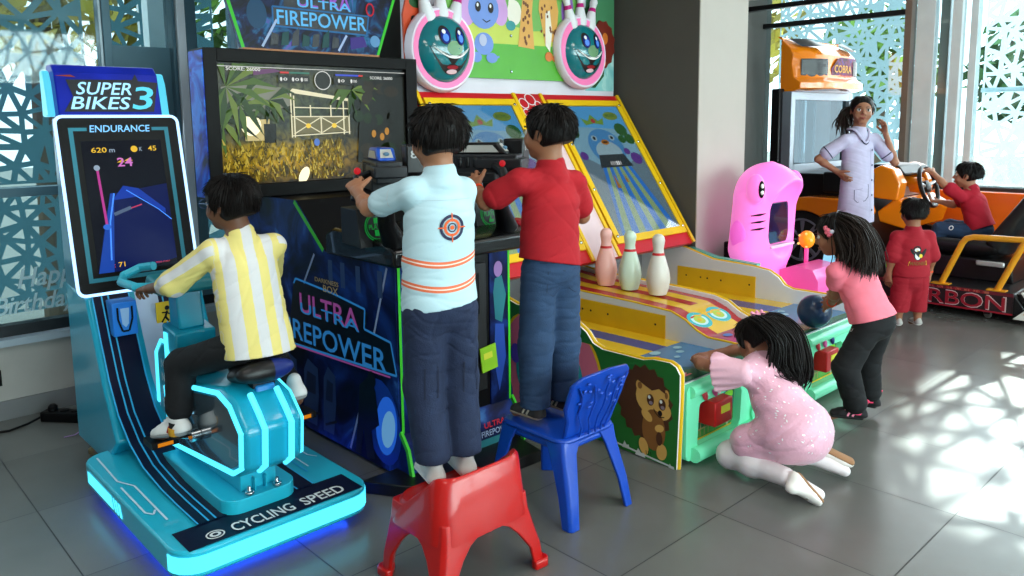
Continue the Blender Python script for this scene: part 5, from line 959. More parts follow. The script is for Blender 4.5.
# two smiling ball faces with pins
def face(y, z, r, sz):
    X0 = HX + 0.03; b = MB(); out = [(r * 1.52, 0), (r * 1.55, 0.03), (r * 1.45, 0.055), (r * 1.28, 0.05), (r * 1.2, 0.02)]
    b.lathe(out, (X0, y, z), (1, 0, 0), M('face ring white', (226, 214, 226), 0.3, coat=0.3), 36, (1, sz))
    b.lathe([(r * 1.38, 0.0545), (r * 1.32, 0.054), (r * 1.22, 0.03), (r * 1.15, 0.025)], (X0 + 0.002, y, z), (1, 0, 0), M('face ring pink', (235, 120, 170), 0.3, emit=(235, 110, 170), es=0.15), 36, (1, sz))
    ro = b.build('ring', hd_, smooth=50)
    b = MB(); b.ell((X0 + 0.02, y, z), (r * 0.78, r * 1.24, r * 1.24), M('ball teal', (14, 110, 118), 0.15, coat=0.8), 32); f_ = b.build('ball_face', hd_, smooth=60)
    def on(u, v, l):    # point on the domed front
        u *= 1.17; v *= 1.17; q = max(0.02, 1 - (u / 1.24) ** 2 - (v / 1.24) ** 2); return V3((X0 + 0.02 + r * 0.78 * math.sqrt(q) + l, y + u * r, z + v * r))
    def patch(cx, cy, rx, ry, mat, l, rot=0, a0=0, a1=2 * PI, n=20):
        c, s_ = math.cos(rot), math.sin(rot); P = [on(cx, cy, l)]
        for i in range(n + 1): t = a0 + (a1 - a0) * i / n; u, v = rx * math.cos(t), ry * math.sin(t); P.append(on(cx + c * u - s_ * v, cy + s_ * u + c * v, l))
        mb.add(P, [(0, i, i + 1) for i in range(1, n + 1)], mat)
    mb = MB()
    for sx in (-1, 1): patch(sx * 0.30, 0.38, 0.20, 0.29, ink, 0.002, -sx * 0.1); patch(sx * 0.29, 0.35, 0.155, 0.23, M('eye blue', (20, 40, 130), 0.2), 0.004); patch(sx * 0.29, 0.30, 0.10, 0.12, M('eye sky', (90, 140, 230), 0.2), 0.006); patch(sx * 0.29 - 0.05, 0.48, 0.06, 0.07, wh, 0.008)
    mb.build('eye', f_, smooth=60); mb = MB()
    # open mouth: dark lens with teeth and tongue
    def mouth(v0, v1, u0, mat, l):
        P = []; n = 14
        for i in range(n + 1): t = -1 + 2 * i / n; P.append(on(t * u0, v0 + 0.28 * t * t, l))
        for i in range(n + 1): t = 1 - 2 * i / n; P.append(on(t * u0, v1 + (v0 + 0.28 - v1) * t * t, l))
        mid = on(0, (v0 + v1) / 2, l); mb.add(P + [mid], [(i, (i + 1) % len(P), len(P)) for i in range(len(P))], mat)
    mouth(-0.22, -0.80, 0.80, ink, 0.003); mouth(-0.22, -0.31, 0.72, wh, 0.005); 
    patch(0, -0.70, 0.20, 0.07, M('lip pale', (230, 190, 195), 0.3), 0.006); patch(0, -0.57, 0.22, 0.06, M('tongue', (150, 30, 40), 0.3), 0.005)
    mb.build('mouth', f_, smooth=60); mb = MB(); patch(0.05, 0.0, 0.30, 0.22, M('cheek olive', (110, 150, 110), 0.2), 0.001); mb.build('cheek', f_, smooth=60)
    b = MB()
    for ang, dx in ((0.30, -0.5), (0.0, 0.0), (-0.30, 0.5)):
        ax = V3((0, -math.sin(ang), math.cos(ang))); o = V3((X0 + 0.025, y + dx * r, z + r * 0.92 * sz - abs(dx) * r * 0.2))
        b.lathe([(0.0, 0.0), (r * 0.26, 0.01), (r * 0.30, r * 0.35), (r * 0.17, r * 0.95), (r * 0.14, r * 1.15), (r * 0.18, r * 1.40), (r * 0.10, r * 1.58), (0.0, r * 1.6)], o, ax, white, 18)
        b.lathe([(r * 0.178, r * 0.93), (r * 0.148, r * 1.10)], o, ax, M('pin stripe magenta', (190, 20, 120), 0.3), 18)
    b.build('pin_cluster', hd_, smooth=50)
face(2.80, 1.84, 0.155, 1.0); face(3.965, 1.885, 0.150, 1.08)
# the three pins
def pin(x, col, label):
    t = thing('bowling_pin', (x, 3.385, 0.511), label, 'bowling pin', 'bowling pins on the island')
    pr = [(0.0, 0.0), (0.046, 0.002), (0.058, 0.04), (0.064, 0.085), (0.058, 0.13), (0.042, 0.185), (0.030, 0.225), (0.027, 0.245), (0.032, 0.275), (0.0345, 0.29), (0.031, 0.308), (0.018, 0.322), (0.0, 0.326)]
    b = MB(); b.lathe(pr, (x, 3.385, 0.511), (0, 0, 1), M('pin ' + label[:10], col, 0.35, coat=0.2, var=0.03), 28); o = b.build('pin_body', t, smooth=60)
    b = MB(); b.lathe([(0.0335, 0.208), (0.0338, 0.213), (0.0305, 0.226), (0.0300, 0.222)], (x, 3.385, 0.511), (0, 0, 1), M('pin band red', (200, 30, 36), 0.4), 28); b.build('red_band', t)
pin(-2.83, (238, 178, 168), 'pale pink bowling pin, furthest back on the island between the lanes')
pin(-2.66, (204, 222, 202), 'pale green bowling pin between the pink and the white one')
pin(-2.47, (212, 206, 196), 'off white bowling pin, nearest the front of the island')
# ------------------------------------------------------------------ pink glowing game behind the bowling lanes
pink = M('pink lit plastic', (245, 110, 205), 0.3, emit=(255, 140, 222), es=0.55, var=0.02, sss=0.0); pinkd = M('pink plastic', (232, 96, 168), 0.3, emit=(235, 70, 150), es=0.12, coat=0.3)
pk = thing('glowing_kiddie_game', (-2.6, 4.72, 0), 'glowing pink animal-shaped kiddie game with gills and bulging eyes by the pillar', 'arcade game')
s = SDF(0.008); c = 4.72
s.cone((-2.62, c, 0.60), (-2.60, c, 0.90), (0.29, 0.17), (0.27, 0.17), 0.03, (0, 1, 0)); s.ell((-2.58, c, 1.0), (0.18, 0.20, 0.155), k=0.08); s.ell((-2.50, c, 0.98), (0.15, 0.17, 0.11), k=0.05)
s.ell((-2.53, c - 0.245, 1.0), (0.062, 0.045, 0.095), k=0.012).ell((-2.53, c + 0.245, 1.0), (0.062, 0.045, 0.095), k=0.012)
s.cone((-2.60, c, 0.40), (-2.62, c, 0.62), (0.18, 0.13), (0.20, 0.14), 0.05, (0, 1, 0)); s.ell((-2.56, c, 1.13), (0.03, 0.03, 0.03), k=0.02)
s.cone((-2.33, c, 0.71), (-2.33, c, 0.84), (0.225, 0.21), (0.215, 0.21), 0.02, (0, 1, 0), op=-1)
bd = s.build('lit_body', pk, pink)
b = MB(); b.box((-2.53, c - 0.155, 0.635), (-2.50, c + 0.155, 0.90), M('dark glass screen', (24, 26, 60), 0.1, coat=0.6)); b.box((-2.50, c - 0.15, 0.612), (-2.46, c + 0.15, 0.632), M('pink ledge', (240, 190, 225), 0.3)); b.build('screen', pk, bevel=0.004)
b = MB()
for k in range(3):
    z = 0.83 - k * 0.045; pts = [(-2.545, c - 0.262), (-2.50, c - 0.236), (-2.475, c - 0.205)]; b.tube([(x, y - 0.004, z + 0.008 * q) for q, (x, y) in enumerate(pts)], [0.004, 0.012, 0.003], black, 8, flat=0.6)
b.build('gill_mark', pk)
b = MB(); b.ell((-2.63, c - 0.268, 0.70), (0.06, 0.022, 0.10), M('pink fin', (240, 120, 220), 0.3, emit=(240, 80, 200), es=0.5), 20); b.build('side_fin', pk)
for s_ in (-1, 1):
    b = MB(); y = c + s_ * 0.24; b.ell((-2.482, y - 0.018, 1.0), (0.018, 0.026, 0.055), black, 16); b.ell((-2.472, y - 0.028, 1.022), (0.010, 0.014, 0.016), wh, 10); b.ell((-2.472, y - 0.028, 0.982), (0.010, 0.014, 0.016), wh, 10); b.build('eye', pk)
b = MB(); b.box((-2.84, c - 0.10, 0.0), (-2.70, c + 0.14, 0.62), black); b.build('back_post', pk, bevel=0.01)
b = MB(); b.prism(rrect(-2.78, 4.46, -2.12, 5.04, 0.08), 'z', 0.03, 0.34, pinkd); b.prism(rrect(-2.74, 4.48, -2.45, 5.0, 0.06), 'z', 0.34, 0.42, pinkd); b.build('base', pk, bevel=0.03, seg=4)
b = MB(); b.prism([(-2.46, 0.30), (-2.20, 0.30), (-2.20, 0.42), (-2.24, 0.49), (-2.36, 0.505), (-2.46, 0.47)], 'y', 4.68, 5.02, pinkd); b.box((-2.20, 4.80, 0.15), (-2.115, 4.95, 0.29), pinkd); b.box((-2.115, 4.82, 0.16), (-2.112, 4.93, 0.28), M('coin plate', (200, 205, 205), 0.3, 0.5)); b.box((-2.112, 4.845, 0.18), (-2.111, 4.86, 0.27), black); b.box((-2.112, 4.885, 0.18), (-2.111, 4.90, 0.27), black); b.build('control_console', pk, bevel=0.025, seg=3)
for y in (4.55, 4.63, 4.72):
    b = MB(); b.lathe([(0.025, 0), (0.025, 0.012), (0.017, 0.022), (0, 0.024)], (-2.52, y, 0.42), (0, 0, 1), M('orange push button', (235, 150, 80), 0.3), 14); b.build('button', pk)
b = MB(); b.ell((-2.43, 4.98, 0.635), (0.052, 0.052, 0.06), M('orange ball', (240, 150, 20), 0.3, emit=(255, 140, 10), es=0.35), 20)
for q in range(5): a_ = q * 1.25; b.ell((-2.43 + 0.045 * math.cos(a_), 4.98 - 0.03 - 0.012 * (q % 2), 0.635 + 0.045 * math.sin(a_)), 0.009, E('warm bulb', (255, 210, 120), 1.2), 8)
b.tube([(-2.43, 4.98, 0.46), (-2.43, 4.98, 0.58)], 0.015, pinkd, 8); b.build('ball_lamp', pk)
b = MB(); b.prism([(-2.34, 0.49), (-2.22, 0.49), (-2.25, 0.64), (-2.31, 0.66)], 'y', 5.02, 5.06, E('cyan lamp', (150, 220, 255), 1.0)); b.build('lit_fin', pk, bevel=0.006)

# ------------------------------------------------------------------ racing game
org = M('orange lacquer', (240, 130, 14), 0.18, coat=0.8, var=0.02); blk = M('satin black', (15, 15, 17), 0.35); oyel = M('amber tube paint', (225, 150, 30), 0.3, coat=0.4)
rc = thing('racing_arcade_game', (-2.4, 6.85, 0), 'orange sports-car racing arcade game with tall screen, seat and amber rails', 'arcade game')
N0, F1 = 6.15, 7.55
b = MB(); b.prism([(-3.35, 0.06), (-1.50, 0.06), (-1.42, 0.10), (-1.50, 0.215), (-3.35, 0.215)], 'y', N0 + 0.01, F1, blk); bs_ = b.build('platform', rc, bevel=0.01)
b = MB(); b.box((-3.3, N0 - 0.002, 0.065), (-1.50, N0 + 0.008, 0.218), M('skirt print', (34, 22, 24), 0.35, var=0.3, vs=14)); a = Fr(b, V3((-3.3, N0 - 0.002, 0.065)), (1, 0, 0), (0, 0, 1), (0, -1, 0)); mr = M('skirt red', (150, 24, 40), 0.35); wo = M('skirt outline', (205, 180, 180), 0.35)
a.re(0, 0.0, 1.80, 0.012, mr, 1); a.re(0, 0.128, 1.80, 0.152, M('skirt maroon', (96, 22, 34), 0.4), 1)
for k in range(12): a.re(0.95 + 0.06 * k, 0.132, 0.99 + 0.06 * k, 0.148, M('skirt rust', (170, 90, 70), 0.4), 2)
a.tx('CARBON', 0.985, 0.015, 0.775, 0.110, wo, 2); a.tx('CARBON', 0.993, 0.021, 0.759, 0.098, mr, 4); a.tx('COBRA RACING', 1.12, 0.1305, 0.5, 0.019, mr, 4); b.build('skirt', bs_, smooth=0)
b = MB(); b.prism([(-1.50, 0.04), (-1.40, 0.14), (-1.46, 0.23), (-1.05, 0.23), (-1.00, 0.14), (-1.08, 0.04)], 'y', N0, N0 + 0.05, M('bumper white', (225, 222, 215), 0.35)); b.prism([(-1.44, 0.08), (-1.36, 0.145), (-1.40, 0.20), (-1.08, 0.20), (-1.06, 0.1)], 'y', N0 - 0.004, N0, M('bumper tan', (215, 160, 90), 0.35)); b.box((-1.5, N0 + 0.05, 0.05), (-1.02, F1, 0.21), blk); b.build('rear_bumper', rc, bevel=0.006)
for x, y in ((-1.68, 6.26), (-3.1, 6.26), (-1.68, 7.4), (-3.1, 7.4)):
    b = MB(); b.lathe([(0.024, -0.012), (0.03, -0.006), (0.03, 0.006), (0.024, 0.012)], (x, y, 0.03), (0.4, 1, 0), M('castor grey', (120, 116, 110), 0.4), 16); b.box((x - 0.02, y - 0.02, 0.03), (x + 0.02, y + 0.02, 0.065), blk); b.build('castor', rc)
# amber tube rail on the near side
b = MB(); y = 6.21; b.tube([(-1.985, y, 0.215), (-1.86, y, 0.53), (-1.835, y, 0.565), (-1.79, y, 0.58), (-1.1, y, 0.60)], 0.022, oyel, 12); b.tube([(-1.62, y, 0.215), (-1.47, y, 0.58)], 0.022, oyel, 12); b.tube([(-1.25, y, 0.215), (-1.1, y, 0.60)], 0.022, oyel, 12)
for x in (-1.985, -1.62, -1.25): b.box((x - 0.06, y - 0.035, 0.215), (x + 0.06, y + 0.035, 0.222), oyel)
b.build('hand_rail', rc)
# front body: black bulkhead, fender arch with wheel
b = MB(); b.prism([(-3.36, 0.21), (-2.62, 0.21), (-2.56, 0.60), (-2.66, 0.98), (-3.36, 0.98)], 'y', N0 + 0.18, F1, blk); b.box((-2.95, 6.28, 0.83), (-2.60, 7.5, 1.0), blk); b.build('front_body', rc, bevel=0.015)
b = MB(); n = 16; wc_ = (-3.05, 0.44); outr = [(-3.36, 0.58), (-3.33, 0.70), (-3.24, 0.77), (-3.0, 0.805), (-2.72, 0.80), (-2.60, 0.77), (-2.57, 0.69)]; arch = [(wc_[0] + 0.285 * math.cos(t), wc_[1] + 0.245 * math.sin(t)) for t in [0.25 + (PI - 0.5) * i / n for i in range(n + 1)]]
b.prism(outr + [(-2.60, 0.60)] + arch, 'y', N0 - 0.02, N0 + 0.30, org); b.build('fender', rc, bevel=0.02, seg=3)
b = MB(); b.lathe([(0.17, -0.07), (0.225, -0.06), (0.24, -0.03), (0.24, 0.06), (0.17, 0.07)], (wc_[0], N0 + 0.08, 0.44), (0, -1, 0), rubber, 32); wl_ = b.build('wheel', rc)
b = MB(); b.lathe([(0.165, 0.05), (0.18, 0.072), (0.165, 0.075), (0.15, 0.055)], (wc_[0], N0 + 0.08, 0.44), (0, -1, 0), M('rim grey', (150, 148, 165), 0.3, 0.6), 32)
for k in range(8):
    t = 2 * PI * k / 8; d = V3((math.cos(t), 0, math.sin(t))); o_ = V3((wc_[0], N0 + 0.02, 0.44)); b.tube([o_ + d * 0.03, o_ + d * 0.165], [0.018, 0.026], M('rim grey'), 8, flat=0.6, up=(0, 1, 0))
b.lathe([(0.04, 0.0), (0.04, 0.07), (0.02, 0.075)], (wc_[0], N0 + 0.08, 0.44), (0, -1, 0), M('rim grey'), 16); b.build('rim', wl_)
b = MB(); b.lathe([(0.10, 0.02), (0.10, 0.03)], (wc_[0], N0 + 0.08, 0.44), (0, -1, 0), M('brake red', (120, 20, 24), 0.4), 20); b.build('brake_disc', wl_)
# tall screen on its column
b = MB(); b.box((-3.42, 6.26, 0.2), (-3.34, 7.5, 1.69), blk); col_ = b.build('screen_column', rc, bevel=0.01)
b = MB(); fgx = -3.26; g0, g1, h0, h1 = 6.31, 7.50, 0.985, 1.665; sg = M('screen silver frame', (150, 160, 170), 0.3, 0.4)
for q in ((g0, g0 + 0.07, h0, h1), (g1 - 0.07, g1, h0, h1), (g0 + 0.07, g1 - 0.07, h1 - 0.07, h1), (g0 + 0.07, g1 - 0.07, h0, h0 + 0.06)): b.box((fgx - 0.09, q[0], q[2]), (fgx, q[1], q[3]), sg)
b.box((fgx - 0.03, 6.55, 0.93), (fgx - 0.005, 7.4, 0.985), M('screen silver shelf', (130, 150, 165), 0.3)); b.build('screen_frame', rc, smooth=0, bevel=0.006)
b = MB(); b.box((fgx - 0.06, g0 + 0.07, h0 + 0.06), (fgx - 0.035, g1 - 0.07, h1 - 0.07), M('mirror dark glass', (66, 88, 98), 0.03, 0.9)); b.build('screen', rc, smooth=0)
# orange car-nose marquee: bowed outline in plan, lofted up
def bow(off, zz, y0=6.33, y1=7.4, back=-3.38, bulge=0.20, ch=0.0):
    P = []; n = 14
    for i in range(n + 1): t = i / n; P.append((-3.30 + off + bulge * (1 - (2 * t - 1) ** 4) * 0.9, y0 + (y1 - y0) * t, zz))
    return [(back, y0, zz)] + P + [(back, y1, zz)]
b = MB(); lay = [bow(0.02, 1.665), bow(0.10, 1.685), bow(0.10, 1.74), bow(0.04, 1.78), bow(0.02, 1.90), bow(0.03, 1.97, bulge=0.18), bow(0.0, 2.03, bulge=0.14), bow(-0.06, 2.085, bulge=0.06), bow(-0.10, 2.12, bulge=0.0)]
n = len(lay[0]); vs = [p for l in lay for p in l]; fs = [(r * n + i, r * n + (i + 1) % n, (r + 1) * n + (i + 1) % n, (r + 1) * n + i) for r in range(len(lay) - 1) for i in range(n)] + [tuple(range(n))[::-1], tuple(range((len(lay) - 1) * n, len(lay) * n))]
b.add(vs, fs, org); mq_ = b.build('marquee', rc, smooth=30, bevel=0.008)
def nose(y, z):     # point on the bowed face
    t = (y - 6.33) / 1.07; return V3((-3.30 + 0.024 + 0.20 * (1 - (2 * t - 1) ** 4) * 0.9, y, z))
def nose_patch(mb, pts, mat, l):
    P = [nose(y, z) + V3((l, 0, 0)) for y, z in pts]; mb.add(P, [tuple(range(len(P)))], mat)
def nose_grid(mb, ya, yb, lo, hi, mat, l, n=10):
    P = []
    for i in range(n + 1):
        y = ya + (yb - ya) * i / n; t = i / n; P += [nose(y, lo(t)) + V3((l, 0, 0)), nose(y, hi(t)) + V3((l, 0, 0))]
    mb.add(P, [(2 * i, 2 * i + 2, 2 * i + 3, 2 * i + 1) for i in range(n)], mat)
for s_ in (0, 1):
    b = MB(); ya, yb = (6.37, 6.60) if not s_ else (7.35, 7.07)
    nose_grid(b, ya, yb, lambda t: 1.80 - 0.025 * min(1, t * 2) , lambda t: 1.935, blk, 0.012); nose_grid(b, ya, yb, lambda t: 1.805, lambda t: 1.925, M('lamp glass', (16, 18, 20), 0.25), 0.016); b.build('head_lamp', mq_)
    b = MB(); ya, yb = (6.39, 6.66) if not s_ else (7.34, 7.04); P = []
    for i in range(9):
        t = i / 8; y = ya + (yb - ya) * t; P += [(nose(y, 0).x - 0.03 - 0.004, y, 2.025), (nose(y, 0).x - 0.16 + 0.02 * t, y, 2.098 - 0.05 * max(0, t - 0.5))]
    b.add([V3(p) + V3((0.02, 0, 0.012)) for p in P], [(2 * i, 2 * i + 2, 2 * i + 3, 2 * i + 1) for i in range(8)], M('bonnet vent', (34, 42, 48), 0.3)); b.build('bonnet_vent', mq_)
b = MB(); nose_grid(b, 6.66, 7.16, lambda t: 1.775, lambda t: 1.955 - 0.10 * (0.25 - t) * 4 * (t < 0.25), print_mat('cobra print', [(0.35, (24, 16, 40)), (0.5, (110, 30, 60)), (0.62, (40, 40, 110)), (0.75, (190, 70, 130))], 9, 2, 0.35), 0.012)
def nose_text(mb, t_, y0, y1, z0, z1, mat, l):
    v, f = text_geo(t_); xs = [p[0] for p in v]; ys = [p[1] for p in v]; P = [nose(y0 + (y1 - y0) * (p[0] - min(xs)) / (max(xs) - min(xs)), z0 + (z1 - z0) * (p[1] - min(ys)) / (max(ys) - min(ys))) + V3((l, 0, 0)) for p in v]; mb.add(P, f, mat)
nose_text(b, 'COBRA', 6.70, 7.03, 1.825, 1.89, E('sign amber letters', (245, 190, 80), 1.0), 0.018); nose_text(b, 'CARBON', 6.78, 7.04, 1.79, 1.812, E('sign red letters', (210, 50, 60), 0.9), 0.018); b.build('marquee_sign', mq_, smooth=0)
# dashboard and steering
b = MB(); b.prism([(-2.66, 0.80), (-2.42, 0.78), (-2.40, 0.92), (-2.46, 1.03), (-2.56, 1.06), (-2.68, 0.99)], 'y', 6.45, 6.60, org); b.prism([(-2.66, 0.80), (-2.42, 0.78), (-2.40, 0.92), (-2.46, 1.03), (-2.56, 1.06), (-2.68, 0.99)], 'y', 7.05, 7.20, org)
b.prism([(-2.70, 0.90), (-2.42, 0.98), (-2.48, 1.055), (-2.68, 1.06)], 'y', 6.60, 7.05, blk); b.box((-2.56, 6.6, 0.80), (-2.44, 7.05, 0.88), M('dash silver', (185, 185, 185), 0.3, 0.4)); b.prism([(-2.66, 0.62), (-2.35, 0.55), (-2.30, 0.72), (-2.45, 0.80)], 'y', 6.5, 7.3, org); b.build('dashboard', rc, bevel=0.015, seg=3)
b = MB(); b.tube([(-2.55, 6.80, 0.90), (-2.36, 6.80, 0.885)], 0.065, org, 16); b.build('steering_column', rc)
sw_c = V3((-2.31, 6.80, 0.882)); sn = V3((0.95, 0, 0.3)).normalized(); su = V3((0, 1, 0)); sv = sn.cross(su)
b = MB(); b.tube([sw_c + su * (0.165 * math.cos(t)) + sv * (0.165 * math.sin(t)) for t in [2 * PI * i / 32 for i in range(32)]], 0.017, blk, 10, closed=True)
for t in (0.2, PI - 0.2, -PI / 2): b.tube([sw_c - sn * 0.02, sw_c + su * (0.16 * math.cos(t)) + sv * (0.16 * math.sin(t))], 0.014, M('dash silver'), 8)
b.lathe([(0.05, -0.03), (0.05, 0.0), (0.03, 0.012)], sw_c, sn, blk, 16); b.build('steering_wheel', rc)
# bucket seat
s = SDF(0.008); s.cone((-2.22, 6.78, 0.42), (-1.80, 6.78, 0.41), (0.24, 0.055), (0.22, 0.06), 0.02, (0, 1, 0))
for y in (6.57, 6.99): s.cone((-2.18, y, 0.47), (-1.75, y, 0.46), 0.04, 0.05, 0.03)
s.build('seat_cushion', rc, M('seat vinyl', (20, 20, 22), 0.4))
s = SDF(0.008); s.cone((-1.72, 6.78, 0.45), (-1.42, 6.78, 0.98), (0.25, 0.06), (0.18, 0.05), 0.02, (0, 1, 0))
for q in (-1, 1): s.cone((-1.76, 6.78 + q * 0.22, 0.50), (-1.52, 6.78 + q * 0.20, 0.88), 0.045, 0.04, 0.03)
sb_ = s.build('seat_back', rc, M('seat vinyl'))
b = MB(); b.prism([(-2.28, 0.215), (-1.60, 0.215), (-1.62, 0.37), (-2.25, 0.385)], 'y', 6.52, 7.05, blk); b.box((-1.85, 6.50, 0.33), (-1.66, 6.52, 0.37), M('dash silver')); b.build('seat_box', rc, bevel=0.012)
# far side panel of the cockpit
b = MB(); b.prism([(-2.60, 0.215), (-1.0, 0.215), (-1.0, 0.80), (-2.50, 0.80), (-2.62, 0.70)], 'y', 7.48, 7.54, M('orange side panel', (245, 105, 20), 0.3, coat=0.4)); b.prism([(-2.6, 0.215), (-2.2, 0.215), (-2.3, 0.45), (-2.55, 0.50)], 'y', 7.40, 7.48, blk); b.build('side_panel', rc, bevel=0.01)
b = MB(); b.box((-2.40, 6.30, 0.30), (-2.36, 6.33, 0.52), M('red fire box', (170, 30, 26), 0.4)); b.build('red_trim', rc, bevel=0.004)
b = MB(); b.box((-2.36, 6.148, 0.30), (-2.27, 6.152, 0.40), M('lime card')); b.box((-2.33, 6.152, 0.23), (-2.31, 6.158, 0.32), blk); b.box((-2.34, 6.145, 0.345), (-2.29, 6.148, 0.38), M('ink')); tag(b.build('tag_card', smooth=0), 'lime green card on the racing game, low behind the woman in the tunic', 'card')
b = MB(); b.tube([(-2.30, 6.56, 0.225), (-2.42, 6.56, 0.36)], 0.014, chrome, 8); b.box((-2.46, 6.5, 0.30), (-2.44, 6.62, 0.42), M('dash silver')); b.build('pedal', rc)
# ------------------------------------------------------------------ the red chair and the blue chair
def blend_leg(s, a, b, ra, rb, k=0.02): s.cone(a, b, ra, rb, k)
redp = M('red moulded plastic', (178, 13, 9), 0.28, coat=0.3, var=0.03); blup = M('blue moulded plastic', (10, 64, 168), 0.35, coat=0.2, var=0.04)
rt = thing('red_plastic_chair', (-1.85, 1.5, 0), 'small red moulded plastic chair the boy in light blue stands on', 'chair')
ST = 0.268   # seat height
b = MB()     # seat shell with the low wrap-round back
def shell_ring(z, inset, x0=-1.975, x1=-1.715, y0=1.325, y1=1.655, r=0.07, n=6): return [(x, y, z) for x, y in rrect(x0 + inset, y0 + inset, x1 - inset, y1 - inset, r, n)]
def rim_z(x, y):
    t = min(1, max(0, (x + 1.87) / 0.12)); t = t * t * (3 - 2 * t); return 0.272 + 0.122 * t
outer0 = shell_ring(0.285, -0.022); n = len(outer0)
def ringf(pts, f): return [(x, y, f(x, y)) for x, y, z in pts]
L = [ringf(outer0, lambda x, y: 0.195), ringf(shell_ring(0, -0.006), lambda x, y: rim_z(x, y) - 0.012), ringf(shell_ring(0, 0.002), lambda x, y: rim_z(x, y)), ringf(shell_ring(0, 0.012), lambda x, y: rim_z(x, y) - 0.004), ringf(shell_ring(0, 0.022), lambda x, y: ST + 0.004), ringf(shell_ring(0, 0.045), lambda x, y: ST), ringf(shell_ring(0, 0.03), lambda x, y: ST - 0.012), ringf(shell_ring(0, 0.004), lambda x, y: 0.195)]
vs = [p for l in L for p in l]; fs = [(r * n + i, r * n + (i + 1) % n, ((r + 1) % len(L)) * n + (i + 1) % n, ((r + 1) % len(L)) * n + i) for r in range(len(L) - 1) for i in range(n)]
fs += [(7 * n + i, 7 * n + (i + 1) % n, (i + 1) % n, i) for i in range(n)] + [tuple(range(5 * n, 6 * n)), tuple(range(6 * n, 7 * n))[::-1]]
b.add(vs, fs, redp); b.build('seat', rt, smooth=40)
legs = ((-1.995, 1.315, -1, -1), (-1.70, 1.69, 1, 1), (-1.985, 1.70, -1, 1), (-1.70, 1.30, 1, -1))
for lx, ly, sx, sy in legs:
    tx_, ty_ = (-1.965 if sx < 0 else -1.725), (1.335 if sy < 0 else 1.645); b = MB()
    sec = lambda cx, cy, z, w, t: [(cx + sx * t, cy - sy * w, z), (cx + sx * t, cy + sy * t * 0.3, z), (cx + sx * t * 0.3, cy + sy * t, z), (cx - sx * w, cy + sy * t, z), (cx - sx * w, cy + sy * (t - 0.012), z), (cx + sx * (t - 0.012), cy - sy * w, z)]
    R_ = [sec(tx_, ty_, 0.26, 0.150, 0.016), sec(tx_ + sx * 0.002, ty_ + sy * 0.002, 0.205, 0.140, 0.020), sec(tx_ * 0.8 + lx * 0.2, ty_ * 0.8 + ly * 0.2, 0.175, 0.085, 0.022), sec(tx_ * 0.6 + lx * 0.4, ty_ * 0.6 + ly * 0.4, 0.14, 0.058, 0.022), sec(lx * 0.8 + tx_ * 0.2, ly * 0.8 + ty_ * 0.2, 0.08, 0.032, 0.022), sec(lx, ly, 0.016, 0.028, 0.022)]
    n = 6; vs = [p for r in R_ for p in r]; b.add(vs, [(r * n + i, r * n + (i + 1) % n, (r + 1) * n + (i + 1) % n, (r + 1) * n + i) for r in range(5) for i in range(n)] + [tuple(range(n))[::-1], tuple(range(5 * n, 6 * n))], redp)
    lg = b.build('leg', rt, smooth=50, bevel=0.004)
    b = MB(); b.prism([(lx + sx * 0.030, ly - sy * 0.03), (lx + sx * 0.034, ly + sy * 0.018), (lx + sx * 0.018, ly + sy * 0.034), (lx - sx * 0.03, ly + sy * 0.030), (lx - sx * 0.03, ly + sy * 0.008), (lx + sx * 0.008, ly - sy * 0.03)], 'z', 0.0, 0.03, redp); b.build('foot', lg, smooth=50, bevel=0.006)
bt = thing('blue_plastic_chair', (-1.95, 2.07, 0), 'small blue moulded plastic chair the boy in the red tee stands on', 'chair')
b = MB(); SB = 0.315; b.prism(rrect(-2.14, 1.925, -1.80, 2.225, 0.05), 'z', SB - 0.022, SB, blup); b.prism(rrect(-2.13, 1.935, -1.81, 2.215, 0.05), 'z', SB - 0.05, SB - 0.022, blup); b.build('seat', bt, bevel=0.012, seg=3)
b = MB(); bxp = [(1.955, 0.0), (1.945, 0.10), (1.925, 0.16), (1.925, 0.27), (1.955, 0.305), (2.07, 0.325), (2.185, 0.305), (2.235, 0.27), (2.235, 0.16), (2.205, 0.10), (2.195, 0.0)]
def bxx(z): return -1.83 + 0.10 * z / 0.32
n = len(bxp); vs = [(bxx(z) + 0.035 * ((y - 2.08) / 0.15) ** 2 * -1 + 0.03, y, SB - 0.02 + z * 0.86) for y, z in bxp]; vs += [(x - 0.018, y, z) for x, y, z in vs]
b.add(vs, [tuple(range(n)), tuple(range(n, 2 * n))[::-1]] + [(i, (i + 1) % n, n + (i + 1) % n, n + i) for i in range(n)], blup); bk_ = b.build('backrest', bt, bevel=0.006)
b = MB(); rnd = random.Random(3)      # embossed tree of stems and leaves on the back
for k in range(5):
    y = 2.01 + 0.035 * k; pts = []
    for i in range(7): z = 0.02 + i * 0.04; yy_ = y + (y - 2.08) * (i / 6) * 0.8 + 0.008 * math.sin(i * 1.7 + k); pts.append((bxx(z) - 0.035 * ((yy_ - 2.08) / 0.15) ** 2 + 0.031, yy_, SB - 0.02 + z * 0.86))
    b.tube(pts, 0.004, blup, 6)
for _ in range(26):
    z = rnd.uniform(0.14, 0.29); y = rnd.uniform(1.96, 2.20); b.ell((bxx(z) - 0.035 * ((y - 2.08) / 0.15) ** 2 + 0.031, y, SB - 0.02 + z * 0.86), (0.004, 0.009, 0.006), blup, 8)
b.build('embossed_pattern', bk_)
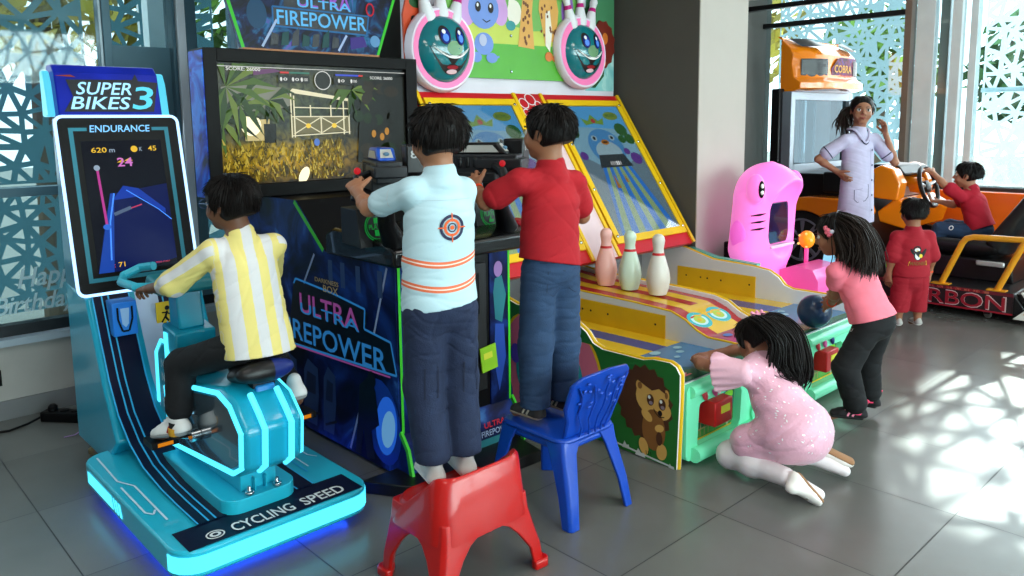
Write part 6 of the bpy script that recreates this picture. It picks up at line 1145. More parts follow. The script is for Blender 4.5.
for lx, ly, sx, sy in ((-1.765, 1.925, 1, -1), (-1.755, 2.225, 1, 1), (-2.165, 1.925, -1, -1), (-2.165, 2.225, -1, 1)):
    tx_, ty_ = (-2.115 if sx < 0 else -1.825), (1.95 if sy < 0 else 2.20); b = MB()
    sec = lambda cx, cy, z, w, t: [(cx + sx * t, cy - sy * w, z), (cx + sx * t, cy + sy * t * 0.4, z), (cx + sx * t * 0.4, cy + sy * t, z), (cx - sx * w, cy + sy * t, z), (cx - sx * w, cy + sy * (t - 0.012), z), (cx + sx * (t - 0.012), cy - sy * w, z)]
    R_ = [sec(tx_, ty_, SB - 0.012, 0.075, 0.018), sec(tx_ + sx * 0.006, ty_ + sy * 0.004, 0.25, 0.05, 0.02), sec(lx * 0.7 + tx_ * 0.3, ly * 0.7 + ty_ * 0.3, 0.11, 0.034, 0.02), sec(lx, ly, 0.0, 0.026, 0.02)]
    n = 6; vs = [p for r in R_ for p in r]; b.add(vs, [(r * n + i, r * n + (i + 1) % n, (r + 1) * n + (i + 1) % n, (r + 1) * n + i) for r in range(3) for i in range(n)] + [tuple(range(n))[::-1], tuple(range(3 * n, 4 * n))], blup); b.build('leg', bt, smooth=50, bevel=0.004)
# ------------------------------------------------------------------ people: one skin each, with hair and clothes as its children
def A_(p): return np.array(p, float)
def nrm(v): v = A_(v); return v / (np.linalg.norm(v) + 1e-9)
def folds(seed, amp, freq):
    r = np.random.default_rng(seed); K = r.normal(size=(7, 3)) * freq * np.array([0.6, 0.6, 1.5]); ph = r.uniform(0, 6.28, 7)
    def f(P):
        w = P + 0.02 * np.sin(P[..., [1, 2, 0]] * freq * 0.6 + ph[:3]); sm = sum(np.sin(w @ K[i] + ph[i]) for i in range(3)) / 2.2
        cr = sum((1 - np.abs(np.sin(w @ K[i] * 0.6 + ph[i]))) ** 4 * np.clip(np.sin(w @ K[(i + 2) % 7][[1, 2, 0]] * 0.35 + ph[i - 1]) + 0.4, 0, 1) for i in range(3, 7))
        return amp * (0.30 * sm + 1.15 * cr)
    return f
def skin_mat(name, col): return M(name, col, 0.5, sss=0.12, var=0.04, vs=20)
hairm = M('black hair', (15, 11, 10), 0.5, var=0.25, vs=40, bump=0.3, bs=200, spec=0.18)
def basis(F, U=(0, 0, 1)):
    F = nrm(F); R = nrm(np.cross(F, U)); U = np.cross(R, F); return R, F, U
class Person:
    def __init__(s, label, J, F, HF, hh, HU=(0, 0, 1), g=1.0, tone=(150, 102, 74), res=0.005, base=None, hands=None, name='person'):
        s.J = {k: A_(v) for k, v in J.items()}; s.hh = hh; s.u = hh / 0.2; s.g = g; s.R, s.F, s.U = basis(F); s.HR, s.HFv, s.HUv = basis(HF, HU); s.res = res
        s.tone = skin_mat('skin %d %d' % (tone[0], tone[1]), tone); s.label = label; s.base = base; s.hands = hands or {}; s.name = name
        s.body()
    def h(s, x, y, z): return s.J['head'] + (s.HR * x + s.HFv * y + s.HUv * z) * s.hh
    def hrot(s): return np.stack([s.HR, s.HFv, s.HUv])
    def hand(s, S, side):
        w, J = s.J['wr' + side], s.J; L = 0.66 * s.hh; o = s.hands.get(side, {}); d = nrm(o.get('d', w - J['el' + side])); pn = nrm(A_(o.get('pn', (0, 0, -1)))); pn = nrm(pn - d * (pn @ d)); sd = np.cross(d, pn) * (1 if side == 'R' else -1) * o.get('flip', 1); c = o.get('curl', 0.35)
        S.cone(w, w + d * 0.42 * L, (0.17 * L, 0.11 * L), (0.24 * L, 0.085 * L), 0.01, sd); r = 0.056 * L; sp = o.get('spread', 0.08)
        for i, (off, ln) in enumerate(((0.20, 0.42), (0.07, 0.47), (-0.06, 0.44), (-0.19, 0.34))):
            p = w + d * (0.44 - 0.05 * abs(i - 1.2) * 0.5) * L + sd * off * L; q = nrm(d + sd * (off * sp * 8)); ax = np.cross(q, pn); a = c * (0.7 + 0.12 * i)
            for k, f in enumerate((0.46, 0.30, 0.24)):
                q = q * math.cos(a) + pn * math.sin(a); pq = p + q * ln * f * L; S.cone(p, pq, r * (1 - 0.08 * k), r * (0.92 - 0.08 * k), 0.003); pn_, q_ = pn, q; p = pq
                a = c * 1.05
                pn = nrm(pn - q * (pn @ q)) if k < 2 else pn
            pn = nrm(A_(o.get('pn', (0, 0, -1)))); pn = nrm(pn - d * (pn @ d))
        p = w + d * 0.12 * L + sd * 0.16 * L; q = nrm(sd * 0.72 + d * 0.7 + pn * o.get('tc', 0.25)); m = p + q * 0.27 * L; S.cone(p, m, 0.08 * L, 0.068 * L, 0.008); q = nrm(q + pn * 0.3 * o.get('tb', 1.0) + d * 0.5); S.cone(m, m + q * 0.24 * L, 0.066 * L, 0.052 * L, 0.003)
    def body(s):
        J, u, g, hh = s.J, s.u, s.g, s.hh; S = SDF(s.res); R = s.R; Q = s.hrot(); h = s.h
        S.ell(h(0, -0.06, 0.13), A_((0.37, 0.44, 0.37)) * hh, Q, 0.02).ell(h(0, 0.10, -0.10), A_((0.30, 0.33, 0.38)) * hh, Q, 0.02).ell(h(0, 0.25, -0.385), A_((0.13, 0.13, 0.10)) * hh, Q, 0.02)
        for x in (-1, 1): S.ell(h(x * 0.15, 0.27, -0.16), A_((0.13, 0.12, 0.12)) * hh, Q, 0.02)
        for x in (-1, 1): S.ell(h(x * 0.15, 0.47, 0.02), A_((0.095, 0.09, 0.055)) * hh, Q, 0.012, op=-1)
        S.cone(h(0, 0.40, 0.03), h(0, 0.475, -0.10), 0.035 * hh, 0.055 * hh, 0.012)
        for x in (-1, 1): S.ell(h(x * 0.055, 0.43, -0.125), 0.036 * hh, k=0.006)
        S.ell(h(0, 0.405, -0.235), A_((0.10, 0.05, 0.028)) * hh, Q, 0.006).ell(h(0, 0.40, -0.285), A_((0.085, 0.05, 0.03)) * hh, Q, 0.006)
        for x in (-1, 1): S.ell(h(x * 0.365, -0.03, -0.03), A_((0.035, 0.085, 0.125)) * hh, Q, 0.008)
        S.cone(h(0, -0.06, -0.20), J['neck'], 0.20 * hh * g ** 0.5, 0.24 * hh * g ** 0.5, 0.02)
        ch = J['chest']; wa = J['waist']; pe = J['pelvis']
        S.cone(J['neck'] - s.U * 0.02 * u, ch, (0.055 * u, 0.045 * u), (0.082 * u * g, 0.058 * u * g), 0.03, R); S.cone(ch, wa, (0.082 * u * g, 0.058 * u * g), (0.075 * u * g, 0.056 * u * g), 0.03, R); S.cone(wa, pe, (0.075 * u * g, 0.056 * u * g), (0.08 * u * g, 0.065 * u * g), 0.03, R)
        for d in 'LR':
            S.cone(J['neck'] * 0.6 + ch * 0.4, J['sh' + d], 0.035 * u, 0.033 * u * g, 0.02)
            S.chain([J['sh' + d], J['el' + d], J['wr' + d]], [0.036 * u * g, 0.027 * u * g, 0.0195 * u], 0.012)
            m = J['el' + d] * 0.7 + J['wr' + d] * 0.3; S.ell(m, 0.028 * u * g, k=0.015)
            S.chain([J['hip' + d], J['kn' + d], J['an' + d]], [0.048 * u * g, 0.036 * u * g, 0.024 * u], 0.02); m = J['kn' + d] * 0.68 + J['an' + d] * 0.32; S.ell(m, 0.037 * u * g, k=0.02)
            S.cone(J['an' + d], J['toe' + d], 0.022 * u, 0.017 * u, 0.01)
            s.hand(S, d)
        b = s.base if s.base is not None else (pe[0], pe[1], 0)
        s.root = thing(s.name, tuple(float(x) for x in b), s.label, 'person')
        S.build('body', s.root, s.tone)
        for x in (-1, 1):
            b = MB(); q = Matrix(s.hrot().T.tolist()); b.ell(h(x * 0.15, 0.335, 0.02), (0.082 * hh, 0.075 * hh, 0.065 * hh), M('eyeball', (226, 222, 216), 0.2), 16, q); b.ell(h(x * 0.15, 0.392, 0.02), (0.038 * hh, 0.024 * hh, 0.038 * hh), M('iris', (32, 20, 14), 0.15), 14, q); b.build('eye', s.root, smooth=60)
            b = MB(); b.tube([h(x * 0.06, 0.435, 0.115), h(x * 0.14, 0.425, 0.140), h(x * 0.24, 0.365, 0.115)], [0.014 * hh, 0.018 * hh, 0.008 * hh], hairm, 8, flat=0.6); b.tube([h(x * 0.075, 0.42, 0.045), h(x * 0.15, 0.43, 0.072), h(x * 0.23, 0.375, 0.045)], [0.006 * hh, 0.011 * hh, 0.006 * hh], hairm, 6); b.build('eyebrow', s.root, smooth=60)
        b = MB(); b.tube([h(-0.10, 0.425, -0.255), h(-0.04, 0.452, -0.243), h(0, 0.455, -0.247), h(0.04, 0.452, -0.243), h(0.10, 0.425, -0.255)], [0.008 * hh, 0.02 * hh, 0.018 * hh, 0.02 * hh, 0.008 * hh], M('lips', (140, 74, 66), 0.4), 8); b.tube([h(-0.09, 0.425, -0.265), h(0, 0.45, -0.285), h(0.09, 0.425, -0.265)], [0.008 * hh, 0.026 * hh, 0.008 * hh], M('lips'), 8); b.build('lips', s.root, smooth=60)
    def hair(s, long=0, seed=1, locks=150, back=-0.30, puff=1.0, fringe=0.20, part=None, name='hair'):
        h, hh, Q = s.h, s.hh, s.hrot(); S = SDF(0.005)
        S.ell(h(0, -0.075, 0.13), A_((0.405 * puff, 0.475 * puff, 0.41 * puff)) * hh, Q, 0.02).ell(h(0, -0.20, back + 0.22), A_((0.33, 0.30, 0.26)) * hh, Q, 0.03)
        for x in (-1, 1): S.ell(h(x * 0.34, 0.10, 0.02), A_((0.05, 0.07, 0.14)) * hh, Q, 0.015)
        S.ell(h(0, 0.52, fringe - 0.42), A_((0.40, 0.40, 0.44)) * hh, Q, 0.015, op=-1)
        for x in (-1, 1): S.ell(h(x * 0.44, 0.02, -0.10), A_((0.16, 0.13, 0.16)) * hh, Q, 0.012, op=-1)
        S.cut(h(0, 0, back), -(s.HUv * 0.9 + s.HFv * 0.25)); vs, fs = S.mesh(folds(seed, 0.0016, 150))
        b = MB(); b.add([tuple(v) for v in vs], [tuple(int(i) for i in f) for f in fs], hairm); r = random.Random(seed)
        for _ in range(locks * 4):
            az = r.uniform(-PI, PI); el = r.uniform(-0.25, 1.35); x, y = math.sin(az) * math.cos(el), -math.cos(az) * math.cos(el); z = math.sin(el)
            if y > 0.45 and z < 0.30: continue
            p = A_((x * 0.40 * puff, -0.075 + y * 0.47 * puff, 0.13 + z * 0.405 * puff)); n = nrm(p - A_((0, -0.07, 0.1))); dn = A_((x * 0.6, y * 0.8 + 0.1, -0.55 + 0.3 * r.random())); t = nrm(dn - n * (dn @ n)) if abs(z) < 0.97 else nrm(A_((r.gauss(0, 1), r.gauss(0, 1), 0)))
            L = r.uniform(0.14, 0.30); pts = [p - n * 0.01, p + t * L * 0.5 + n * 0.008, p + t * L + n * r.uniform(-0.015, 0.016)]
            if pts[-1][2] < back + 0.02: continue
            if pts[-1][1] > 0.15 and pts[-1][2] < fringe - 0.05: continue
            b.tube([h(*q) for q in pts], [0.008 * hh, 0.012 * hh, 0.002 * hh], hairm, 4, caps=False)
        return b.build(name, s.root, smooth=70, merge=False)
    def strands(s, paths, r0, name='hair_strand', mat=None, n=10, seed=2, spread=0.03):
        b = MB(); rr = random.Random(seed)
        for P in paths:
            for _ in range(n):
                o = A_([rr.gauss(0, spread) for _ in range(3)]) * s.hh * 3; Q = [A_(p) + o * (0.35 + 0.65 * i / (len(P) - 1)) for i, p in enumerate(P)]
                S_ = []
                for i in range(len(Q) - 1):
                    for k in range(4):
                        t = k / 4; a = Q[max(0, i - 1)]; c = Q[i]; d = Q[i + 1]; e = Q[min(len(Q) - 1, i + 2)]
                        S_.append(0.5 * ((2 * c) + (-a + d) * t + (2 * a - 5 * c + 4 * d - e) * t * t + (-a + 3 * c - 3 * d + e) * t ** 3))
                S_.append(Q[-1]); m = len(S_); b.tube(S_, [r0 * (0.55 + 0.6 * math.sin(PI * (0.15 + 0.85 * i / m))) * (1 if i < m - 2 else 0.4) for i in range(m)], mat or hairm, 6)
        return b.build(name, s.root, smooth=70, merge=False)
    def top(s, mats, name='shirt', sleeve=0.75, hem=None, ease=0.010, flare=0.0, seed=1, amp=0.0025, fr=38, collar=True, pick=None, attrs=None, wid=1.0, slv_r=0.012, hem_n=None):
        J, u, g = s.J, s.u, s.g; e = ease * u; S = SDF(s.res); R = s.R; pe, wa, ch = J['pelvis'], J['waist'], J['chest']; hm = A_(hem) if hem is not None else pe; dn = nrm(hm - wa)
        S.cone(J['neck'] - s.U * 0.035 * u, ch, (0.062 * u, 0.052 * u), (0.10 * u * g * wid + e, 0.074 * u * g + e), 0.006, R); S.cone(ch, wa, (0.10 * u * g * wid + e, 0.074 * u * g + e), (0.103 * u * g * wid + e, 0.077 * u * g + e), 0.004, R)
        S.cone(wa, hm + dn * 0.06 * u, (0.102 * u * g * wid + e, 0.076 * u * g + e), (0.112 * u * g * wid + e + flare, 0.092 * u * g + e + flare), 0.004, R)
        for d in 'LR':
            S.cone(J['neck'] * 0.65 + ch * 0.35, J['sh' + d], 0.046 * u, 0.036 * u * g + e * 0.5, 0.02); el = J['el' + d]; en = J['sh' + d] + (el - J['sh' + d]) * min(1.0, sleeve)
            S.cone(J['sh' + d], en, 0.036 * u * g + e * 0.5, 0.034 * u * g + slv_r * u, 0.015)
            if sleeve > 1: S.cone(el, el + (J['wr' + d] - el) * (sleeve - 1), 0.034 * u * g + slv_r * u, 0.028 * u + slv_r * u * 0.8, 0.015)
        if collar: S.cone(J['neck'] + s.U * 0.002 * u, J['neck'] - s.U * 0.03 * u, 0.28 * s.hh * g ** 0.5, 0.33 * s.hh * g ** 0.5, 0.012)
        S.cut(hm, hem_n if hem_n is not None else dn)
        nf = folds(seed, amp * u, fr / u)
        return S.build(name, s.root, mats, nf, pick, attrs)
    def bottom(s, mats, name='trousers', length=0.95, ease=0.012, seed=2, amp=0.003, fr=42, cuff=0.004, wide=1.0, pick=None, seat=1.0, cutz=None):
        J, u, g = s.J, s.u, s.g; e = ease * u; S = SDF(s.res); R = s.R; pe, wa = J['pelvis'], J['waist']
        S.cone(pe + (wa - pe) * 0.35, pe, (0.092 * u * g + e, 0.072 * u * g + e), (0.096 * u * g + e, 0.08 * u * g * seat + e), 0.03, R)
        for d in 'LR':
            hp_, kn, an = J['hip' + d], J['kn' + d], J['an' + d]
            S.cone(hp_, kn, 0.052 * u * g + e, 0.044 * u * g * wide + e, 0.025)
            L = np.linalg.norm(kn - hp_) / (np.linalg.norm(kn - hp_) + np.linalg.norm(an - kn))
            t = min(1.0, (length - 0.5) * 2); S.cone(kn, kn + (an - kn) * t, 0.044 * u * g * wide + e, 0.034 * u * g * wide + e + cuff, 0.02)
        if cutz: S.cut((0, 0, cutz), (0, 0, -1))
        return S.build(name, s.root, mats, folds(seed, amp * u, fr / u), pick)
    def shoe(s, d, upper, sole, L=None, up=(0, 0, 1), name='shoe', toe=None, lift=0.0, heel=None):
        J, u = s.J, s.u; L = L or 0.17 * u; U = nrm(up); an = J['an' + d]; f = A_(toe) if toe is not None else J['toe' + d] - an; f = nrm(f - U * (f @ U)); sd = np.cross(f, U)
        h0 = A_(heel) if heel is not None else an - U * (an @ U - J['toe' + d] @ U) - f * 0.25 * L; z = h0 + U * (0.02 * u + lift)
        S = SDF(0.004); S.cone(z + f * 0.14 * L, z + f * 0.80 * L, (0.145 * L, 0.15 * L), (0.165 * L, 0.10 * L), 0.01, sd); S.cone(z + f * 0.16 * L + U * 0.05 * L, z + f * 0.22 * L + U * 0.28 * L, (0.135 * L, 0.15 * L), (0.12 * L, 0.13 * L), 0.02, sd); S.cone(z + f * 0.3 * L + U * 0.22 * L, z + f * 0.66 * L + U * 0.08 * L, (0.11 * L, 0.08 * L), (0.12 * L, 0.06 * L), 0.02, sd)
        S.cut(z - U * 0.03 * L, -U); sh = S.build(name, s.root, upper)
        S = SDF(0.004); S.cone(z + f * 0.13 * L - U * 0.04 * L, z + f * 0.82 * L - U * 0.04 * L, (0.155 * L, 0.07 * L), (0.172 * L, 0.07 * L), 0.01, sd); S.cut(z - U * 0.10 * L, -U); S.cut(z - U * 0.01 * L, U); S.build('sole', sh, sole)
        return sh, z, f, sd, U, L
def shoe_lines(sh, z, f, sd, U, L, mat, side, name='shoe_stripe', n=3):
    for k in range(n):
        b = MB(); a = z + f * (0.36 + 0.12 * k) * L + sd * side * 0.155 * L - U * 0.0 * L; c = z + f * (0.28 + 0.12 * k) * L + sd * side * 0.118 * L + U * 0.15 * L; b.tube([a, (a + c) / 2 + sd * side * 0.012 * L, c], 0.024 * L, mat, 6, flat=0.35, up=tuple(sd)); b.build(name, sh)
def laces(sh, z, f, sd, U, L, mat):
    b = MB()
    for k in range(4): c = z + f * (0.36 + 0.075 * k) * L + U * (0.30 - 0.045 * k) * L; b.tube([c - sd * 0.07 * L, c + U * 0.012 * L, c + sd * 0.07 * L], 0.014 * L, mat, 6)
    b.build('laces', sh)
def band_mat(name, attr, stops, rough=0.8, bump=0.15):
    """Cloth whose constant-colour bands follow a coordinate woven along the garment."""
    m = bpy.data.materials.new(name); m.use_nodes = True; nt = m.node_tree; b = nt.nodes['Principled BSDF']; L = nt.links.new
    at = nt.nodes.new('ShaderNodeAttribute'); at.attribute_name = attr; r = nt.nodes.new('ShaderNodeValToRGB'); r.color_ramp.interpolation = 'CONSTANT'; L(at.outputs['Fac'], r.inputs[0]); e = r.color_ramp.elements
    while len(e) < len(stops): e.new(0.5)
    for q, (p, c) in zip(e, stops): q.position = p; q.color = lin(c) + (1,)
    L(r.outputs[0], b.inputs['Base Color']); b.inputs['Roughness'].default_value = rough
    tc = nt.nodes.new('ShaderNodeTexCoord'); n = nt.nodes.new('ShaderNodeTexNoise'); n.inputs['Scale'].default_value = 180; L(tc.outputs['Object'], n.inputs['Vector']); bp = nt.nodes.new('ShaderNodeBump'); bp.inputs['Strength'].default_value = bump; bp.inputs['Distance'].default_value = 0.002; L(n.outputs['Fac'], bp.inputs['Height']); L(bp.outputs['Normal'], b.inputs['Normal'])
    return m
def cloth(name, col, rough=0.85, var=0.06, bump=0.2, bs=220, **k): return M(name, col, rough, var=var, vs=25, bump=bump, bs=bs, **k)
from mathutils.bvhtree import BVHTree
class OnCloth(Fr):      # artwork printed on a garment: every point is laid onto the cloth
    def __init__(s, mb, ob, o, u, v, look):
        Fr.__init__(s, mb, o, u, v); w = world_loc(ob); s.t = BVHTree.FromPolygons([p.co + w for p in ob.data.vertices], [tuple(p.vertices) for p in ob.data.polygons]); s.d = V3(look).normalized()
    def p(s, a, b, l=1):
        q = s.o + s.u * a + s.v * b; hit = s.t.ray_cast(q - s.d * 0.3, s.d)[0]; return (hit if hit else q) - s.d * (0.0012 + 0.0006 * l)

denim = cloth('dark denim', (30, 40, 66), bump=0.35, var=0.14); denim2 = cloth('mid denim', (40, 62, 92), bump=0.35, var=0.16); blackc = cloth('black cotton', (17, 17, 20), var=0.1); wshoe = M('white leather', (226, 224, 222), 0.45, var=0.03); wsole = M('white rubber', (232, 230, 226), 0.55); bsole = M('black sole', (20, 20, 22), 0.6)
def hip_set(J, p, r, l, kn, an, toe):
    pass
# ---- boy in light blue on the red chair
F = (-0.93, 0.30, 0); P = Person('boy in light blue target-print shirt standing on the red chair, aiming a mounted toy gun', dict(head=(-1.925, 1.494, 1.383), neck=(-1.918, 1.497, 1.275), chest=(-1.92, 1.495, 1.15), waist=(-1.925, 1.49, 1.0), pelvis=(-1.92, 1.49, 0.87),
    shL=(-1.942, 1.408, 1.226), shR=(-1.90, 1.572, 1.218), elL=(-2.125, 1.37, 1.165), wrL=(-2.29, 1.432, 1.205), elR=(-2.03, 1.66, 1.08), wrR=(-2.22, 1.70, 1.15), hipL=(-1.925, 1.43, 0.84), hipR=(-1.905, 1.545, 0.84), knL=(-1.955, 1.442, 0.605), knR=(-1.93, 1.568, 0.605), anL=(-1.925, 1.452, 0.335), anR=(-1.905, 1.565, 0.335), toeL=(-2.015, 1.482, 0.288), toeR=(-1.995, 1.595, 0.288)),
    F, (-0.985, 0.08, 0), 0.185, g=1.05, tone=(164, 112, 82), res=0.004, base=(-1.92, 1.5, 0.27), hands={'L': dict(d=(-0.7, 0.25, 0.45), pn=(0.2, 0.3, -0.8), curl=0.55), 'R': dict(d=(-1, 0, 0.3), pn=(0, -0.3, -1), curl=0.6)})
P.hair(seed=3, locks=220, puff=1.10, back=-0.30)
sb = P.top(band_mat('light blue shirt cloth', 'h', [(0.0, (180, 207, 216)), (0.1395, (226, 110, 70)), (0.147, (236, 216, 206)), (0.151, (226, 110, 70)), (0.1585, (180, 207, 216)), (0.2115, (226, 110, 70)), (0.219, (236, 216, 206)), (0.223, (226, 110, 70)), (0.2305, (180, 207, 216))]), sleeve=0.68, hem=(-1.922, 1.488, 0.868), ease=0.017, flare=0.002, seed=4, amp=0.0020, hem_n=(0.05, 0.10, -1), slv_r=0.013, wid=1.0,
    attrs={'h': lambda v: np.where((v - A_((-1.92, 1.49, 0))) @ A_(F) < 0.03, (v[:, 2] - 0.79) - 0.05 * ((v - A_((-1.92, 1.49, 0))) @ P.R) - 1.5 * ((v - A_((-1.92, 1.49, 0))) @ P.R) ** 2 + 0.01, 0.0)})
b = MB(); a = OnCloth(b, sb, V3((-1.86, 1.475, 1.12)), P.R, (0, 0, 1), F); og, nv = M('print orange', (226, 96, 44), 0.6), M('print navy', (30, 32, 66), 0.6)
a.o = V3((-1.92, 1.49, 1.118)) + V3(P.R) * 0.012; a.ring(0, 0, 0.040, 0.040, 0.009, nv, 2); a.ring(0, 0, 0.027, 0.027, 0.008, og, 2); a.ring(0, 0, 0.0145, 0.0145, 0.004, nv, 2); a.el(0, 0, 0.007, 0.007, og, 2, n=12)
for q in ([(-0.045, 0), (-0.018, 0)], [(0.018, 0), (0.045, 0)], [(0, -0.045), (0, -0.018)], [(0, 0.018), (0, 0.045)]): a.li(q, 0.004, og, 4)
b.build('target_print', sb, smooth=0, merge=False)
b = MB(); a = OnCloth(b, sb, V3((-1.92, 1.49, 1.2)), P.R, (0, 0, 1), F); a.li([(-0.09 + 0.02 * i, 0.0) for i in range(10)], 0.002, M('shirt seam', (160, 185, 195), 0.8), 1); b.build('yoke_seam', sb, smooth=0, merge=False)
tr = P.bottom(denim, seed=5, length=0.99, ease=0.019, wide=1.06, amp=0.0026, cutz=0.362)
b = MB(); a = OnCloth(b, tr, V3((-1.92, 1.50, 0.68)), P.R, (0, 0, 1), F); sm = M('denim seam', (20, 26, 46), 0.8)
for q in ([(-0.085, 0.0), (-0.085, -0.10), (-0.04, -0.10), (-0.04, 0.0), (-0.085, 0.0)], [(0.05, 0.0), (0.05, -0.10), (0.10, -0.10), (0.10, 0.0), (0.05, 0.0)]): a.li(q, 0.003, sm, 1)
b.build('pocket_seam', tr, smooth=0, merge=False)
for d in 'LR': q = P.shoe(d, wshoe, wsole, L=0.19, toe=F); laces(*q, wsole)
# ---- boy in the red tee on the blue chair
F = (-1.0, -0.05, 0); P = Person('boy in red tee and jeans standing on the blue chair, holding a black toy gun', dict(head=(-1.995, 2.055, 1.39), neck=(-1.985, 2.062, 1.268), chest=(-1.985, 2.062, 1.14), waist=(-1.99, 2.06, 1.02), pelvis=(-1.99, 2.06, 0.90), shL=(-2.02, 1.94, 1.222), shR=(-1.968, 2.168, 1.205), elL=(-2.148, 1.885, 1.14), wrL=(-2.25, 1.932, 1.19), elR=(-1.995, 2.245, 1.07), wrR=(-2.17, 2.26, 1.13),
    hipL=(-1.99, 2.0, 0.87), hipR=(-1.985, 2.12, 0.87), knL=(-1.998, 1.99, 0.615), knR=(-1.988, 2.128, 0.615), anL=(-2.0, 1.985, 0.375), anR=(-1.985, 2.125, 0.375), toeL=(-2.10, 1.98, 0.332), toeR=(-2.085, 2.12, 0.332)), F, (-0.98, -0.22, 0), 0.19, g=1.06, tone=(150, 100, 72), res=0.004, base=(-1.99, 2.06, 0.316), hands={'L': dict(d=(-0.75, 0.2, 0.5), pn=(0.2, 0.5, -0.6), curl=0.5), 'R': dict(d=(-1, -0.2, 0.3), pn=(0, -0.5, -1), curl=0.6)})
P.hair(seed=8, locks=190, puff=1.06, back=-0.28, fringe=0.24)
sh_ = P.top(cloth('red tee cloth', (164, 18, 30), bump=0.15), sleeve=0.66, hem=(-1.99, 2.058, 0.92), ease=0.019, seed=9, amp=0.0024, hem_n=(0, -0.2, -1), collar=True, wid=1.02, slv_r=0.020)
tr = P.bottom(denim2, name='jeans', seed=10, length=0.98, ease=0.016, wide=1.12, amp=0.0026, cuff=0.004, cutz=0.382)
b = MB(); a = OnCloth(b, tr, V3((-1.99, 2.06, 0.88)), P.R, (0, 0, 1), F); sm = M('jeans stitching', (24, 40, 66), 0.8)
for x in (-0.085, 0.025): a.li([(x, 0.02), (x, -0.055), (x + 0.03, -0.075), (x + 0.06, -0.055), (x + 0.06, 0.02), (x, 0.02)], 0.0028, sm, 1)
a.li([(-0.1 + 0.02 * i, 0.05) for i in range(11)], 0.003, sm, 1); b.build('pocket_seam', tr, smooth=0, merge=False)
for d in 'LR': q = P.shoe(d, M('dark grey suede', (52, 48, 46), 0.7), M('tan rubber', (150, 135, 115), 0.6), L=0.175, toe=F); shoe_lines(*q, M('shoe cream', (190, 180, 160), 0.5), -1, n=2)
b = MB(); w, e_ = A_((-2.25, 1.932, 1.19)), A_((-2.148, 1.885, 1.14)); c = V3(w + (e_ - w) * 0.16); ax = V3(e_ - w).normalized(); b.lathe([(0.0205, -0.007), (0.0225, -0.007), (0.0225, 0.007), (0.0205, 0.007)], c, ax, M('orange wristband', (235, 70, 24), 0.5), 20); b.build('wristband', P.root)
# ---- boy riding the cycling game
F = (-1, 0.02, 0); P = Person('boy in glasses and yellow and white striped shirt pedalling the cycling game', dict(head=(-2.66, 1.15, 1.162), neck=(-2.635, 1.172, 1.045), chest=(-2.63, 1.175, 0.94), waist=(-2.60, 1.18, 0.80), pelvis=(-2.575, 1.185, 0.685), shL=(-2.655, 1.078, 1.0), shR=(-2.625, 1.285, 1.0), elL=(-2.80, 0.99, 0.882), wrL=(-2.965, 0.962, 0.842), elR=(-2.80, 1.35, 0.88), wrR=(-2.97, 1.33, 0.855),
    hipL=(-2.585, 1.12, 0.665), hipR=(-2.585, 1.25, 0.665), knL=(-2.835, 1.01, 0.575), knR=(-2.80, 1.32, 0.60), anL=(-2.80, 0.972, 0.352), anR=(-2.60, 1.335, 0.42), toeL=(-2.90, 0.94, 0.302), toeR=(-2.70, 1.34, 0.395)), F, (-0.90, -0.46, -0.05), 0.185, g=1.05, tone=(112, 74, 54), res=0.004, base=(-2.575, 1.185, 0.6), hands={'L': dict(d=(-1, -0.1, -0.05), pn=(0, 0.3, -1), curl=0.75), 'R': dict(d=(-1, 0, -0.1), pn=(0, -0.3, -1), curl=0.75)})
P.hair(seed=13, locks=240, puff=1.08, back=-0.34)
yw, ww = (232, 214, 128), (214, 212, 214)
JJ = P.J
def stripe(v):
    t = (v - JJ['pelvis']) @ P.R; out = 0.5 + t * 2.0
    for d in 'LR':
        a0, b0 = JJ['sh' + d], JJ['el' + d]; ax = nrm(b0 - a0); w = v - a0; m = np.abs((v - JJ['chest']) @ P.R) > 0.112; ang = (w @ nrm(np.cross(ax, P.R))); out = np.where(m, 0.5 + 0.12 + ang * 2.2, out)
    return np.clip(out, 0, 1)
st = [(0.0, ww)]; x = 0.06
for k in range(8): st += [(x, yw), (x + 0.075, ww)]; x += 0.148
sh_ = P.top(band_mat('striped shirt cloth', 'u', st[:16]), sleeve=1.32, hem=(-2.565, 1.187, 0.635), ease=0.019, seed=14, amp=0.0028, fr=34, attrs={'u': stripe}, wid=1.02, hem_n=(0.12, 0, -1), slv_r=0.017)
P.bottom(blackc, seed=15, length=0.84, ease=0.013, amp=0.003)
for d, tq in (('L', (-1, -0.35, -0.28)), ('R', (-1, 0.05, -0.2))):
    q = P.shoe(d, wshoe, M('grey sole', (150, 150, 150), 0.6), L=0.20, toe=tq, up=(-0.25, 0, 1)); laces(*q, wsole); shoe_lines(*q, M('shoe red', (170, 40, 44), 0.5), -1, n=1)
b = MB(); b.lathe([(0.031, 0), (0.033, 0.0), (0.031, 0.055), (0.028, 0.055)], (-2.80, 0.972, 0.325), (0, 0, 1), M('black sock', (24, 24, 26), 0.9), 16); b.lathe([(0.0335, 0.012), (0.0345, 0.02), (0.033, 0.04)], (-2.80, 0.972, 0.325), (0.1, -0.1, 1), M('amber sock patch', (210, 150, 40), 0.8), 16); b.build('sock', P.root)
b = MB(); gm_ = M('glasses frame blue', (60, 90, 130), 0.3)
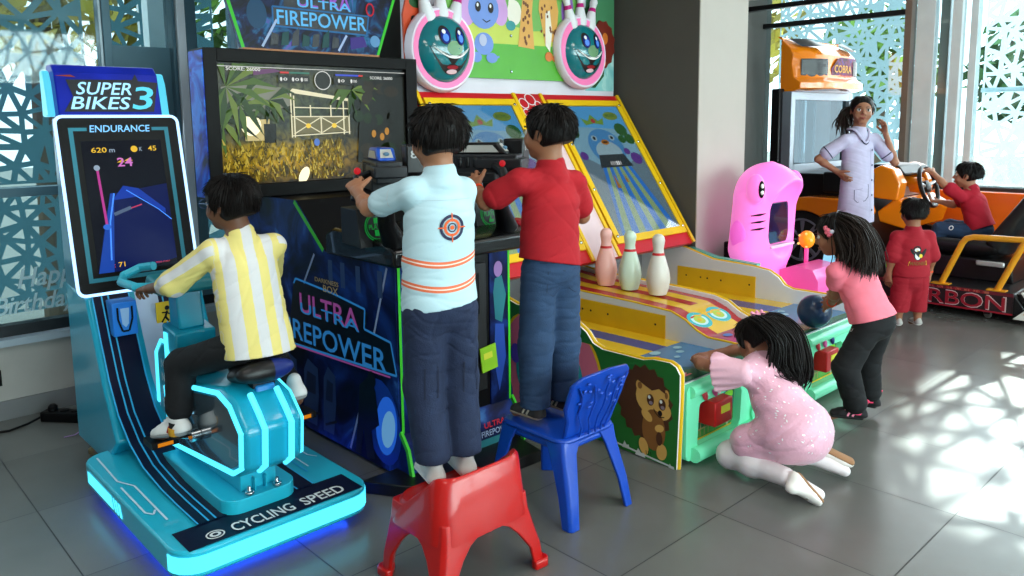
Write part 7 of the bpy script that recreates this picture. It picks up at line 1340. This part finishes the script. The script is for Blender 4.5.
for x in (-1, 1):
    b.tube([P.h(x * 0.16 + 0.12 * math.cos(t), 0.47, 0.015 + 0.085 * math.sin(t)) for t in [2 * PI * i / 20 for i in range(20)]], 0.011 * P.hh, gm_, 6, closed=True); b.tube([P.h(x * 0.28, 0.46, 0.03), P.h(x * 0.385, 0.2, 0.03), P.h(x * 0.39, -0.02, 0.03), P.h(x * 0.385, -0.09, -0.03)], 0.011 * P.hh, gm_, 6)
b.tube([P.h(-0.045, 0.475, 0.03), P.h(0, 0.50, 0.045), P.h(0.045, 0.475, 0.03)], 0.011 * P.hh, gm_, 6); go = b.build('glasses', P.root)
b = MB()
for x in (-1, 1): b.poly([P.h(x * 0.16 + 0.115 * math.cos(t), 0.47, 0.015 + 0.08 * math.sin(t)) for t in [2 * PI * i / 20 for i in range(20)]], glass('spectacle lens', (240, 245, 250), 0.1))
b.build('lens', go, smooth=0)
# ---- girl kneeling at the near lane
F = (-0.93, 0.16, 0.0); P = Person('girl in sparkly pink dress and white tights kneeling, head down on the near bowling lane', dict(head=(-1.63, 2.925, 0.515), neck=(-1.595, 2.88, 0.455), chest=(-1.545, 2.862, 0.40), waist=(-1.475, 2.84, 0.315), pelvis=(-1.405, 2.835, 0.235), shL=(-1.585, 2.755, 0.425), shR=(-1.56, 2.985, 0.415), elL=(-1.77, 2.735, 0.425), wrL=(-1.86, 2.84, 0.395), elR=(-1.77, 3.06, 0.42), wrR=(-1.87, 2.97, 0.395),
    hipL=(-1.44, 2.775, 0.19), hipR=(-1.44, 2.91, 0.19), knL=(-1.63, 2.745, 0.07), knR=(-1.62, 2.97, 0.07), anL=(-1.37, 2.705, 0.075), anR=(-1.39, 2.93, 0.085), toeL=(-1.255, 2.745, 0.03), toeR=(-1.27, 3.0, 0.035)), F, (-0.85, 0.12, -0.5), 0.185, HU=(-0.55, 0.1, 0.8), g=1.0, tone=(160, 108, 84), res=0.004, base=(-1.45, 2.84, 0.0), hands={'L': dict(d=(-0.4, 0.9, 0), pn=(0, 0, -1), curl=0.2), 'R': dict(d=(-0.4, -0.9, 0), pn=(0, 0, -1), curl=0.2)})
P.hair(seed=21, locks=60, puff=1.06, back=-0.20, name='hair')
h = P.h; sq = [[tuple(h(x, -0.35, 0.42)), tuple(h(x * 1.3, -0.62, 0.20)), tuple(h(x * 1.3 + 0.1, -0.72, -0.25)), tuple(A_((-1.50 + 0.02 * k, 2.87 + 0.024 * (k - 2) + 0.02, 0.475 - 0.02 * abs(k - 2))) ), tuple(A_((-1.445, 2.895 + 0.022 * (k - 2), 0.405 - 0.006 * k)))] for k, x in enumerate((-0.30, -0.16, 0.0, 0.16, 0.30))]
P.strands(sq, 0.0024, 'long_hair', n=140, seed=4, spread=0.033)
b = MB(); bp_ = M('hair tie pink', (240, 150, 180), 0.5)
for x in (-0.10, 0.0, 0.10): b.ell(h(x, -0.36, 0.47), 0.013, bp_, 10); b.tube([h(x, -0.33, 0.47), h(x * 1.8, -0.30, 0.60)], [0.010, 0.006], bp_, 8)
b.build('hair_bow', P.root)
dm_ = M('sequin dress pink', (228, 170, 190), 0.45, var=0.05, vs=30, bump=0.5, bs=90, sheen=0.3)
S_ = SDF(0.0045); J = P.J; R = P.R
S_.cone(J['neck'] + A_((0.01, 0, -0.02)), J['chest'], (0.065, 0.05), (0.108, 0.075), 0.03, R).cone(J['chest'], J['waist'], (0.108, 0.078), (0.105, 0.09), 0.03, R).cone(J['waist'], J['pelvis'] + A_((0, 0, 0.0)), (0.105, 0.09), (0.135, 0.125), 0.04, R)
S_.ell((-1.39, 2.84, 0.20), (0.125, 0.15, 0.115), k=0.04)
for d in 'LR': S_.cone(J['hip' + d], J['hip' + d] * 0.40 + J['kn' + d] * 0.60 + A_((0, 0, 0.02)), 0.088, 0.078, 0.04); S_.cone(J['neck'] * 0.6 + J['chest'] * 0.4, J['sh' + d], 0.05, 0.048, 0.03)
S_.cut((-1.4, 2.84, 0.085), (0, 0, -1)); dr = S_.build('dress', P.root, dm_, folds(23, 0.004, 34))
# sequins scattered over the back
b = MB(); rnd = random.Random(6); sqm = M('sequin', (255, 246, 248), 0.3, 0.2, spec=0.9); me = dr.data; w = world_loc(dr)
for _ in range(420):
    p = me.polygons[rnd.randrange(len(me.polygons))]; n = p.normal; c = p.center + w
    if c.x < -1.60 or n.z < -0.3: continue
    u_ = n.orthogonal().normalized(); u_ = Matrix.Rotation(rnd.uniform(0, 6.28), 3, n) @ u_; v_ = n.cross(u_); c = c + n * 0.0012; l = rnd.uniform(0.003, 0.0075); b.poly([c + u_ * l + n * 0.001 * rnd.random(), c + v_ * l * 0.5, c - u_ * l, c - v_ * l * 0.5 + n * 0.001 * rnd.random()], sqm)
tag(b.build('sequins', dr, smooth=0, merge=False), kind='stuff')
for d, s_ in (('L', -1), ('R', 1)):    # flared cap sleeves
    S_ = SDF(0.004); a0 = J['sh' + d]; en = a0 + (J['el' + d] - a0) * 0.62 + A_((0.0, s_ * 0.01, -0.02)); S_.cone(a0, en, (0.052, 0.050), (0.062, 0.085), 0.02, nrm(np.cross(en - a0, (0, 0, 1)))); q = nrm(en - a0); S_.cut(en, q); S_.build('frill_sleeve', P.root, M('chiffon pink', (238, 184, 200), 0.6, bump=0.4, bs=70), lambda X, q=q, a0=a0: 0.004 * np.sin(((X - a0) @ nrm(np.cross(q, (0.3, 1, 0.2)))) * 190) * np.clip(((X - a0) @ q) * 9, 0, 1))
tg = M('white tights', (226, 214, 216), 0.75, bump=0.2, bs=300); S_ = SDF(0.004)
for d in 'LR': S_.cone(J['hip' + d], J['kn' + d], 0.070, 0.055, 0.02).cone(J['kn' + d], J['an' + d], 0.053, 0.036, 0.02).ell(J['kn' + d] * 0.6 + J['an' + d] * 0.4 + A_((0, 0, 0.0)), 0.052, k=0.03).cone(J['an' + d], J['toe' + d], 0.032, 0.022, 0.01)
S_.cut((-1.5, 2.8, 0.008), (0, 0, -1)); S_.build('tights', P.root, tg)
shw, sht = M('white satin shoe', (232, 224, 218), 0.4), M('tan sole', (150, 108, 74), 0.7)
for d, up, hl, to in (('L', (-0.25, -0.80, -0.45), (-1.335, 2.715, 0.115), (0.115, 0.07, -0.085)), ('R', (-0.35, -0.15, -0.85), (-1.36, 2.965, 0.135), (0.13, 0.085, -0.095))):
    sh, z, f, sd, U, L = P.shoe(d, shw, sht, L=0.168, toe=to, up=up, heel=hl); b = MB()
    for k in range(5): c = z + f * (0.40 + 0.05 * k) * L + U * 0.16 * L + sd * (0.05 - 0.025 * k) * L; b.ell(c, 0.006, M('rhinestone', (215, 205, 190), 0.15, 0.7), 8)
    b.build('buckle', sh)
# ---- girl bending over the far lane with the blue ball
F = (-0.97, 0.05, 0); P = Person('girl in pink tee and black trousers bending over a bowling lane with a ball', dict(head=(-1.625, 3.61, 0.89), neck=(-1.565, 3.628, 0.785), chest=(-1.535, 3.64, 0.70), waist=(-1.485, 3.64, 0.59), pelvis=(-1.445, 3.665, 0.495), shL=(-1.565, 3.505, 0.735), shR=(-1.57, 3.76, 0.735), elL=(-1.62, 3.62, 0.60), wrL=(-1.69, 3.745, 0.525), elR=(-1.60, 3.86, 0.60), wrR=(-1.69, 3.89, 0.53),
    hipL=(-1.45, 3.60, 0.47), hipR=(-1.445, 3.73, 0.47), knL=(-1.515, 3.535, 0.285), knR=(-1.51, 3.765, 0.285), anL=(-1.475, 3.585, 0.085), anR=(-1.495, 3.785, 0.085), toeL=(-1.57, 3.535, 0.035), toeR=(-1.60, 3.76, 0.035)), F, (-0.93, -0.25, -0.28), 0.185, HU=(-0.28, 0, 1), g=1.0, tone=(156, 106, 80), res=0.004, base=(-1.48, 3.66, 0), hands={'L': dict(d=(-0.75, 0.45, -0.25), pn=(-0.4, 0.8, -0.3), curl=0.22, spread=0.2), 'R': dict(d=(-0.8, 0.2, -0.3), pn=(-0.5, -0.6, -0.4), curl=0.3)})
P.hair(seed=31, locks=90, puff=1.06, back=-0.26, fringe=0.22)
h = P.h; sq = [[tuple(h(x, -0.30, 0.36)), tuple(h(x * 1.3, -0.58, 0.08)), tuple(h(x * 1.5, -0.66, -0.30)), tuple(h(x * 1.7, -0.66 + 0.1 * abs(x), -0.70)), tuple(h(x * 1.9, -0.55, -0.98 - 0.1 * math.cos(9 * x)))] for x in (-0.34, -0.2, -0.07, 0.07, 0.2, 0.34)]
sq += [[tuple(h(-0.36, -0.16, 0.10)), tuple(h(-0.46, -0.22, -0.2)), tuple(h(-0.45, -0.26, -0.5)), tuple(h(-0.42, -0.2, -0.76))]]
P.strands(sq, 0.0023, 'long_hair', n=140, seed=7, spread=0.048, mat=M('dark brown hair', (30, 20, 15), 0.5, var=0.3, vs=40, spec=0.2))
b = MB(); b.tube([h(math.cos(t) * 0.425, -0.10 - 0.10 * math.sin(t), 0.12 + math.sin(t) * 0.435) for t in [PI * i / 24 for i in range(25)]], 0.018 * P.hh * 2, M('grey hairband', (52, 58, 64), 0.4), 8, flat=0.4); b.build('hairband', P.root)
b = MB(); rnd = random.Random(2)
for x, y, z, r_ in ((-0.40, 0.10, 0.22, 0.011), (-0.42, 0.05, 0.14, 0.012), (-0.41, 0.10, 0.10, 0.010), (-0.42, 0.02, 0.06, 0.013), (-0.43, 0.06, 0.02, 0.010), (-0.43, 0.10, 0.18, 0.009)): b.ell(h(x, y, z), r_, M('clip pink', (235, 110, 130), 0.4), 10)
b.ell(h(-0.44, -0.03, 0.09), 0.011, M('clip pearl', (215, 210, 225), 0.2), 10); b.build('hair_clip', P.root)
P.top(cloth('pink tee cloth', (244, 122, 140), bump=0.12), sleeve=0.46, hem=(-1.452, 3.66, 0.505), ease=0.018, flare=0.004, seed=33, amp=0.0035, hem_n=(0.35, 0, -1), wid=1.04, slv_r=0.012)
tr = P.bottom(blackc, seed=34, length=0.93, ease=0.016, wide=1.12, amp=0.003)
b = MB(); a = OnCloth(b, tr, V3((-1.47, 3.66, 0.45)), (1, 0, 0), (0, 0, 1), (0, 1, 0)); a.tx('TU', -0.055, 0.0, 0.03, 0.014, M('pocket print', (200, 200, 200), 0.7), 1, 0.2, up=0.01); b.build('pocket_print', tr, smooth=0, merge=False)
pks = M('shoe pink', (240, 140, 165), 0.5)
for d in 'LR':
    q = P.shoe(d, M('black knit shoe', (24, 22, 25), 0.8, bump=0.3, bs=200), bsole, L=0.18, toe=P.J['toe' + d] - P.J['an' + d] * A_((1, 1, 0)) - A_((0, 0, 1)) * P.J['toe' + d][2]); shoe_lines(*q, pks, -1, n=3)
    b = MB(); c = P.J['an' + d]; b.lathe([(0.030, -0.02), (0.034, -0.02), (0.033, 0.035), (0.028, 0.035)], c, (0, 0, 1), M('pink sock', (236, 70, 110), 0.85), 16); b.build('sock', P.root)
    b = MB(); z, f, U, L = q[1], q[2], q[4], q[5]; b.tube([z + f * 0.06 * L + U * 0.30 * L, z + f * -0.02 * L + U * 0.42 * L], [0.010, 0.007], M('pink sock'), 8); b.build('heel_tab', q[0])
b = MB(); c = V3(P.J['wrL'] * 0.85 + P.J['elL'] * 0.15); b.lathe([(0.021, -0.006), (0.0235, -0.006), (0.0235, 0.006), (0.021, 0.006)], c, V3(P.J['wrL'] - P.J['elL']).normalized(), M('orange wristband'), 18); b.build('wristband', P.root)
b = MB(); c = V3(P.J['wrR'] * 0.85 + P.J['elR'] * 0.15); b.lathe([(0.021, -0.008), (0.0235, -0.008), (0.0235, 0.008), (0.021, 0.008)], c, V3(P.J['wrR'] - P.J['elR']).normalized(), black, 18); b.build('watch', P.root)
b = MB(); b.ell((-1.825, 3.855, 0.444), 0.086, M('navy rubber ball', (20, 50, 84), 0.35, coat=0.3), 36); tag(b.build('ball', smooth=60), 'dark blue ball in the hands of the bending girl on the far lane', 'ball')
# ---- toddler in red
F = (-0.74, 0.67, 0); R_ = A_((0.67, 0.74, 0)); c0 = A_((-1.965, 5.545, 0)); mk = lambda r, f, z: tuple(c0 + R_ * r + A_(F) * f + A_((0, 0, z)))
P = Person('toddler in red tee and red shorts seen from behind, standing by the amber rail', dict(head=mk(0.0, 0.01, 0.80), neck=mk(0, 0, 0.685), chest=mk(0, 0, 0.58), waist=mk(0, 0, 0.46), pelvis=mk(0, 0, 0.36), shL=mk(-0.105, 0, 0.635), shR=mk(0.105, 0, 0.635), elL=mk(-0.135, -0.005, 0.50), elR=mk(0.135, -0.005, 0.50), wrL=mk(-0.14, 0.02, 0.385), wrR=mk(0.14, 0.02, 0.385), hipL=mk(-0.055, 0, 0.34), hipR=mk(0.055, 0, 0.34), knL=mk(-0.065, 0.01, 0.19), knR=mk(0.062, 0.01, 0.19), anL=mk(-0.068, 0, 0.06), anR=mk(0.066, 0, 0.06), toeL=mk(-0.07, 0.09, 0.025), toeR=mk(0.068, 0.09, 0.025)), F, F, 0.185, g=1.08, tone=(150, 100, 74), res=0.0045, base=tuple(c0), hands={'L': dict(d=(0, 0, -1), pn=tuple(R_ * 0.8 + A_(F) * 0.3), curl=0.35), 'R': dict(d=(0, 0, -1), pn=tuple(-R_ * 0.8 + A_(F) * 0.3), curl=0.35)})
P.hair(seed=41, locks=140, puff=1.03, back=-0.30)
rcl = cloth('crimson cotton', (150, 20, 36), bump=0.15)
sh_ = P.top(rcl, sleeve=0.92, hem=mk(0, 0, 0.375), ease=0.018, seed=42, amp=0.002, slv_r=0.022)
b = MB(); a = OnCloth(b, sh_, V3(mk(0, 0, 0.53)), R_, (0, 0, 1), F); pb, pw, pyl = M('print black', (20, 20, 24), 0.6), M('print white', (222, 220, 220), 0.6), M('print yellow', (225, 190, 40), 0.6)
a.el(-0.012, 0.035, 0.026, 0.024, pb, 1, n=14); a.el(-0.006, -0.005, 0.028, 0.034, pb, 1, n=14); a.el(-0.008, -0.008, 0.018, 0.026, pw, 2, n=12); a.el(-0.012, 0.032, 0.018, 0.013, pw, 2, n=12); a.el(-0.012, 0.026, 0.006, 0.004, pyl, 3, n=8); a.el(0.035, 0.012, 0.012, 0.032, pb, 1, -0.5, n=12); a.el(-0.042, 0.02, 0.008, 0.022, pb, 1, 0.5, n=10); a.el(0.012, -0.008, 0.012, 0.014, pyl, 3, n=8)
a.po([(-0.064, -0.075), (0.062, -0.072), (0.056, -0.042), (-0.058, -0.046)], pyl, 1); a.tx('MADNESS', -0.054, -0.071, 0.110, 0.024, M('print ochre', (120, 80, 20), 0.6), 2); b.build('shirt_print', sh_, smooth=0, merge=False)
S_ = SDF(0.0045); J = P.J; S_.cone(mk(0, 0, 0.42), mk(0, 0, 0.35), (0.098, 0.082), (0.104, 0.088), 0.03, R_)
for d in 'LR': S_.cone(J['hip' + d], J['kn' + d] + A_((0, 0, -0.08)), 0.068, 0.060, 0.02)
S_.cut(mk(0, 0, 0.125), (0, 0, -1)); S_.build('shorts', P.root, rcl, folds(43, 0.0022, 46))
for d in 'LR': q = P.shoe(d, M('grey knit shoe', (165, 162, 158), 0.7), wsole, L=0.135, toe=F); shoe_lines(*q, wsole, -1, n=1)
b = MB(); b.lathe([(0.0195, -0.005), (0.0215, -0.005), (0.0215, 0.005), (0.0195, 0.005)], mk(0.14, 0.018, 0.395), (0, 0, 1), M('orange wristband'), 16); b.build('wristband', P.root)
# ---- young woman in the lavender tunic
F = (0.90, -0.42, 0); P = Person('young woman in lavender buttoned tunic, one hand on hip and one raised to her ear', dict(head=(-2.49, 5.893, 1.488), neck=(-2.505, 5.885, 1.335), chest=(-2.505, 5.885, 1.20), waist=(-2.50, 5.885, 1.02), pelvis=(-2.50, 5.883, 0.86), shR=(-2.548, 5.762, 1.272), shL=(-2.44, 6.012, 1.275), elR=(-2.70, 5.665, 1.135), wrR=(-2.565, 5.695, 1.045), elL=(-2.31, 6.085, 1.105), wrL=(-2.352, 5.998, 1.312), hipR=(-2.518, 5.838, 0.84), hipL=(-2.482, 5.928, 0.84), knR=(-2.525, 5.81, 0.46), knL=(-2.475, 5.955, 0.46), anR=(-2.53, 5.81, 0.08), anL=(-2.48, 5.95, 0.08), toeR=(-2.41, 5.765, 0.03), toeL=(-2.36, 5.90, 0.03)),
    F, (0.52, -0.855, 0.0), 0.205, HU=(0.04, 0.03, 1), g=0.98, tone=(158, 108, 82), res=0.005, base=(-2.5, 5.884, 0), hands={'R': dict(d=(0.75, 0.12, -0.62), pn=(0.35, 0.85, 0.5), curl=0.18), 'L': dict(d=(-0.16, -0.12, 0.95), pn=(-0.6, -0.75, 0), curl=0.16, spread=0.16)})
P.hair(seed=51, locks=30, puff=1.0, back=-0.22, fringe=0.30)
h = P.h; P.strands([[tuple(h(0.15, -0.48, 0.02)), tuple(h(0.32, -0.62, -0.10)), tuple(h(0.42, -0.62, -0.36)), tuple(h(0.40, -0.55, -0.62))], [tuple(h(0.18, -0.46, 0.0)), tuple(h(0.40, -0.52, -0.12)), tuple(h(0.50, -0.50, -0.36)), tuple(h(0.42, -0.48, -0.58))]], 0.004, 'pony_tail', n=90, seed=9, spread=0.055, mat=M('brown hair', (44, 28, 20), 0.45, var=0.3, vs=40))
lav = cloth('lavender cotton', (190, 184, 210), bump=0.12)
tu = P.top(lav, name='tunic', sleeve=0.66, hem=(-2.50, 5.883, 0.665), ease=0.016, flare=0.010, seed=52, amp=0.0014, fr=30, slv_r=0.020, wid=1.06)
nvp = M('navy piping', (34, 36, 70), 0.6); b = MB(); a = OnCloth(b, tu, V3((-2.50, 5.885, 1.0)), -P.R, (0, 0, 1), -A_(F))
for z in (0.20, 0.09, -0.02, -0.13, -0.24): a.el(0.055, z, 0.0085, 0.0085, nvp, 3, n=12)
a.li([(0.035, 0.31 - 0.05 * i) for i in range(13)], 0.003, M('tunic seam', (150, 144, 176), 0.8), 1); b.build('button', tu, smooth=0, merge=False)
b = MB(); a = OnCloth(b, tu, V3((-2.50, 5.885, 1.0)), (0.75, 0.66, 0), (0, 0, 1), (-0.66, 0.75, 0)); a.li([(-0.05, -0.09), (-0.05, -0.16), (-0.03, -0.18), (0.03, -0.17), (0.055, -0.14), (0.055, -0.05)], 0.004, nvp, 1); a.li([(-0.05, -0.09), (0.0, -0.082), (0.055, -0.05)], 0.003, M('tunic seam'), 1); b.build('pocket', tu, smooth=0, merge=False)
b = MB(); cl = [P.J['neck'] + A_(F) * 0.075 * math.cos(t) * 1.05 + P.R * 0.07 * math.sin(t) + A_((0, 0, 0.02 - 0.10 * max(0, math.cos(t)) ** 3)) for t in [2 * PI * i / 28 for i in range(28)]]; b.tube(cl, 0.008, lav, 8, closed=True, flat=1.3); b.tube([p + A_(F) * 0.004 + A_((0, 0, -0.012)) for p in cl], 0.0045, nvp, 6, closed=True); b.build('collar', tu)
for d in 'LR':
    a0, e0 = P.J['sh' + d], P.J['el' + d]; en = a0 + (e0 - a0) * 0.64; b = MB(); b.lathe([(0.050, -0.004), (0.0555, -0.004), (0.0555, 0.004), (0.050, 0.004)], en, nrm(e0 - a0), nvp, 20); b.build('sleeve_piping', tu)
P.bottom(denim, seed=53, length=1.0, ease=0.012, amp=0.002)
for d in 'LR': P.shoe(d, M('dark flat shoe', (40, 36, 40), 0.5), bsole, L=0.22, toe=F)
# ---- child at the wheel
F = (-1, 0.0, 0); P = Person('small child in red tee and jeans sitting at the steering wheel of the racing game', dict(head=(-2.02, 6.755, 0.985), neck=(-1.985, 6.76, 0.875), chest=(-1.965, 6.765, 0.77), waist=(-1.93, 6.77, 0.65), pelvis=(-1.91, 6.775, 0.565), shL=(-2.03, 6.665, 0.825), shR=(-2.0, 6.87, 0.825), elL=(-2.135, 6.63, 0.91), wrL=(-2.235, 6.655, 1.0), elR=(-2.12, 6.80, 0.745), wrR=(-2.215, 6.78, 0.765), hipL=(-1.94, 6.72, 0.55), hipR=(-1.94, 6.84, 0.55), knL=(-2.16, 6.66, 0.56), knR=(-2.16, 6.88, 0.56), anL=(-2.20, 6.64, 0.40), anR=(-2.20, 6.88, 0.40), toeL=(-2.29, 6.64, 0.375), toeR=(-2.29, 6.88, 0.375)), F, (-0.97, -0.18, 0), 0.19, g=1.05, tone=(176, 124, 96), res=0.0045, base=(-1.91, 6.775, 0.48), hands={'L': dict(d=(-0.8, 0.3, 0.4), pn=(0, 0.4, -0.8), curl=0.6), 'R': dict(d=(-1, 0, 0.1), pn=(0, 0, 1), curl=0.6)})
P.hair(seed=61, locks=140, puff=1.06, back=-0.26)
P.top(cloth('scarlet cotton', (176, 26, 48), bump=0.12), sleeve=0.62, hem=(-1.905, 6.775, 0.58), ease=0.018, seed=62, amp=0.0028, hem_n=(0.4, 0, -1), slv_r=0.022)
tr = P.bottom(denim2, name='jeans', seed=63, length=0.98, ease=0.014)
b = MB(); a = OnCloth(b, tr, V3((-2.07, 6.72, 0.58)), (1, 0, 0), (0, 0, 1), (0, 1, 0)); a.ring(0, 0, 0.016, 0.018, 0.006, wsole, 1, 12); b.build('patch', tr, smooth=0, merge=False)
for d in 'LR': P.shoe(d, M('grey knit shoe'), wsole, L=0.14, toe=F)
